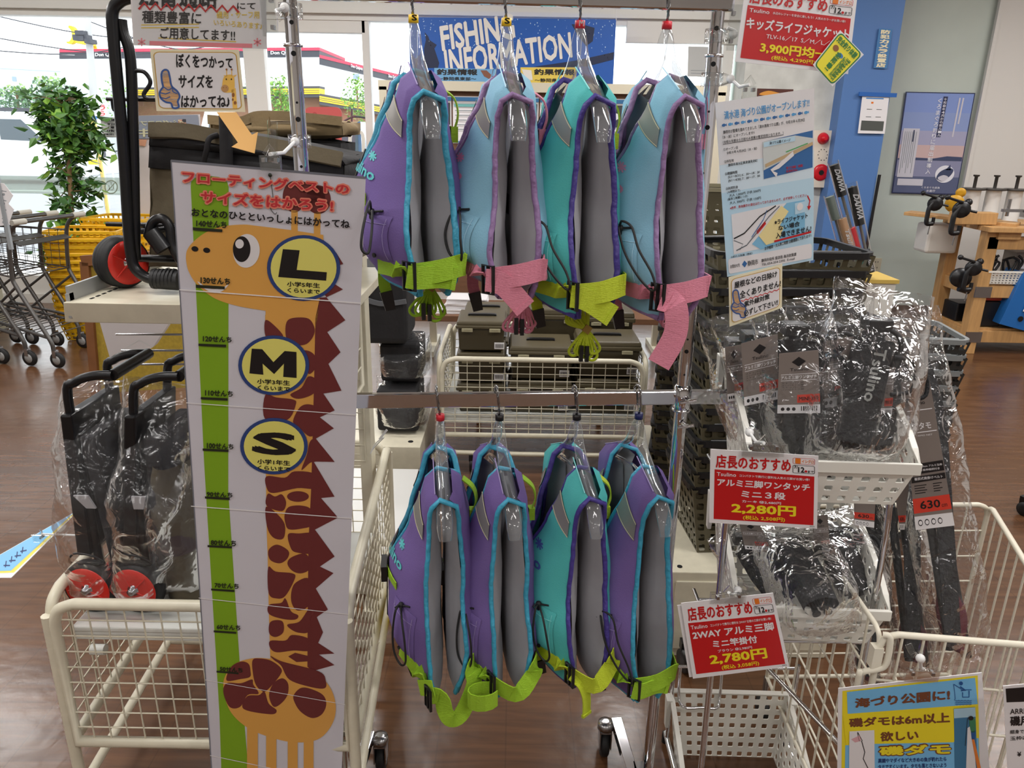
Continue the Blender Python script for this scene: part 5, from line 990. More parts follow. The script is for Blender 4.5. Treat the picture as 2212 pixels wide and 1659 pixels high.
def net(label, q0, q1, card, w, seed, num=True, full=False):
    P0, P1 = at(*q0), at(*q1); d = (P1 - P0).normalized(); R_ = (V((1, 0, 0)) - d * d.x).normalized(); n = R_.cross(d); t = thing('bagged_landing_net', label, 'landing net', P0, 0, 'bagged landing nets'); Ln = (P1 - P0).length
    b = MB(); b.tube([P0 + R_ * .012, P0.lerp(P1, .9) + R_ * .006], .011, 10); b.tube([P0.lerp(P1, .03) - R_ * .02, P0.lerp(P1, .8) - R_ * .018], .009, 10); b.build('pole', TUBEK, t)
    b = MB(); b.bar(cr([P0.lerp(P1, .05) + n * .015 - R_ * .02, P0.lerp(P1, .4) + n * .02 + R_ * .0, P0.lerp(P1, .75) + n * .015 + R_ * .02, P0.lerp(P1, .96)], 6), .035, .004, n); b.build('shoulder_belt', POUCH, t)
    b = MB(); b.grid(lambda u, v: P0.lerp(P1, .02 + .22 * v) + R_ * (.03 * math.cos(2 * PI * u) * math.sin(PI * (.1 + .85 * v))) + n * (.025 * math.sin(2 * PI * u) - .01), 14, 10, 0, True, True); b.build('net', NETM, t)
    Pc = Pl(*[(x, y, q1[2] * .35 + q0[2] * .65 - .05) for x, y in card[:3]]); s_ = Loc(Pc, card); b = MB(); sheet(b, Pc, card, 0, .0006); shp(b, s_, [(0, .91), (1, .91), (1, 1), (0, 1)], 1, 1)
    shp(b, s_, [(.0, .79), (1, .785), (1, .885), (.0, .89)], 2, 1); txt(b, '630', s_, (.18, .81, .72, .865), 3, .02, 2); txt(b, 'cm', s_, (.75, .845, .9, .865), 3, 0, 2)
    for k in range(4): shp(b, s_, ell(.14 + k * .17, .955, .06, .022, 12), 3, 2); shp(b, s_, ell(.14 + k * .17, .955, .045, .015, 12), 1, 3)
    if full:
        shp(b, s_, [(.4, .04), (.62, .085), (.4, .13), (.2, .085)], 3, 1); txt(b, 'Tsulino', s_, (.15, .135, .72, .16), 3, .01, 1); line(b, s_, [(.1, .20), (.92, .195)], .006, 1); txt(b, '磯用', s_, (.0, .225, .32, .27), 1, .02, 1); txt(b, '伸縮タモ', s_, (.0, .28, .80, .33), 1, .02, 1); line(b, s_, [(.05, .35), (.95, .345)], .006, 1); txt(b, 'ISO-TAMO NET', s_, (.1, .365, .8, .375), 1, 0, 1)
        shp(b, s_, [(.02, .56), (.98, .55), (.98, .62), (.02, .63)], 3, 1); txt(b, '4ツ折り50cm アルミ玉枠', s_, (.06, .57, .94, .585), 1, .01, 2); txt(b, '３段伸縮柄付き', s_, (.3, .595, .85, .61), 1, .01, 2); shp(b, s_, [(.02, .645), (.98, .635), (.98, .675), (.02, .685)], 3, 1); txt(b, '着脱式肩掛けベルト', s_, (.1, .648, .9, .668), 1, .01, 2)
        for k in range(4): line(b, s_, [(.08, .705 + k * .017), (.42 - .05 * (k % 2), .704 + k * .017)], .006, 3, 1); line(b, s_, [(.6, .702 + k * .017), (.85 - .07 * (k % 2), .701 + k * .017)], .006, 3, 1)
    b.build('header_card', [CARD, WHITE, CRED, BLACK], t); bag(P0 - d * .02, P1 + d * .03, w, .10, R_, BAG, t, seed + 30, .010, 30, 40)
net('tallest bagged landing net with long grey card and red 630 label', (2075, 1420, 1.36), (1962, 700, 1.55), ((1946, 826), (2008, 820), (2062, 1135), (1978, 1145)), .135, 1, full=True)
net('bagged landing net behind the topmost basket, red 630 label low left', (1880, 1480, 1.42), (1862, 1010, 1.62), ((1842, 1000), (1896, 1000), (1888, 1140), (1846, 1134)), .10, 2)
net('bagged landing net between the two others, card mostly hidden', (1985, 1440, 1.40), (1925, 960, 1.60), ((1925, 1000), (1968, 1000), (1954, 1144), (1944, 1144)), .10, 3)

# ================================================================ leaflets clipped to the cart
X7 = lambda pts: px(1440, 1250, .349, pts)
P = Pl((1812, 1487, 1.06), (2118, 1454, 1.045), (1808, 1690, 1.075)); t = thing('net_poster', 'blue and yellow fishing net poster clipped to the wire cart', 'poster', P(1960, 1700)); b = MB()
q = ((1811, 1487), (2121, 1453), (2152, 1840), (1806, 1880)); sheet(b, P, q, 0, .001); shp(b, P, X7([(1088, 695), (1925, 598), (1950, 1700), (1075, 1780)]), 1, 1); shp(b, P, X7([(1115, 700), (1908, 612), (1925, 775), (1120, 835)]), 2, 2); shp(b, P, X7([(1105, 1030), (1930, 985), (1950, 1700), (1095, 1780)]), 2, 2); shp(b, P, X7([(1090, 845), (1925, 800), (1775, 1010), (1280, 1020), (1285, 940), (1130, 945), (1110, 1030)]), 1, 3)
txt(b, '海づり公園に!', P, X7([(1162, 738), (1752, 680), (1752, 748), (1165, 798)]), 3, .04, 4); txt(b, '磯ダモは6m以上', P, X7([(1126, 862), (1750, 822), (1752, 888), (1128, 918)]), 3, .04, 4); txt(b, '欲しい', P, X7([(1320, 946), (1556, 932), (1558, 995), (1322, 1005)]), 3, .04, 4)
qq = X7([(1312, 1036), (1756, 1015), (1756, 1082), (1314, 1090)]); txt(b, '磯ダモ', P, gr(qq, 2.5), 3, .09, 4); txt(b, '磯ダモ', P, qq, 1, .04, 5)
for k, s_ in enumerate(('黒鯛やマダイなど大きめの魚が釣れたら', 'タモですくいます。タモも落とさないよう', '注意してください。')): txt(b, s_, P, X7([(1308, 1110 + k * 38), (1730 - 120 * (k == 2), 1098 + k * 38), (1730 - 120 * (k == 2), 1126 + k * 38), (1308, 1138 + k * 38)]), 4, .02, 4)
shp(b, P, X7([(1130, 942), (1284, 934), (1290, 1500), (1125, 1500)]), 0, 4); line(b, P, X7([(1180, 945), (1210, 1000), (1190, 1000), (1180, 950)]), 1.4, 5, 5); line(b, P, X7([(1205, 1000), (1225, 1070), (1215, 1110), (1260, 1200)]), 1.8, 5, 5); shp(b, P, X7([(1140, 990), (1195, 965), (1200, 1000), (1165, 1010)]), 6, 5)
shp(b, P, X7([(1775, 802), (1908, 792), (1935, 1500), (1790, 1500)]), 7, 4); shp(b, P, X7([(1775, 802), (1908, 792), (1911, 850), (1777, 860)]), 8, 5); shp(b, P, X7([(1860, 920), (1890, 900), (1915, 1200), (1850, 1200)]), 0, 5); shp(b, P, cr2(X7([(1870, 860), (1890, 850), (1910, 880), (1905, 940), (1880, 940)])), 10, 6); shp(b, P, X7([(1880, 940), (1908, 935), (1905, 990), (1885, 990)]), 9, 6); shp(b, P, X7(ell(1880, 858, 16, 14)), 5, 7); line(b, P, X7([(1860, 860), (1845, 1030)]), 1, 5, 6); shp(b, P, X7([(1885, 985), (1900, 985), (1950, 1200), (1925, 1200)]), 11, 6)
shp(b, P, X7(ell(1820, 645, 12, 12)), 9, 4); line(b, P, X7([(1815, 665), (1850, 690), (1820, 690)]), 3, 9, 4); line(b, P, X7([(1775, 650), (1785, 740), (1778, 750)]), 1.2, 9, 4); line(b, P, X7([(1775, 650), (1830, 685), (1885, 685)]), 1.6, 9, 4); line(b, P, X7([(1830, 700), (1830, 730), (1870, 730), (1870, 690)]), 2.2, 9, 4)
for k in range(3): line(b, P, X7([(1785 + i * 10, 752 + k * 11 + (3 if i % 2 else -2)) for i in range(11)]), 1.4, 9, 4)
b.build('paper', [WHITE, mat('poster_yellow', (240, 222, 44), .45), mat('poster_blue', (120, 190, 236), .45), mat('poster_brown', (120, 70, 44), .5), mat('poster_navy', (30, 60, 120), .5), BLACK, mat('poster_net_pink', (220, 170, 176), .5), mat('photo_sea', (60, 120, 160), .5), mat('photo_sky', (170, 206, 224), .5), mat('poster_icon_blue', (24, 84, 150), .5), mat('photo_jacket', (60, 130, 90), .5), mat('photo_orange', (230, 130, 50), .5)], t)
clip('clear forked sign clip on the wire cart, gripping the blue and yellow poster', at(1975, 1405, 1.05), at(1990, 1462, 1.045), rr=0, wide=.055)
P = Pl((2168, 1482, 1.0), (2300, 1470, .99), (2178, 1659, 1.01)); b = MB(); sheet(b, P, ((2167, 1482), (2330, 1466), (2350, 1840), (2186, 1850)), 0, .001); shp(b, P, X7([(2098, 680), (2500, 650), (2500, 750), (2104, 765)]), 1, 1)
for s_, y0, y1, w_, bo in (('ARREST', 805, 838, 150, .01), ('磯用玉網', 850, 912, 250, .03), ('細身で軽く持ち運びしやすい', 935, 960, 380, .01), ('玉枠は別売りです', 975, 1000, 300, .01), ('¥', 1070, 1100, 24, .02)): txt(b, s_, P, X7([(2125 + (y0 > 1000) * 45, y0), (2125 + (y0 > 1000) * 45 + w_, y0 - w_ * .05), (2125 + (y0 > 1000) * 45 + w_, y1 - w_ * .05), (2125 + (y0 > 1000) * 45, y1)]), 1, bo, 2)
tag(b.build('product_leaflet', [WHITE, BLACK]), 'white leaflet with black head cut by the right edge of the picture', 'leaflet')
# ================================================================ cream wire cart at the left
ZT = .60
FLc = atz(96, 1303, ZT); FRc = atz(742, 1330, ZT); BRc = atz(838, 958, ZT); BLc = V((FLc.x + (BRc.x - FRc.x), BRc.y, ZT)); FRc = V((FRc.x, FLc.y, ZT))
lc = thing('wire_cart', 'cream tubular wire cart at the left, two bagged trolleys standing in it', 'cart', ((FLc.x + FRc.x) / 2, (FLc.y + BLc.y) / 2, 0))
ZM = .245
for nm, p, q, nx, ny in (('front_panel', FLc, FRc, 16, 9), ('back_panel', BLc, BRc, 16, 9), ('left_panel', BLc, FLc, 14, 7), ('right_panel', BRc, FRc, 16, 9)):
    b = MB(); d = (q - p).normalized() * .012; wirepanel(b, dn(p + d, ZM), dn(q - d, ZM), q - d, p + d, nx, ny, .0125, .0019, .05); b.build(nm, CREAM, lc)
for p in (FLc, FRc, BLc, BRc):
    b = MB(); b.tube([dn(p, ZT - .03), dn(p, .10)], .0125, 10); b.build('leg', CREAM, lc)
    b = MB(); b.box(dn(p, .085), (.045, .045, .02)); b.box(dn(p + V((.016, 0, 0)), .06), (.003, .03, .06)); b.box(dn(p - V((.016, 0, 0)), .06), (.003, .03, .06)); c = b.build('caster_fork', STEEL, lc)
    b = MB(); b.lathe([(.008, -.012), (.036, -.012), (.038, 0), (.036, .012), (.008, .012)], dn(p, .039), (1, 0, 0), 20); b.build('wheel', RUB, c); OFF[c.name] = V(lc.location)
b = MB()
for p, q in ((BLc, FLc), (BRc, FRc)): b.tube([dn(p, .115), dn(q, .115)], .011, 8)
b.tube([dn(FLc, .115).lerp(dn(BLc, .115), .6), dn(FRc, .115).lerp(dn(BRc, .115), .6)], .011, 8); b.build('base_rail', CREAM, lc)
b = MB(); a = dn(FLc, ZM).lerp(dn(FRc, ZM), .50) + V((0, -.013, 0)); c = a + V((.12, 0, 0)); b.box((a + c) / 2, (.12, .004, .016)); b.build('maker_plate', STEEL, lc)
# deck board inside
b = MB(); z = .515; b.box(((FLc.x + FRc.x) / 2, FLc.y + .24, z), (FRc.x - FLc.x - .05, .42, .012)); b.box(((FLc.x + FRc.x) / 2, FLc.y + .04, z - .014), (FRc.x - FLc.x - .05, .012, .03))
b.lathe([(.012, 0), (.012, .03)], (FLc.x + .06, FLc.y + .03, z - .05), (1, 0, 0), 12)
tag(b.build('deck_board', mat('pale_deck', (214, 216, 210), .4), bevel=.003), 'pale grey deck board lying inside the left cream cart', 'board')
# ---------------------------------------------------------------- bagged folding trolleys
WRED = mat('wheel_red', (210, 42, 30), .35)
ZD = .521
def wheel(t, c, ax, r=.048, w=.034, name='wheel'):
    ax = V(ax).normalized(); b = MB(); b.lathe([(r * .7, -w / 2), (r * .92, -w / 2), (r, -w * .3), (r, w * .3), (r * .92, w / 2), (r * .7, w / 2)], c, ax, 28)
    for k in (-.2, 0, .2): b.lathe([(r, k * w - .001), (r * 1.012, k * w), (r, k * w + .001)], c, ax, 28)
    wb = b.build(name, RUB, t); b = MB(); b.lathe([(.006, -w * .53), (r * .55, -w * .53), (r * .84, -w * .55), (r * .86, -w * .49), (r * .86, w * .53), (.006, w * .53)], c, ax, 28)
    for k in range(5): a = 2 * PI * k / 5; u_ = ax.orthogonal().normalized(); v_ = ax.cross(u_); b.tube([V(c) - ax * (w * .55), V(c) - ax * (w * .54) + (u_ * math.cos(a) + v_ * math.sin(a)) * r * .76], .002, 6)
    b.build('hub', WRED, wb); b = MB(); b.lathe([(.003, -w * .5 - .014), (.008, -w * .5 - .012), (.008, -w * .5 - .004), (.013, -w * .5 - .002), (.013, -w * .5)], c, ax, 12); b.build('axle_nut', STEEL, wb); OFF[wb.name] = V(t.location); return wb
def folded_trolley(label, u, Y, dx, seed):
    c = at(u, 1277, Y); c.z = ZD + .060; t = thing('folding_trolley', label, 'trolley', (c.x, Y, ZD), 0, 'bagged folding trolleys')
    wheel(t, c, (.12, 1, 0), .060); wheel(t, c + V((.01, .24, 0)), (0, 1, 0), .060)
    for dy in (.04, .20):
        b = MB(); top = V((c.x + dx, Y + dy, 1.0)); b.tube(cr([c + V((.0, dy, .0)), c + V((dx * .3, dy, .18)), top, top + V((.02, 0, .035)), top + V((.06, 0, .05)), top + V((.10, 0, .052))], 5), .0095, 10); b.build('upright', BLKM, t)
    b = MB(); b.tube([c + V((0, -.01, 0)), c + V((.01, .25, 0))], .008, 8); b.build('axle', BLKM, t); b = MB(); b.tube([V((c.x + dx + .1, Y + .04, 1.052)), V((c.x + dx + .1, Y + .20, 1.052))], .012, 10); b.build('grip', BLKM, t)
    b = MB(); b.hexa([V((c.x + a, Y + y, z_)) for z_, a0, a1 in ((ZD + .12, -.035, -.005), (.97, dx * .9 - .012, dx * .9 + .012)) for a, y in ((a0, .02), (a1, .02), (a1, .22), (a0, .22))]); b.build('folded_plate', BLKM, t, bevel=.004)
    b = MB(); b.hexa([V((c.x + a, Y + y, z_)) for z_, a0, a1 in ((ZD + .09, .03, .06), (.92, dx + .012, dx + .045)) for a, y in ((a0, .03), (a1, .03), (a1, .21), (a0, .21))]); b.build('cloth_panel', mat('bag_black', (34, 33, 36), .8, noise=.1), t, bevel=.006)
    b = MB(); b.hexa([V((c.x + a, Y + y, z_)) for z_, a0, a1 in ((ZD + .25, .02, .04), (.80, dx * .6 + .0, dx * .6 + .03)) for a, y in ((a0, -.005), (a1, -.005), (a1, .0), (a0, .0))]); b.build('paper_leaflet', mat('leaflet_grey', (168, 166, 168), .6), t)
    b = MB(); b.tube(cr([c + V((-.03, -.01, .06)), c + V((-.02, -.012, .085)), c + V((.02, -.012, .08)), c + V((.04, -.01, .06))], 4, True), .0025, 6); b.build('stand_loop', BLKM, t)
    bag((c.x, Y + .11, ZD + .002), (c.x + dx + .03, Y + .11, 1.02), .15, .31, (1, 0, .0), BAGW, t, seed, .014, 34, 34, 1.1); return t
folded_trolley('bagged folding trolley with red wheels, outer one in the left cart', 202, 1.43, -.005, 41)
folded_trolley('bagged folding trolley with red wheels, next to the height chart edge', 300, 1.43, .03, 42)
t = thing('bagged_cooler', 'brown fabric cooler folded in a clear bag beside the bagged trolleys', 'cooler bag', (at(395, 1290, 1.5).x, 1.50, ZD)); x = at(395, 1290, 1.5).x; OLB = mat('olive_fabric_dark', (84, 76, 60), .85, noise=.12, nscale=12)
b = MB(); b.grid(lambda u, v: V((x + .02 + .055 * math.cos(2 * PI * u) * (1 - .15 * math.sin(v * 9)), 1.56 + .12 * math.sin(2 * PI * u), ZD + .004 + .33 * v)) + V((NZ.noise(V((u * 4, v * 6, 1))), NZ.noise(V((u * 4, v * 6, 7))), 0)) * .015, 22, 16, 0, True, True); b.build('cooler', OLB, t)
b = MB(); b.grid(lambda u, v: V((x + .02 + .059 * math.cos(2 * PI * u), 1.56 + .125 * math.sin(2 * PI * u), ZD + .13 + .05 * v)), 22, 4, 0, True, True); b.build('band', mat('band_plum', (66, 52, 54), .8), t)
bag((x + .02, 1.56, ZD + .001), (x + .02, 1.56, ZD + .42), .14, .28, (1, 0, 0), BAGW, t, 43, .014)

# ================================================================ gondola shelf with display trolleys
gx0, gx1 = at(140, 660, 1.5).x, -.33; zs = at(300, 655, 1.5).z
gd = thing('gondola_shelf', 'cream metal store shelf above the left wire cart', 'shelf', ((gx0 + gx1) / 2, 1.75, 0))
b = MB(); b.box(((gx0 + gx1) / 2, 1.74, zs - .012), (gx1 - gx0, .46, .022)); 
b.hexa([V((gx0 - (.012 if e else 0), 1.51, zs - .045)), V((gx1, 1.51, zs - .045)), V((gx1, 1.525, zs - .045)), V((gx0, 1.525, zs - .045)), V((gx0, 1.495, zs + .0)), V((gx1, 1.495, zs)), V((gx1, 1.525, zs)), V((gx0, 1.525, zs))] if (e := 1) else [])
b.build('shelf_board', CREAM, gd, bevel=.002)
b = MB()
for i in range(16): b.box((gx0 + .035, 1.54 + i * .024, zs - .0005), (.005, .012, .0015))
b.build('slots', HOLE, gd)
b = MB(); b.box((gx0 + .004, 1.72, zs + .014), (.006, .42, .032)); b.box((gx0 + .004, 1.515, zs - .01), (.006, .02, .05)); b.build('end_lip', mat('steel_lip', (170, 172, 172), .4, .3), gd)
xpz = at(786, 800, 2.05).x
for x in (gx0 + .05, xpz):
    b = MB(); b.box((x, 2.05, .73), (.034, .06, 1.26)); b.box((x, 2.05, .11), (.06, .10, .02)); b.build('upright', CREAM, gd, bevel=.002)
b = MB()
for i in range(11): b.tube([(gx0 + .05, 2.02, .62 + i * .05), (xpz, 2.02, .62 + i * .05)], .002, 5)
for i in range(13): x = gx0 + .05 + (xpz - gx0 - .05) * i / 12; b.tube([(x, 2.018, .62), (x, 2.018, 1.12)], .002, 5)
b.build('back_grid', CREAM, gd)
b = MB(); A, B_, Cc, D = V((xpz + .004, 1.62, .86)), V((xpz + .004, 2.0, .86)), V((xpz + .004, 2.0, 1.24)), V((xpz + .004, 1.62, 1.24)); wirepanel(b, A, B_, Cc, D, 5, 7, .007, .0022, .01); b.build('end_grid', CREAM, gd)
for u, v in ((250, 722), (262, 757), (290, 787)):
    b = MB(); p = at(u, v, 1.75); b.tube([p, V((p.x + .26, 1.80, p.z - .01)), V((p.x + .30, 2.02, p.z - .012))], .0028, 7); tag(b.build('display_hook', STEEL), {722: 'uppermost steel display rod over the bagged trolleys', 757: 'middle steel display rod over the bagged trolleys', 787: 'lowest steel display rod, touching the trolley grip'}[v], 'display hook')
P = Pl((210, 690, 2.06), (370, 690, 2.06), (260, 800, 2.07)); b = MB(); sheet(b, P, ((205, 660), (385, 668), (330, 750), (245, 800)), 0, .03); line(b, P, [(262, 758), (300, 735), (330, 750)], 1.5, 1); tag(b.build('packed_board', [mat('packed_white', (206, 200, 200), .3), mat('notice_grey', (0, 0, 0))]), 'whitish plastic-packed board hanging behind the display rods', 'package')
b = MB(); P = Pl((850, 1250, 1.9), (868, 1250, 1.7), (850, 1380, 1.9)); sheet(b, P, ((846, 1268), (862, 1240), (866, 1395), (843, 1340)), 0, .002); line(b, P, [(852, 1280), (856, 1360)], 3, 1); tag(b.build('yellow_tag', [YEL, BLACK]), 'yellow lettered tag behind the lower left purple vest', 'tag')
b = MB(); a = at(800, 980, 1.95); b.tube(cr([a, a + V((.015, 0, .03)), a + V((.04, 0, .05)), a + V((.01, .01, .015)), a], 5), .0016, 5); b.bar([a + V((.028, -.004, .045)), a + V((.05, -.004, .075))], .006, .0015, (0, -1, 0)); tag(b.build('cable_tie', mat('milky_plastic', (0, 0, 0))), 'white cable tie on the cart rail right of the height chart', 'cable tie')

# upright trolley with the red wheel
tr = thing('shopping_trolley', 'black tube trolley with red-hubbed wheel standing on the cream shelf', 'trolley', at(290, 580, 1.62))
K = lambda pts, Y=1.6: [at(u, v, Y) for u, v in pts]
b = MB(); b.tube(cr(K([(322, -14), (284, -6), (258, 4), (243, 28), (246, 90), (256, 200), (268, 340), (276, 470), (282, 545), (292, 580), (318, 600), (345, 604)]), 6), .0112, 12); b.build('main_tube', BLKM, tr)
b = MB(); b.tube(cr(K([(262, 42), (266, 70), (282, 130), (288, 300), (291, 450), (293, 560)], 1.612), 6), .0105, 12); b.build('inner_tube', BLKM, tr)
b = MB(); b.tube(cr(K([(284, 153), (308, 154), (322, 168), (324, 182), (312, 200), (312, 208), (320, 213), (345, 214)], 1.61), 5), .0042, 8); b.tube(cr(K([(230, 214), (345, 216)], 1.63), 2), .0038, 8); b.tube(cr(K([(242, 216), (246, 238), (262, 242)], 1.63), 4), .003, 6); b.build('hook_bracket', BLKM, tr)
b = MB(); b.tube(K([(330, 602), (388, 606)]), .021, 14)
for i in range(6): b.tube(K([(334 + i * 8, 602), (338 + i * 8, 602.5)]), .0222, 12)
b.build('foam_grip', RUB, tr)
b = MB(); b.tube(K([(288, 558), (470, 560)], 1.64), .008, 10); b.tube(K([(230, 484), (420, 488)], 1.66), .005, 8); b.tube(K([(268, 500), (320, 498), (420, 488)], 1.66), .0075, 8); b.build('axle', BLKM, tr)
c = at(262, 560, 1.66); c.z = zs + .056; wheel(tr, c, (-.86, .5, 0), .056, .05)
c2 = c + V((.42, .02, 0)); wheel(tr, c2, (-.86, .5, 0), .056, .05)
b = MB(); b.tube(cr(K([(320, 510), (330, 480), (350, 472), (366, 490), (372, 530), (388, 560), (400, 575)], 1.62), 5), .010, 10); b.tube(K([(325, 500), (355, 540)], 1.61), .018, 10); b.build('bungee_grip', BLKP, tr)
# cooler bags on it
OL = mat('olive_fabric', (98, 88, 68), .85, noise=.1, nscale=9, bump=.2, bscale=60); TAN = mat('tan_fabric', (142, 122, 88), .85, noise=.1, nscale=10, bump=.2, bscale=60); BKF = mat('black_fabric', (26, 25, 27), .8, noise=.1, bump=.2, bscale=60)
def soft(name, qs, Y0, Y1, m_, par, nb=8, amp=.006, bev=.012):
    """stuffed fabric block between front outline qs (tl,tr,br,bl in photo columns/rows) and depth Y1"""
    (a, b_, c, d) = [at(*q, Y0 + (Y1 - Y0) * 0) for q in qs]; dy = V((0, Y1 - Y0, 0)); m_b = MB()
    def face(A, B_, Cc, D, out):
        f = bil(A, B_, Cc, D); m_b.grid(lambda u, v: f(u, v) + V(out) * (.018 * math.sin(PI * u) * math.sin(PI * v) + amp * NZ.noise(f(u, v) * 16)), 14, 10)
    face(d, c, b_, a, (0, -1, 0)); face(a, b_, b_ + dy, a + dy, (0, 0, 1)); face(d + dy, d, a, a + dy, (-1, 0, 0)); face(c, c + dy, b_ + dy, b_, (1, 0, 0)); face(c + dy, d + dy, a + dy, b_ + dy, (0, 1, 0)); face(d + dy, c + dy, c, d, (0, 0, -1))
    return m_b.build(name, m_, par)
cb = thing('cooler_bag', 'olive and black cooler bag behind the top of the height chart', 'cooler bag', at(520, 580, 1.68))
soft('body', ((324, 330), (742, 385), (742, 590), (322, 575)), 1.68, 1.98, OL, cb); soft('black_panel', ((322, 312), (742, 352), (744, 400), (321, 362)), 1.672, 1.985, BKF, cb); soft('lid', ((323, 284), (735, 340), (745, 356), (321, 314)), 1.668, 1.99, BKF, cb, amp=.004)
b = MB(); b.bar(cr([at(323, 282, 1.664), at(400, 284, 1.664), at(478, 298, 1.664), at(600, 318, 1.664), at(738, 345, 1.664)], 6), .03, .014, (0, -1, .3)); b.grid(lambda u, v: at(324 + 412 * u, 281 + 62 * u, 1.67 + .30 * v) + V((0, 0, .012 * math.sin(PI * v))), 20, 8); b.build('lid_trim', OL, cb)
b = MB(); b.tube(cr([at(470, 292, 1.655), at(452, 300, 1.64), at(446, 325, 1.64), at(440, 350, 1.65)], 5), .006, 8); b.tube([at(487, 250, 1.64), at(490, 380, 1.645)], .013, 10); b.build('carry_cord', BKF, cb)
cb = thing('cooler_bag', 'tan-topped cooler bag behind the olive one, open lid raised', 'cooler bag', at(600, 560, 2.0))
soft('lid', ((452, 262), (738, 264), (740, 292), (452, 296)), 2.0, 2.22, TAN, cb, amp=.008); soft('body', ((470, 300), (735, 310), (735, 560), (470, 560)), 2.01, 2.2, BKF, cb)
b = MB(); b.bar(cr([at(450, 258, 1.99), at(520, 262, 1.99), at(560, 250, 1.99), at(640, 252, 1.99), at(738, 262, 1.99)], 6), .022, .012, (0, -1, 0)); b.bar([at(562, 252, 1.985), at(566, 290, 1.985)], .045, .006, (0, -1, 0)); b.build('lid_trim', TAN, cb)
# leaflet sticking out from the left rail
P = Pl((172, 1100, 1.95), (22, 1247, 1.62), (-60, 1240, 1.75)); b = MB(); q = ((172, 1100), (24, 1248), (-70, 1248), (-60, 1232)); sheet(b, P, q, 0, .001); shp(b, P, [(168, 1103), (30, 1237), (-60, 1240), (-55, 1232)], 1, 1); shp(b, P, [(160, 1108), (24, 1233), (-60, 1236), (-50, 1228)], 2, 2)
for i in range(4): line(b, P, [(8 + i * 12, 1222 - i * 10), (22 + i * 12, 1222 - i * 11)], 3, 3, 3); line(b, P, [(12 + i * 12, 1226 - i * 10), (14 + i * 12, 1212 - i * 10)], 2.4, 3, 3)
tag(b.build('side_leaflet', [WHITE, YEL, mat('poster_blue', (0, 0, 0)), mat('poster_navy', (0, 0, 0))]), 'blue and yellow leaflet seen edge-on at the far left', 'leaflet')
clip('clear sign clip on the left cart rail, gripping the edge-on leaflet', V((FLc.x, at(140, 1190, 1.75).y - .1, ZT)), at(92, 1165, 1.78), rr=0, wide=.05, side=(.6, -.6, .5))
# ================================================================ middle ground
# notice board with report sheets
BROWN = mat('board_brown', (108, 74, 50), .6, noise=.15, nscale=6, stretch=(1, 1, 8)); YN_ = 5.4
x0, x1 = at(832, 300, YN_).x, at(1548, 300, YN_).x; z1 = at(1100, 192, YN_).z; z0 = .42
nb = thing('notice_board', 'brown notice board with pale frame in front of the window', 'notice board', ((x0 + x1) / 2, YN_, 0))
b = MB(); b.box(((x0 + x1) / 2, YN_ + .03, (z0 + z1) / 2), (x1 - x0, .03, z1 - z0)); b.build('panel', BROWN, nb)
b = MB(); b.box(((x0 + x1) / 2, YN_, z1 + .01), (x1 - x0 + .06, .06, .06)); b.box((x0, YN_, (z0 + z1) / 2), (.05, .06, z1 - z0)); b.box((x1, YN_, (z0 + z1) / 2), (.05, .06, z1 - z0))
for x in (x0 + .3, x1 - .3): b.box((x, YN_ + .05, .21), (.05, .05, .42)); b.box((x, YN_ + .02, .02), (.06, .5, .04))
b.build('frame', mat('frame_beige', (206, 198, 176), .5), nb)
nc = 11
for i in range(nc):
    for j in range(3):
        x = x0 + .07 + (x1 - x0 - .10) * i / nc; z = z1 - .05 - j * .37; w_, h_ = .185, .30
        if i == 9: h_ = .32
        b = MB(); P = (lambda x, z: lambda u, v, k=0: V((x + u * w_, YN_ + .008 - .0012 * k, z - v * h_)))(x, z)
        b.box((x + w_ / 2, YN_ + .012, z - h_ / 2), (w_, .003, h_)); shp(b, P, [(.0, .02), (1, .02), (1, .10), (0, .10)], 1, 2)
        if (i + j) % 3 == 1: shp(b, P, [(.05, .14), (.95, .14), (.95, .60), (.05, .60)], 3, 2); shp(b, P, cr2([(.2, .4), (.5, .28), (.8, .36), (.6, .46)]), 0, 3)
        else: shp(b, P, [(.05, .16), (.95, .16), (.95, .22), (.05, .22)], 4, 2)
        for k in range(5): line(b, P, [(.08, .30 + k * .1), (.5 + .1 * ((k + i) % 4), .30 + k * .1)], .02, 2, 2)
        shp(b, P, [(.0, .95), (1, .95), (1, .985), (0, .985)], 1, 2)
        tag(b.build('report_sheet', [WHITE, mat('sheet_blue', (70, 140, 200), .5), mat('sheet_line', (150, 156, 160), .5), mat('sheet_photo', (58, 62, 66), .5), mat('sheet_teal', (110, 178, 176), .5)]), 'white fishing report sheet with blue head on the brown notice board', 'sheet', 'report sheets on the notice board')
# low table with papers
tb = thing('low_table', 'brown low table below the notice board', 'table', (0, 5.0, 0)); zt_ = .40
b = MB(); b.box(((x0 + x1) / 2 + .1, 5.02, zt_ - .02), (x1 - x0 + .2, .5, .04)); b.build('tabletop', BROWN, tb, bevel=.004)
for x in (x0 + .1, x1 - .05):
    for y in (4.82, 5.22): b = MB(); b.box((x, y, .19), (.05, .05, .38)); b.build('leg', BROWN, tb)
for k, (u, n_) in enumerate(((1010, 14), (915, 4), (1180, 6))):
    x = at(u, 660, 4.95).x; b = MB()
    for i in range(n_): b.box((x + RN.uniform(-.01, .01), 4.92 + RN.uniform(-.01, .01), zt_ + .004 + i * .007), (.26, .20, .006), M.Rotation(RN.uniform(-.06, .06), 3, 'Z'))
    tag(b.build('paper_stack', WHITE), ('tallest stack of white papers on the brown low table', 'thin stack of white papers on the left of the low table', 'stack of white papers at the right of the low table')[k], 'papers')
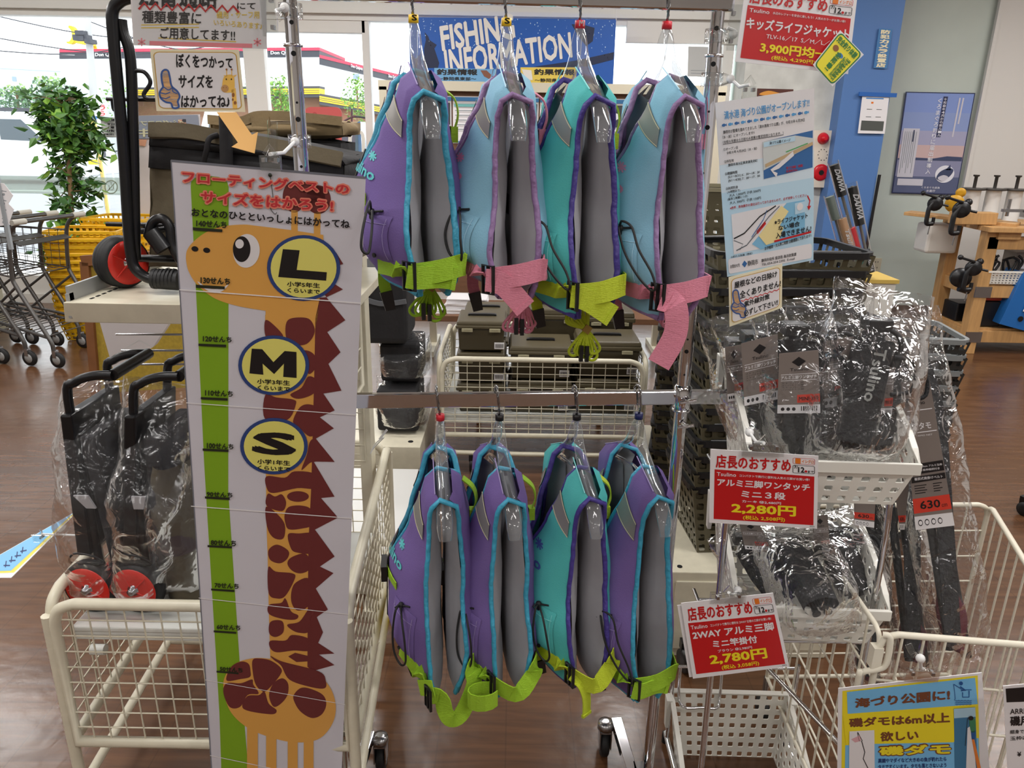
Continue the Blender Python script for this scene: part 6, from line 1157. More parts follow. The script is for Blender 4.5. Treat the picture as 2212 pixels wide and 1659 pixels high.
# banner
P = Pl((884, 37, 6.45), (1331, 42, 6.45), (886, 178, 6.45), .0015); q = ((884, 37), (1331, 42), (1324, 186), (886, 179)); t = thing('banner', 'blue fishing information banner hanging in front of the window', 'banner', P(1106, 180)); b = MB(); sheet(b, P, q, 0, .004)
X3 = lambda pts: px(760, 0, .2622, pts)
shp(b, P, X3([(600, 265), (630, 300), (640, 330), (700, 370), (680, 400), (720, 520), (710, 560), (600, 560), (595, 400), (610, 330)]), 2, 1); shp(b, P, X3([(1810, 200), (1900, 200), (2000, 230), (1985, 340), (1930, 380), (1860, 290)]), 2, 1); shp(b, P, X3([(1840, 500), (2160, 430), (2155, 490), (1950, 545), (1700, 560), (1500, 550)]), 2, 1)
rn = random.Random(4)
for i in range(260):
    u, v = rn.uniform(890, 1326), rn.uniform(41, 130); 
    if rn.random() < (v - 41) / 130: continue
    r = rn.uniform(.4, 1.5); shp(b, P, ell(u, v, r * .8, r * 1.2, 6), 1, 1)
txt(b, 'FISHING', P, X3([(720, 215), (1325, 105), (1350, 320), (745, 425)]), 3, .035, 2); txt(b, 'INFORMATION', P, X3([(755, 410), (1800, 262), (1820, 475), (780, 640)]), 3, .03, 2)
shp(b, P, X3([(680, 560), (1190, 570), (1188, 700), (678, 680)]), 4, 3); shp(b, P, X3([(1390, 555), (1850, 555), (1845, 700), (1388, 690)]), 5, 3)
for x in (700, 1500): txt(b, '釣果情報', P, X3([(x, 568), (x + 335, 570), (x + 335, 620), (x, 618)]), 6, .035, 4)
txt(b, '〜静岡県東部〜', P, X3([(708, 632), (1025, 636), (1025, 665), (708, 662)]), 6, .02, 4); txt(b, '〜静岡県西部〜', P, X3([(1505, 645), (1830, 648), (1830, 680), (1505, 676)]), 6, .02, 4)
shp(b, P, X3([(1060, 580), (1110, 580), (1185, 650), (1170, 670), (1090, 630)]), 7, 4); shp(b, P, X3([(1400, 570), (1480, 580), (1490, 660), (1430, 660)]), 3, 4)
b.build('sheet', [mat('banner_blue', (24, 92, 184), .5), mat('banner_spray', (180, 210, 240), .5), mat('banner_navy', (22, 36, 72), .5), mat('banner_white', (240, 236, 228), .5), mat('banner_sky', (120, 180, 224), .5), mat('banner_yellow', (240, 212, 92), .5), BLACK, mat('banner_brown', (140, 90, 70), .5)], t)
b = MB()
for a, c in (((885, 40), (884, -60)), ((1331, 44), (1332, -60))): b.tube([P(*a), P(*c)], .003, 5)
b.build('string', WHITE, t)

# wire cart with tool boxes
Yc = 3.28; zc = at(1170, 778, Yc).z; cA, cB = at(948, 778, Yc).x, at(1398, 778, Yc).x; Yb = 3.95
cc = thing('wire_cart', 'cream wire cart full of olive tool boxes behind the rack', 'cart', ((cA + cB) / 2, (Yc + Yb) / 2, 0)); zl_ = .19
for nm, p, q, nx, ny in (('front_panel', (cA, Yc), (cB, Yc), 16, 11), ('back_panel', (cA, Yb), (cB, Yb), 14, 8), ('left_panel', (cA, Yb), (cA, Yc), 10, 11), ('right_panel', (cB, Yb), (cB, Yc), 10, 11)):
    b = MB(); p, q = V((*p, zc)), V((*q, zc)); d = (q - p).normalized() * .014; wirepanel(b, dn(p + d, zl_), dn(q - d, zl_), q - d, p + d, nx, ny, .0125, .0022, .06); b.build(nm, CREAM, cc)
b = MB(); b.box(((cA + cB) / 2, (Yc + Yb) / 2, .275), (cB - cA - .03, Yb - Yc - .03, .015)); b.box(((cA + cB) / 2, Yc + .02, .262), (cB - cA - .03, .012, .035)); b.build('deck', mat('pale_deck', (0, 0, 0)), cc)
b = MB(); b.tube(cr([(cA, Yc, .19), (cA + .03, Yc, .13), (cA + .09, Yc, .10), (cB - .09, Yc, .10), (cB - .03, Yc, .13), (cB, Yc, .19)], 5), .0125, 8); b.build('base_rail', CREAM, cc)
for x in (cA + .15, cB - .12):
    for y in (Yc, Yb): b = MB(); b.box((x, y, .075), (.03, .03, .03)); b.lathe([(.008, -.012), (.036, -.012), (.036, .012), (.008, .012)], (x, y + .01, .037), (1, 0, 0), 18); b.build('caster', BLKP, cc)
TB = mat('toolbox_olive', (66, 58, 40), .4); TB2 = mat('toolbox_lid', (80, 72, 52), .38); LATCH = mat('latch', (160, 154, 126), .4)
def toolbox(label, x0, x1, y, z, h, d=.26, sticker=True):
    c = (x0 + x1) / 2; w = x1 - x0; t = thing('tool_box', label, 'tool box', (c, y, z), 0, 'olive tool boxes in the cart')
    b = MB(); b.box((c, y, z + h * .38), (w - .02, d - .02, h * .76), taper=.95); b.build('body', TB, t, bevel=.008)
    b = MB(); b.box((c, y, z + h * .81), (w, d, h * .12)); b.box((c, y, z + h * .93), (w - .016, d - .016, h * .13), taper=1.04); b.build('lid', TB2, t, bevel=.006)
    b = MB(); b.bar(cr([(c - .06, y, z + h * .99), (c - .055, y, z + h * 1.03), (c + .055, y, z + h * 1.03), (c + .06, y, z + h * .99)], 4), .022, .008, (0, 0, 1)); b.build('handle', BLKP, t)
    for s_ in (-1, 1): b = MB(); b.box((c + s_ * w * .27, y - d / 2 - .003, z + h * .72), (.05, .008, .016)); b.box((c + s_ * w * .27, y - d / 2 - .004, z + h * .75), (.03, .008, .008)); b.build('latch', LATCH, t, bevel=.002)
    if sticker:
        b = MB(); b.box((c + w * .36, y - d / 2 + .006, z + h * .2), (.045, .004, .03), mi=0)
        for k in range(7): b.box((c + w * .36 - .016 + k * .0054, y - d / 2 + .0035, z + h * .2), (.0025, .002, .018), mi=1)
        b.build('barcode_label', [WHITE, BLACK], t)
u_ = lambda u, v, Y: at(u, v, Y).x; yf = Yc + .175
cols = [(u_(984, 740, yf - .13), u_(1094, 740, yf - .13), (.148, .148, .148), 'left'), (u_(1098, 780, yf - .13), u_(1240, 780, yf - .13), (.165, .165), 'middle'), (u_(1246, 770, yf - .13), u_(1387, 770, yf - .13), (.18, .18), 'right')]
for a, c, hs, nm in cols:
    z = .2835
    for k, h in enumerate(hs):
        toolbox('olive tool box in the %s column of the cart, %s' % (nm, ('bottom of its stack', 'second from the bottom', 'topmost and highest')[k] if len(hs) > 2 else ('bottom of its stack', 'topmost of its stack')[k]), a, c, yf, z, h - .008); z += h
for a, c, hs, nm in ((u_(1000, 720, yf + .17), u_(1100, 720, yf + .17), (.14, .14, .14), 'left'), (u_(1140, 700, yf + .17), u_(1255, 700, yf + .17), (.22, .22), 'middle'), (u_(1262, 700, yf + .17), u_(1372, 700, yf + .17), (.215, .215), 'right')):
    z = .2835
    for k, h in enumerate(hs): toolbox('rear-row olive tool box behind the %s column, %s' % (nm, ('lowest', 'top' if len(hs) == 2 else 'second', 'top')[k]), a, c, yf + .29, z, h - .008); z += h

# white decks and black packs left of it
b = MB(); xr_ = at(918, 900, 3.3).x; b.box(((xr_ - .8) / 2, 3.42, .10), (xr_ + .8, .64, .20)); b.lathe([(.012, 0), (.012, .002)], (xr_ - .05, 3.16, .2), n=12, mi=1); tag(b.build('base_deck', [CREAM, HOLE], bevel=.003), 'cream metal base deck under the black wrapped packs', 'shelf deck')
t = thing('base_shelf', 'white metal base shelf on the floor behind the left cart', 'shelf', (-.5, 2.6, 0)); xr2 = at(898, 1100, 2.5).x
b = MB(); b.box(((xr2 - .75) / 2, 2.62, .135), (xr2 + .75, .72, .03)); b.build('shelf_top', mat('white_steel', (214, 214, 210), .25), t, bevel=.003); b = MB(); b.box(((xr2 - .75) / 2, 2.60, .06), (xr2 + .72, .66, .12)); b.build('plinth', CREAM, t)
xb0, xb1 = at(770, 750, 3.25).x, at(882, 750, 3.25).x
t = thing('black_bag', 'matte black hard bag with curved seam on the wrapped packs', 'bag', ((xb0 + xb1) / 2, 3.35, .63)); b = MB(); b.box(((xb0 + xb1) / 2, 3.38, .80), (xb1 - xb0, .3, .34)); b.build('body', BKF, t, bevel=.03, seg=3)
b = MB(); b.bar(cr([(xb0, 3.222, .86), ((xb0 + xb1) / 2, 3.215, .82), (xb1, 3.222, .83)], 5), .02, .012, (0, -1, 0)); b.build('seam', mat('seam_grey', (90, 92, 96), .3), t)
for k, (ua, ub, za, zb_, Y) in enumerate(((808, 900, .21, .42, 3.22), (820, 905, .43, .62, 3.28))):
    a, c = at(ua, 800, Y).x, at(ub, 800, Y).x; t = thing('wrapped_pack', ('black box in clear wrap standing on the cream deck', 'upper black box in clear wrap under the black hard bag')[k], 'package', ((a + c) / 2, Y + .14, za)); b = MB(); b.box(((a + c) / 2, Y + .15, (za + zb_) / 2), (c - a, .26, zb_ - za - .01)); b.build('box', BKF, t, bevel=.015)
    bag(((a + c) / 2 + .01, Y + .15, za + .001), ((a + c) / 2 + .01, Y + .15, zb_ + .02), (c - a) + .06, .33, (1, 0, 0), BAGW, t, 60 + k, .012)

# ================================================================ shopping baskets in stacks
def shop_basket(name, m_body, m_rim, m_hand, w=.44, d=.32, h=.23):
    t = thing(name, 'x', 'basket', (0, 0, 0)); a, c, k = w / 2, d / 2, .80; b = MB()
    for A, B_, Cc, D, n_ in (((-a * k, -c * k, 0), (a * k, -c * k, 0), (a, -c, h), (-a, -c, h), 11), ((a * k, -c * k, 0), (a * k, c * k, 0), (a, c, h), (a, -c, h), 8), ((a * k, c * k, 0), (-a * k, c * k, 0), (-a, c, h), (a, c, h), 11), ((-a * k, c * k, 0), (-a * k, -c * k, 0), (-a, -c, h), (-a, c, h), 8)):
        perf(b, bil(A, B_, Cc, D), n_, 6, .58, .62, .3)
    perf(b, bil((-a * k, -c * k, 0), (a * k, -c * k, 0), (a * k, c * k, 0), (-a * k, c * k, 0)), 9, 7, .6, .6)
    b.build('body', m_body, t, local=True)
    b = MB(); pts = [(x, y, h) for x, y in rrect(-a, -c, a, c, .04)]; b.bar(pts, .014, .018, (0, 0, 1), closed=True); b.build('rim', m_rim, t, local=True)
    for s_ in (-1, 1): b = MB(); b.tube(cr([(s_ * (a - .04), s_ * .0 - c + .01 if s_ < 0 else c - .01, h + .006), (s_ * -.0, -c * .98 if s_ < 0 else c * .98, h + .008), (-s_ * (a - .04), -c + .01 if s_ < 0 else c - .01, h + .006)], 6), .0065, 7); b.build('handle', m_hand, t, local=True)
    return t
GREYR = mat('grey_rim', (128, 132, 132), .4)
proto = shop_basket('shopping_basket', OLIVE, BLKP, BLKP); used = [0]
def stack(x, y, z0, n_, step, lab, rz=0, group='stacked olive shopping baskets', first=None, pr=None, tilt=0):
    for i in range(n_):
        p = pr or proto; loc = (x + RN.uniform(-.004, .004) + tilt * i, y + RN.uniform(-.004, .004), z0 + i * step); L_ = ('topmost basket of ' + lab) if i == n_ - 1 else ('bottom basket of ' + lab) if i == 0 else ('basket %d up from the bottom of ' % (i + 1) + lab)
        if id(p) not in used: used.append(id(p)); p.location = loc; p.rotation_euler = (0, 0, rz); p['label'] = L_; p['group'] = group; continue
        dup(p, loc, rz, L_, group)
stack(.755, 2.22, .30, 15, .050, 'the olive stack right of the rack post', rad(4)); stack(.80, 2.86, .005, 14, .055, 'the dark olive stack behind the right post', rad(-14)); stack(1.02, 2.42, .005, 16, .048, 'the olive stack behind the bagged tripods', rad(8))
gp = shop_basket('shopping_basket', mat('dark_basket', (44, 44, 42), .45), GREYR, GREYR); stack(1.46, 2.85, .005, 11, .06, 'the grey-rimmed dark stack at the right', rad(-6), 'grey-rimmed dark baskets', pr=gp)
yp = shop_basket('shopping_basket', mat('yellow_plastic', (226, 176, 26), .4), mat('yellow_plastic', (0, 0, 0)), mat('yellow_plastic', (0, 0, 0)), .50, .36, .22); p = at(205, 600, 5.6); stack(p.x, 5.6, .005, 12, .052, 'the yellow stack behind the cream shelf', rad(8), 'yellow shopping baskets', pr=yp); p = at(250, 600, 5.7); stack(p.x, 5.95, .005, 13, .052, 'the taller yellow stack behind the trolley wheel', rad(-6), 'yellow shopping baskets', pr=yp)
def crate(label, x, y, z, w=.40, d=.30, h=.24):
    t = thing('crate', label, 'crate', (x, y, z), rad(-3), 'olive perforated crates'); a, c, k = w / 2, d / 2, .96; b = MB()
    for A, B_, Cc, D, n_ in (((-a * k, -c * k, 0), (a * k, -c * k, 0), (a, -c, h), (-a, -c, h), 8), ((a * k, -c * k, 0), (a * k, c * k, 0), (a, c, h), (a, -c, h), 6), ((a * k, c * k, 0), (-a * k, c * k, 0), (-a, c, h), (a, c, h), 8), ((-a * k, c * k, 0), (-a * k, -c * k, 0), (-a, -c, h), (-a, c, h), 6)): perf(b, bil(A, B_, Cc, D), n_, 5, .55, .55, .3, skip=lambda i, j: j == 4)
    perf(b, bil((-a * k, -c * k, 0), (a * k, -c * k, 0), (a * k, c * k, 0), (-a * k, c * k, 0)), 8, 6, .5, .5); b.build('body', OLIVE, t, local=True, solid=.003); b = MB(); b.bar([(x_, y_, h) for x_, y_ in rrect(-a, -c, a, c, .02)], .012, .016, (0, 0, 1), closed=True); b.build('rim', mat('crate_rim', (128, 122, 98), .45), t, local=True)
xk = at(1565, 500, 3.3).x + .04
for k in range(5): crate('olive perforated crate behind the right post, ' + ('bottom of its stack', 'second from the bottom', 'third from the bottom', 'fourth from the bottom', 'topmost with pale rim')[k], xk, 3.42, .10 + k * .244)
b = MB(); b.box((xk, 3.42, .05), (.6, .5, .10)); tag(b.build('plinth', CREAM), 'low cream plinth under the olive crates', 'plinth')
b = MB(); a = at(1452, 1185, 1.95).x; b.box((a + .26, 2.2, .15), (.50, .46, .298)); b.lathe([(.008, 0), (.008, .002)], (a + .04, 2.0, .299), n=10, mi=1); b.box((a + .26, 1.968, .15), (.47, .006, .24), mi=0); tag(b.build('base_plinth', [CREAM, HOLE], bevel=.004), 'cream plinth under the olive basket stack by the rack post', 'plinth')
b = MB(); q = V((a + .06, 1.9, .04)); b.lathe([(.01, -.012), (.036, -.012), (.036, .012), (.01, .012)], q, (1, .3, 0), 16); b.box(q + V((0, .02, .04)), (.03, .03, .03)); tag(b.build('caster_wheel', BLKP), 'black caster beside the cream plinth near the tilted price card', 'caster')
# ================================================================ shopping carts, ficus, cork stand (far left)
CARTM = mat('cart_grey_metal', (96, 94, 92), .32, .6)
def push_cart(label, x, y, rz):
    t = thing('shopping_cart', label, 'shopping cart', (x, y, 0), rz, 'grey nested shopping carts'); W = .46; LB = lambda nm, m_, b: b.build(nm, m_, t, local=True)
    b = MB(); b.tube([(.02, -.02, .945), (.02, W + .02, .945)], .014, 10); LB('handle', CARTM, b)
    b = MB()
    for y_ in (-.01, W + .01): b.tube([(.02, y_ - .05, .945), (.02, y_ + .05, .945)], .0185, 10)
    LB('handle_grip', mat('grip_grey', (188, 184, 172), .4), b)
    for y_ in (0, W):
        b = MB(); b.tube(cr([(.02, y_, .945), (-.05, y_, .90), (-.09, y_, .82), (-.12, y_, .60), (-.10, y_, .52), (.0, y_, .34), (.09, y_, .18), (.10, y_, .12)], 6), .0135, 10); LB('side_tube', CARTM, b)
        b = MB(); b.tube(cr([(.085, y_, .20), (-.3, y_ + (.03 if y_ == 0 else -.03), .26), (-.62, y_ + (.05 if y_ == 0 else -.05), .30), (-.66, y_ + (.05 if y_ == 0 else -.05), .22), (-.66, y_ + (.05 if y_ == 0 else -.05), .12)], 5), .011, 8); b.tube([(-.10, y_, .53), (-.45, y_ + (.04 if y_ == 0 else -.04), .29)], .009, 8); LB('base_tube', CARTM, b)
    b = MB()
    for k in range(6): b.tube([(.05 - k * .11, .01 + k * .006, .205 + k * .012), (.05 - k * .11, W - .01 - k * .006, .205 + k * .012)], .0035, 6)
    LB('lower_rack', CARTM, b)
    b = MB(); q = [(-.09, 0, .84), (-.68, .06, .86), (-.66, .07, .64), (-.11, .01, .58)]
    for s_ in (0, 1):
        f = lambda p: V((p[0], p[1] if s_ == 0 else W - p[1], p[2])); wirepanel(b, f(q[3]), f(q[2]), f(q[1]), f(q[0]), 9, 5, .005, .002, .01)
    wirepanel(b, V((-.66, .07, .64)), V((-.66, W - .07, .64)), V((-.68, W - .06, .86)), V((-.68, .06, .86)), 6, 5, .005, .002, .01); wirepanel(b, V((-.11, .01, .58)), V((-.11, W - .01, .58)), V((-.66, W - .07, .64)), V((-.66, .07, .64)), 7, 9, .005, .002, .01)
    LB('basket', CARTM, b)
    b = MB(); b.box((-.06, W / 2, .80), (.05, W - .04, .006), M.Rotation(rad(25), 3, 'Y')); LB('child_flap', CARTM, b)
    for x_, y_ in ((.10, 0), (.10, W), (-.66, .05), (-.66, W - .05)):
        b = MB(); b.box((x_ + .01, y_, .095), (.028, .03, .05)); c = LB('caster_fork', STEEL, b); b = MB(); b.lathe([(.01, -.012), (.05, -.012), (.055, 0), (.05, .012), (.01, .012)], (x_ + .02, y_, .055), (0, 1, 0), 20, 0); b.lathe([(.006, -.013), (.03, -.0135), (.03, .0135), (.006, .013)], (x_ + .02, y_, .055), (0, 1, 0), 16, 1); o = b.build('wheel', [RUB, mat('caster_grey', (150, 150, 148), .5)], c, local=True)
    return t
p0 = atz(128, 792, 0); nm = ['grey shopping cart nearest the cream shelf, front of the nested row', 'second grey shopping cart from the right in the nested row', 'third grey shopping cart from the right in the nested row', 'fourth grey shopping cart, cut by the left edge of the picture']
c0 = push_cart(nm[0], p0.x - .10, p0.y, rad(-14))
for k in range(1, 4): dup(c0, (p0.x - .10 - .205 * k, p0.y + .035 * k, 0), rad(-14), nm[k])
ft = thing('potted_ficus', 'tall leafy ficus standing behind the shopping carts by the window', 'plant', (at(160, 520, 5.95).x, 5.95, 0)); fx = at(160, 520, 5.95).x; rn = random.Random(9)
b = MB(); b.lathe([(.10, 0), (.14, .02), (.16, .28), (.15, .30)], (fx, 5.95, 0), n=20); b.build('pot', mat('pot_white', (206, 200, 190), .5), ft)
b = MB(); tk = cr([(fx, 5.95, .28), (fx + .0, 5.95, .7), at(146, 320, 5.95), at(128, 240, 5.95), at(122, 210, 5.95)], 6); b.tube(tk, [.022 - .012 * i / len(tk) for i in range(len(tk))], 8)
ends = []
for i in range(54):
    s_ = tk[int(len(tk) * (.2 + .78 * rn.random() ** 1.6))]; a = rn.uniform(0, 2 * PI); l = rn.uniform(.09, .22); e = s_ + V((math.cos(a) * l, math.sin(a) * l, rn.uniform(-.06, .09))); b.tube([s_, (s_ + e) / 2 + V((0, 0, .02)), e], .004, 5); ends.append((s_, e))
b.build('trunk', LEAF[3], ft)
b = MB()
for s_, e in ends:
    for k in range(38):
        q = s_.lerp(e, rn.uniform(.3, 1.15)) + V((rn.gauss(0, .055), rn.gauss(0, .055), rn.gauss(-.02, .055))); leaf(b, q, rn.uniform(.06, .095), rn, rn.choice((0, 0, 1, 1, 2)))
b.build('foliage', LEAF, ft)
# framed cork stand
P = Pl((182, 562, 3.7), (330, 556, 3.6), (196, 820, 3.7)); t = thing('cork_stand', 'brown-framed stand with mustard cork board behind the cream shelf', 'stand board', P(230, 800)); WB = mat('stand_wood', (124, 80, 46), .5, noise=.12, nscale=8)
b = MB(); sheet(b, P, ((184, 566), (420, 552), (440, 835), (206, 850)), 0, .02); b.build('cork_board', mat('cork_mustard', (160, 136, 44), .8, noise=.15, nscale=60), t)
b = MB(); line(b, P, [(184, 566), (209, 850)], 15, 0, 40); line(b, P, [(182, 563), (420, 549)], 13, 0, 40)
q0, q1 = P(186, 566, 0), P(211, 860, 0); q1 = q0 + (q1 - q0) * ((q0.z - .0) / max(.01, q0.z - q1.z)); b.bar([q0, q1], .05, .03, P.n); b.bar([P(180, 563), P(420, 549)], .05, .03, P.n); b.build('frame', WB, t)
b = MB(); a = P(390, 600) + V((.02, .05, 0)); b.bar([a + V((0, .02, .3)), V((a.x + .15, a.y + .35, 0))], .05, .03, (0, 1, 0)); b.build('rear_leg', WB, t)
# hanging sheet at the left edge
P = Pl((0, 395, 4.6), (26, 400, 4.6), (0, 490, 4.6)); b = MB(); sheet(b, P, ((-40, 392), (8, 396), (28, 422), (18, 440), (30, 452), (18, 486), (-40, 492)), 0, .003); 
P_ = P; 
for k in range(4): line(b, P_, [(4, 412 + k * 20), (14, 414 + k * 20)], 2, 1); shp(b, P_, ell(8, 420 + k * 20, 3, 3, 8), 1, 2)
b.box(P(-6, 380) + V((0, 0, .02)), (.02, .02, .9), mi=1); tag(b.build('hanging_sheet', [WHITE, mat('sheet_line', (0, 0, 0))]), 'white sheet with small grey figures at the far left edge', 'sheet')
# white counter block behind the carts
b = MB(); a = at(20, 700, 5.6); b.box((a.x - .35, 5.6, .30), (.5, .3, .6)); tag(b.build('counter_block', mat('block_cream', (206, 200, 176), .6), bevel=.01), 'cream block on the floor behind the shopping carts', 'box')
# anti-theft gate
for u, lab in ((770, 'white looped anti-theft gate outside the left door pane'),):
    b = MB(); Yg = 6.35; pts = [at(757, 520, Yg), at(756, 300, Yg), at(760, 288, Yg), at(780, 286, Yg), at(785, 298, Yg), at(787, 520, Yg)]; z0_ = 0; pts[0].z = 0.01; pts[-1].z = .01; b.bar([pts[0]] + cr(pts[1:5], 5) + [pts[5]], .025, .02, (0, -1, 0)); b.bar([at(757, 392, Yg), at(787, 390, Yg)], .02, .02, (0, -1, 0)); tag(b.build('security_gate', WPL), lab, 'gate')
P = Pl((658, 232, 6.5), (738, 232, 6.5), (660, 320, 6.5), .002); b = MB(); b.poly([P(*q) for q in rrect(657, 231, 738, 326, 14)], 0, .01, -P.n)
for x, y in ((690, 290), (715, 300), (680, 250)): shp(b, P, ell(x, y, 6, 8, 12), 1, 2)
b.bar([V((at(697, 320, 6.5).x, 6.53, 0.005)), V((at(697, 320, 6.5).x, 6.53, 1.5))], .05, .02, (0, 1, 0), mi=1)
tag(b.build('red_panel', [mat('panel_red', (206, 92, 90), .6), mat('panel_red_dark', (180, 70, 70), .6)]), 'rounded pinkish-red panel standing at the window behind the cooler bags', 'panel')
b = MB(); P = Pl((1487, 98, 6.66), (1530, 100, 6.66), (1487, 160, 6.66)); sheet(b, P, ((1487, 100), (1560, 102), (1558, 168), (1485, 165)), 0, .002); line(b, P, [(1492, 152), (1530, 153)], 1.5, 1); line(b, P, [(1492, 158), (1530, 159)], 1.5, 1); tag(b.build('window_notice', [mat('notice_grey', (0, 0, 0)), mat('sheet_line', (0, 0, 0))]), 'pale grey notice taped to the window left of the right post', 'notice')
# ================================================================ right wall
P = Pl((1752, 285, 6.44), (1806, 282, 6.44), (1745, 400, 6.44), .001); t = thing('alarm_panel', 'cream fire alarm panel with red lamp and red button on the wallpaper wall', 'alarm panel', P(1770, 340)); b = MB(); b.poly([P(*q) for q in ((1735, 281), (1806, 282), (1797, 405), (1727, 403))], 0, .05, P.n); b.build('plate', mat('panel_cream', (222, 212, 196), .5), t)
for u, v, r, nm_ in ((1773, 299, 11.5, 'lamp'), (1768, 372, 16.5, 'call_button')):
    c = P(u, v) + P.n * .05; rr = r * 6.4 / 1.07 / F; b = MB(); b.lathe([(rr * 1.1, 0), (rr, .01), (rr * .8, .04 if nm_ == 'lamp' else .015), (rr * .3, .055 if nm_ == 'lamp' else .012)], c, P.n, 20); b.build(nm_, mat('alarm_red', (196, 20, 34), .25), t)
b = MB(); c = P(1768, 372) + P.n * .064; b.lathe([(.02, 0), (.018, .006)], c, P.n, 14)
for k in range(10): a = k * .63; b.lathe([(.004, 0), (.004, .002)], P(1772 + 10 * math.cos(a), 334 + 12 * math.sin(a)) + P.n * .05, P.n, 6)
b.build('speaker_holes', HOLE, t)
P = Pl((1895, 60, 6.285), (1928, 63, 6.285), (1885, 140, 6.285), .001); q = ((1899, 61), (1928, 63), (1916, 148), (1887, 147)); s_ = Loc(P, q); b = MB(); sheet(b, P, q, 0, .002)
for k, c in enumerate('防犯カメラ設置店'): txt(b, c, s_, (.16, .03 + k * .12, .86, .03 + k * .12 + .105), 1, .05, 2)
tag(b.build('camera_notice', [mat('sign_blue', (60, 120, 176), .5), mat('sign_ivory', (236, 226, 190), .5)]), 'vertical blue and ivory lettered strip on the blue column', 'sign')
P = Pl((1862, 206, 6.28), (1922, 208, 6.28), (1855, 286, 6.28), .001); q = ((1863, 206), (1921, 208), (1911, 289), (1853, 288)); s_ = Loc(P, q); b = MB(); sheet(b, P, q, 0, .002); shp(b, s_, [(.08, .66), (.92, .67), (.92, .93), (.08, .92)], 1, 1); line(b, s_, [(.15, .07), (.8, .07)], .03, 2, 1); shp(b, s_, [(.36, .16), (.44, .16), (.44, .21), (.36, .21)], 3, 1)
for x in (.28, .64):
    for y in (.36, .56): line(b, s_, [(x - .06, y), (x + .14, y)], .015, 1, 1)
bb = MB(); bb.bar([P(1855, 203, 4), P(1936, 206, 4)], .03, .012, P.n); o = b.build('code_sheet', [WHITE, mat('sheet_dark', (78, 82, 78), .5), BLUE, LOGO]); tag(o, 'white paper sheet with dark lower band on the blue column', 'sheet'); tag(bb.build('hanger_bar', mat('bar_blue', (30, 96, 176), .4)), 'blue bar holding the white sheet on the blue column', 'bar')
# bluefin notice poster
P = Pl((1958, 200, YW - .02), (2106, 203, YW - .02), (1928, 416, YW - .02), .0015); q = ((1957, 198), (2107, 201), (2066, 421), (1926, 417)); s_ = Loc(P, q); b = MB(); sheet(b, P, q, 8, .004)
# the picture on the poster: evening sea
cs = [(132, 154, 212), (142, 160, 208), (168, 168, 198), (206, 178, 176), (140, 142, 172), (90, 98, 130)]
for k in range(6):
    y0, y1 = (.01, .2, .38, .52, .655, .83, .99)[k:k + 2]; shp(b, s_, [(.015, y0), (.985, y0), (.985, y1), (.015, y1)], k, 1)
shp(b, s_, [(.02, .655), (.3, .645), (.55, .65), (.75, .625), (.98, .63), (.98, .67), (.02, .67)], 6, 2)
shp(b, s_, [(.55, .04), (.615, .04), (.60, .44), (.535, .44)], 8, 2)
for k, c in enumerate('令和8年4月から新ルール'): txt(b, c, s_, (.56 - k * .001, .055 + k * .032, .60, .055 + k * .032 + .026), 7, .01, 3)
for k, c in enumerate('くろまぐろ釣りに届出制導入'): txt(b, c, s_, (.475 - k * .001, .06 + k * .058, .535, .06 + k * .058 + .046), 7, .015, 3)
for x, n_ in ((.84, 16), (.79, 24)): line(b, s_, [(x, .05), (x - .01, .05 + n_ * .016)], .022, 9, 2)
shp(b, s_, [(.04, .36), (.28, .36), (.28, .84), (.04, .84)], 9, 3)
for k in range(7): line(b, s_, [(.07 + k * .028, .39), (.07 + k * .028, .80 - .05 * (k % 3))], .008, 10, 4)
shp(b, s_, [(.19, .375), (.205, .375), (.205, .49), (.19, .49)], 8, 5); shp(b, s_, [(.06, .855), (.45, .855), (.45, .92), (.06, .92)], 9, 3); shp(b, s_, ell(.76, .80, .145, .085, 30), 7, 3); shp(b, s_, cr2([(.64, .84), (.68, .78), (.80, .74), (.88, .76), (.84, .82), (.74, .87), (.68, .86)]), 6, 4); shp(b, s_, [(.76, .76), (.82, .705), (.84, .76)], 6, 4); shp(b, s_, cr2([(.66, .84), (.74, .81), (.82, .83), (.74, .87)]), 9, 5)
txt(b, '水産庁', s_, (.52, .955, .66, .98), 7, .01, 3); txt(b, 'くろまぐろ遊漁', s_, (.44, .925, .72, .945), 7, .01, 3)
tag(b.build('tuna_poster', [mat('poster_sky%d' % k, c, .4) for k, c in enumerate(cs)] + [mat('poster_hill', (62, 72, 104), .5), mat('poster_text_white', (232, 232, 240), .5), mat('poster_edge_navy', (36, 44, 84), .5), mat('poster_panel', (206, 204, 214), .5), mat('sheet_line', (0, 0, 0))]), 'framed-looking evening sea poster with fish picture on the grey-green wall', 'poster')
b = MB(); P = Pl((1640, 190, 6.44), (1705, 190, 6.44), (1640, 230, 6.44), .001); sheet(b, P, ((1636, 191), (1714, 193), (1712, 240), (1634, 238)), 0, .002); shp(b, P, cr2([(1640, 204), (1660, 196), (1690, 202), (1705, 198), (1700, 212), (1670, 208)]), 1, 1); tag(b.build('dark_poster', [mat('poster_brown_dark', (84, 40, 30), .5), mat('poster_fire', (220, 150, 60), .5)]), 'dark brown poster peeping over the top edge of the park notice', 'poster')
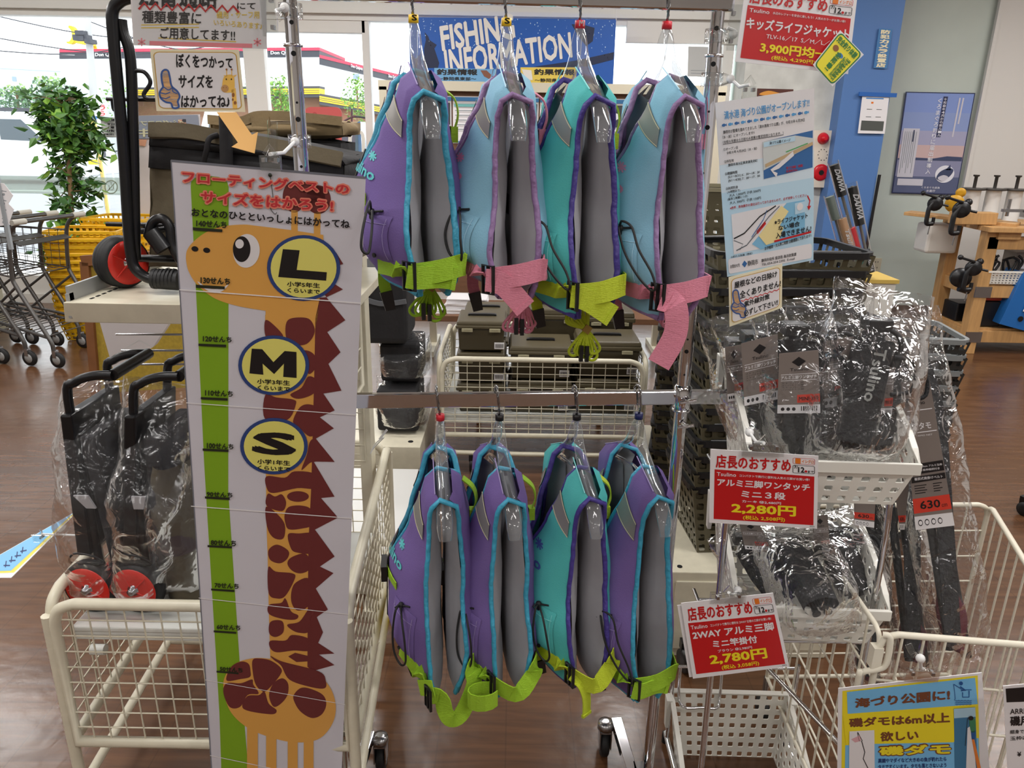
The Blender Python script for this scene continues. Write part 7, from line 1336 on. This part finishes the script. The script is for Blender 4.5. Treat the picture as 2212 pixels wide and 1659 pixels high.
# rod stand: clear tubes with rods
RB = at(1870, 596, 3.7); b = MB(); b.box((RB.x + .02, 3.78, RB.z / 2 - .015), (.24, .22, RB.z - .03)); b.box((RB.x + .02, 3.78, RB.z - .02), (.26, .24, .018), mi=1); tag(b.build('display_box', [WPL, mat('box_top_yellow', (196, 166, 82), .5)]), 'white box with yellow printed top carrying the rod tubes', 'box')
TUBE = clear('rod_tube_clear', (.95, .97, .97), .05, .04, .2)
def rod(label, q0, q1, segs, texts=()):
    P0, P1 = at(*q0), at(*q1); t = thing('rod_in_tube', label, 'fishing rod', P0, 0, 'packed fishing rods'); d = (P1 - P0); b = MB(); b.tube([P0, P0 + d * .99], .0075, 8); b.build('rod', mat('rod_grey', (120, 116, 112), .3, .3), t)
    b = MB(); mats_ = []
    for k, (a, c, rgb, w_) in enumerate(segs): mats_.append(mat('rod_label_%d_%d_%d' % rgb, rgb, .35)); b.tube([P0 + d * a, P0 + d * c], w_, 10, mi=k)
    b.build('label', mats_, t)
    if texts:
        b = MB(); R_ = V((1, 0, 0))
        for st, a, c, w_ in texts:
            P = lambda u, v, k=0: P0 + d * (a + (c - a) * (1 - u)) + R_ * ((.5 - v) * w_) + V((0, -.0245, 0)); txt(b, st, P, (0, 0, 1, 1), 0, .03)
        b.build('lettering', WHITE, t)
    b = MB(); b.tube([P0, P1 + d * .03], .026, 12, cap=False); b.build('tube', TUBE, t)
rod('leftmost packed rod, slim grey with pale label', (1836, 586, 3.70), (1792, 425, 3.72), [(.70, 1.0, (96, 104, 98), .02), (.02, .22, (150, 130, 116), .018)])
rod('packed rod with tan label lettered in black', (1850, 586, 3.68), (1818, 470, 3.70), [(.25, .98, (172, 132, 100), .02)], [('Tsulino', .35, .8, .022)])
rod('tallest packed rod with black sleeve and coloured lettering', (1864, 588, 3.72), (1801, 356, 3.74), [(.72, 1.0, (26, 26, 28), .022), (.20, .42, (190, 40, 48), .02), (0, .18, (60, 110, 100), .02)], [('DAIWA', .76, .96, .026)])
rod('packed rod with black sleeve and white lettering, right of the tallest', (1880, 588, 3.70), (1840, 400, 3.74), [(.55, .98, (24, 24, 26), .023), (0, .26, (40, 38, 30), .022)], [('DAIWA', .62, .90, .028), ('IMPRESSA', .02, .24, .018)])
# ================================================================ workbench at the far right
PINE = mat('pine_wood', (196, 152, 98), .5, noise=.12, nscale=7, stretch=(8, 8, 1)); wbx = lambda u, v, Y: at(u, v, Y)
wb = thing('workbench', 'pine wood workbench with fishing tools at the right edge', 'workbench', (at(2150, 620, 5.75).x, 5.75, 0)); Yf, Yr = 5.55, 6.02
xl = at(2108, 650, Yf).x; xr_b = xl + 1.5; zt2 = at(2150, 487, Yf).z
def beam(nm, a, c, w_, h_): b = MB(); b.bar([a, c], w_, h_, (0, 0, 1) if abs((V(c) - V(a)).normalized().z) < .9 else (0, -1, 0)); return b.build(nm, PINE, wb, bevel=.003)
for x in (xl, xr_b):
    for y in (Yf, Yr): beam('leg', (x, y, 0), (x, y, zt2 - .02), .09, .09)
for z in (.13, .47): 
    for y in (Yf, Yr): beam('rail', (xl + .045, y, z), (xr_b, y, z), .05, .09)
    beam('rail', (xl, Yf, z), (xl, Yr, z), .05, .09); b = MB(); b.box(((xl + xr_b) / 2, (Yf + Yr) / 2, z + .05), (xr_b - xl, Yr - Yf, .02)); b.build('shelf_board', PINE, wb)
beam('top_rail', (xl - .03, Yf - .02, zt2 - .12), (xr_b, Yf - .02, zt2 - .12), .05, .09)
for k in range(4): b = MB(); b.box(((xl + xr_b) / 2 + .05, Yf - .04 + k * .16, zt2 - .02), (xr_b - xl + .25, .15, .035)); b.build('top_plank', PINE, wb, bevel=.003)
b = MB(); b.bar([V((xl - .36, Yr + .05, zt2 + .03)), V((xl + .2, Yf + .02, zt2 + .005))], .18, .025, (0, 0, 1)); b.build('overhanging_board', PINE, wb, bevel=.003)
b = MB(); b.box((xl + .10, Yf - .02, zt2 - .06), (.16, .1, .06)); b.box((xl + .42, Yf - .02, zt2 - .06), (.2, .1, .06)); b.build('spacer_block', PINE, wb)
for z in (.13, .47): b = MB(); b.box((xl + .01, Yf - .047, z), (.12, .006, .08)); b.build('bracket', STEEL, wb)
b = MB(); a = at(2030, 515, 5.95); b.box((a.x, 6.0, a.z), (.24, .2, .22)); tag(b.build('white_case', mat('milky_case', (226, 222, 214), .4), bevel=.02), 'white plastic case under the left overhang of the workbench', 'case')
def winder(label, u, v, Y, s_=1.0):
    p = at(u, v, Y); t = thing('line_winder', label, 'line winder', p, 0, 'black line winders on the workbench'); 
    b = MB(); b.tube(cr([p + V(q) * s_ for q in ((.02, 0, -.13), (-.03, 0, -.13), (-.035, 0, -.06), (-.03, 0, .0), (.0, 0, .05))], 5), .018 * s_, 10); b.tube([p + V((.02, 0, -.13)) * s_, p + V((.02, 0, -.08)) * s_], .014 * s_, 8); b.build('clamp_body', BLKP, t)
    b = MB(); b.lathe([(.02 * s_, -.02), (.055 * s_, -.018), (.06 * s_, .0), (.055 * s_, .018), (.02 * s_, .02)], p + V((.01, 0, .03)) * s_, (.3, 1, 0), 16); b.build('spool_head', BLKP, t)
    b = MB(); b.tube([p + V((.0, -.02, .08)) * s_, p + V((-.11, -.03, .11)) * s_], .009 * s_, 8); b.ball(p + V((-.12, -.03, .115)) * s_, .02 * s_); b.tube([p + V((.03, 0, .03)) * s_, p + V((.11, -.02, .015)) * s_], .009 * s_, 8); b.ball(p + V((.05, 0, .08)) * s_, .026 * s_); b.build('crank', BLKP, t)
    b = MB(); b.tube([p + V((-.0, 0, -.14)) * s_, p + V((-.005, 0, -.22)) * s_], .004, 6); b.build('screw', STEEL, t)
winder('black line winder clamped at the left corner of the workbench', 2016, 448, 5.75, .9); winder('black line winder clamped at the front edge beside the wood block', 2072, 462, 5.45, 1.0); winder('black line winder on the middle shelf rail, upper of the pile', 2098, 588, 5.42, .95)
b = MB(); p = at(2075, 600, 5.5); b.lathe([(.01, -.02), (.07, -.02), (.07, .02), (.01, .02)], p, (.2, 1, 0), 18); b.tube([p + V((0, 0, -.08)), p + V((.08, 0, -.10))], .02, 8); tag(b.build('gear_winder', BLKP), 'black geared winder at the left of the middle shelf', 'winder')
for k, (u, lab) in enumerate(((2092, 'clear line spool with dark rim, left of the three'), (2136, 'clear line spool with dark rim, middle of the three'), (2182, 'clear line spool with dark rim, at the right edge'))):
    p = at(u, 466, 5.85); r = .058; t = thing('line_spool', lab, 'spool', p, 0, 'line spools on the workbench'); b = MB(); b.lathe([(r, 0), (r * .9, .01), (r * .9, .22), (r, .23)], V((p.x, p.y, zt2 + .0)), n=24); b.build('body', mat('spool_silver', (216, 216, 214), .25), t); b = MB(); b.lathe([(r * 1.35, .225), (r * 1.4, .232), (r * 1.35, .24)], V((p.x, p.y, zt2)), n=24); b.lathe([(.012, .24), (.012, .32), (.022, .325), (.022, .335)], V((p.x, p.y, zt2)), n=12); b.build('flange', mat('flange_dark', (62, 58, 54), .4), t)
b = MB(); p = at(2120, 468, 5.5); b.box((p.x, 5.6, zt2 + .045), (.30, .1, .085)); tag(b.build('wood_block', PINE, bevel=.004), 'short pine block lying on the front of the workbench', 'wood block')
b = MB(); p = at(2062, 440, 5.8); b.lathe([(.02, -.008), (.065, -.008), (.065, .008), (.02, .008)], p, (.5, 1, .2), 20); b.lathe([(.01, -.006), (.035, -.006), (.035, .006)], p + V((.03, 0, .08)), (.5, 1, .2), 16); tag(b.build('ochre_reel', mat('reel_ochre', (206, 156, 40), .4)), 'ochre round reel between the two bench-top winders', 'reel')
b = MB(); p = at(2195, 455, 5.6); b.bar([p + V((-.1, 0, .0)), p + V((.2, 0, .0))], .03, .02, (0, 0, 1)); b.tube([p + V((-.06, 0, -.04)), p + V((-.06, 0, .08))], .012, 8); b.box(p + V((.1, 0, -.02)), (.1, .06, .05)); tag(b.build('metal_jig', STEEL), 'grey metal tying jig on the workbench at the right edge', 'jig')
b = MB(); p = at(2160, 600, 5.6); zz = .53; perf(b, bil(V((p.x - .14, 5.52, zz)), V((p.x + .16, 5.52, zz)), V((p.x + .17, 5.51, zz + .09)), V((p.x - .15, 5.51, zz + .09))), 12, 5, .5, .5); perf(b, bil(V((p.x - .15, 5.51, zz + .09)), V((p.x - .14, 5.52, zz)), V((p.x - .14, 5.75, zz)), V((p.x - .15, 5.76, zz + .09))), 5, 8, .5, .5); b.box((p.x + .01, 5.64, zz + .01), (.30, .22, .01)); b.bar([V((p.x - .15, 5.508, zz + .09)), V((p.x + .17, 5.508, zz + .09))], .01, .012, (0, 0, 1)); tag(b.build('perforated_tray', WPL, solid=.003), 'white perforated tray on the middle shelf of the workbench', 'tray')
b = MB(); rn = random.Random(3)
for k in range(9): a = V((p.x + rn.uniform(-.1, .12), 5.62 + rn.uniform(-.06, .06), zz + .07)); b.tube(cr([a, a + V((rn.uniform(-.05, .05), 0, .08)), a + V((rn.uniform(-.1, .1), 0, .06 + rn.uniform(0, .1)))], 4), .009, 6)
tag(b.build('tangled_rope', BLKP), 'tangle of thin black rope heaped in the white perforated tray', 'cords')
t = thing('tool_charger', 'black and orange box on the bottom shelf of the workbench', 'box', V((at(2130, 690, 5.6).x, 5.65, .2))); x = at(2130, 690, 5.6).x; b = MB(); b.box((x, 5.66, .29), (.2, .16, .19)); b.build('black_base', BLKP, t, bevel=.01); b = MB(); b.box((x, 5.66, .45), (.17, .14, .12)); b.box((x, 5.66, .45), (.19, .15, .02)); b.build('orange_top', mat('orange_plastic', (206, 76, 36), .4), t, bevel=.008)
b = MB(); x = at(2050, 685, 5.8).x; b.box((x + .12, 5.85, .26), (.2, .2, .14)); tag(b.build('black_case', BLKP, bevel=.01), 'low black case behind the left leg of the workbench', 'case')
b = MB(); x = at(2198, 680, 5.5).x; b.box((x + .05, 5.6, .40), (.26, .22, .40), M.Rotation(rad(14), 3, 'Y')); b.box((x + .10, 5.478, .42), (.12, .006, .20), M.Rotation(rad(14), 3, 'Y'), mi=1); b.lathe([(.02, 0), (.02, .004)], (x + .02, 5.487, .28), (0, -1, 0), 12, 2); tag(b.build('blue_tool_case', [mat('case_blue', (34, 104, 176), .4), WHITE, BLKP], bevel=.01), 'blue tool case leaning on the bottom shelf at the right edge', 'case')
b = MB(); x = at(2205, 590, 5.7).x; b.box((x, 5.75, .63), (.16, .16, .22), mi=0); b.box((x - .02, 5.665, .66), (.06, .006, .08), mi=1); tag(b.build('grey_machine', [mat('machine_grey', (146, 140, 134), .5), WHITE], bevel=.01), 'grey boxy machine on the middle shelf at the right edge', 'machine')
t = thing('stool_leg', 'black stool leg with caster cut by the right edge', 'stool', atz(2225, 1110, 0)); p = atz(2212, 1112, 0); b = MB(); b.bar([p + V((-.01, 0, .06)), p + V((.25, .1, .09))], .05, .04, (0, 0, 1)); b.tube([p + V((.25, .1, .09)), p + V((.25, .1, .45))], .025, 12); b.build('frame', BLKP, t); b = MB(); b.lathe([(.01, -.02), (.028, -.02), (.03, 0), (.028, .02), (.01, .02)], p + V((0, 0, .03)), (1, .3, 0), 16); b.build('caster', RUB, t)
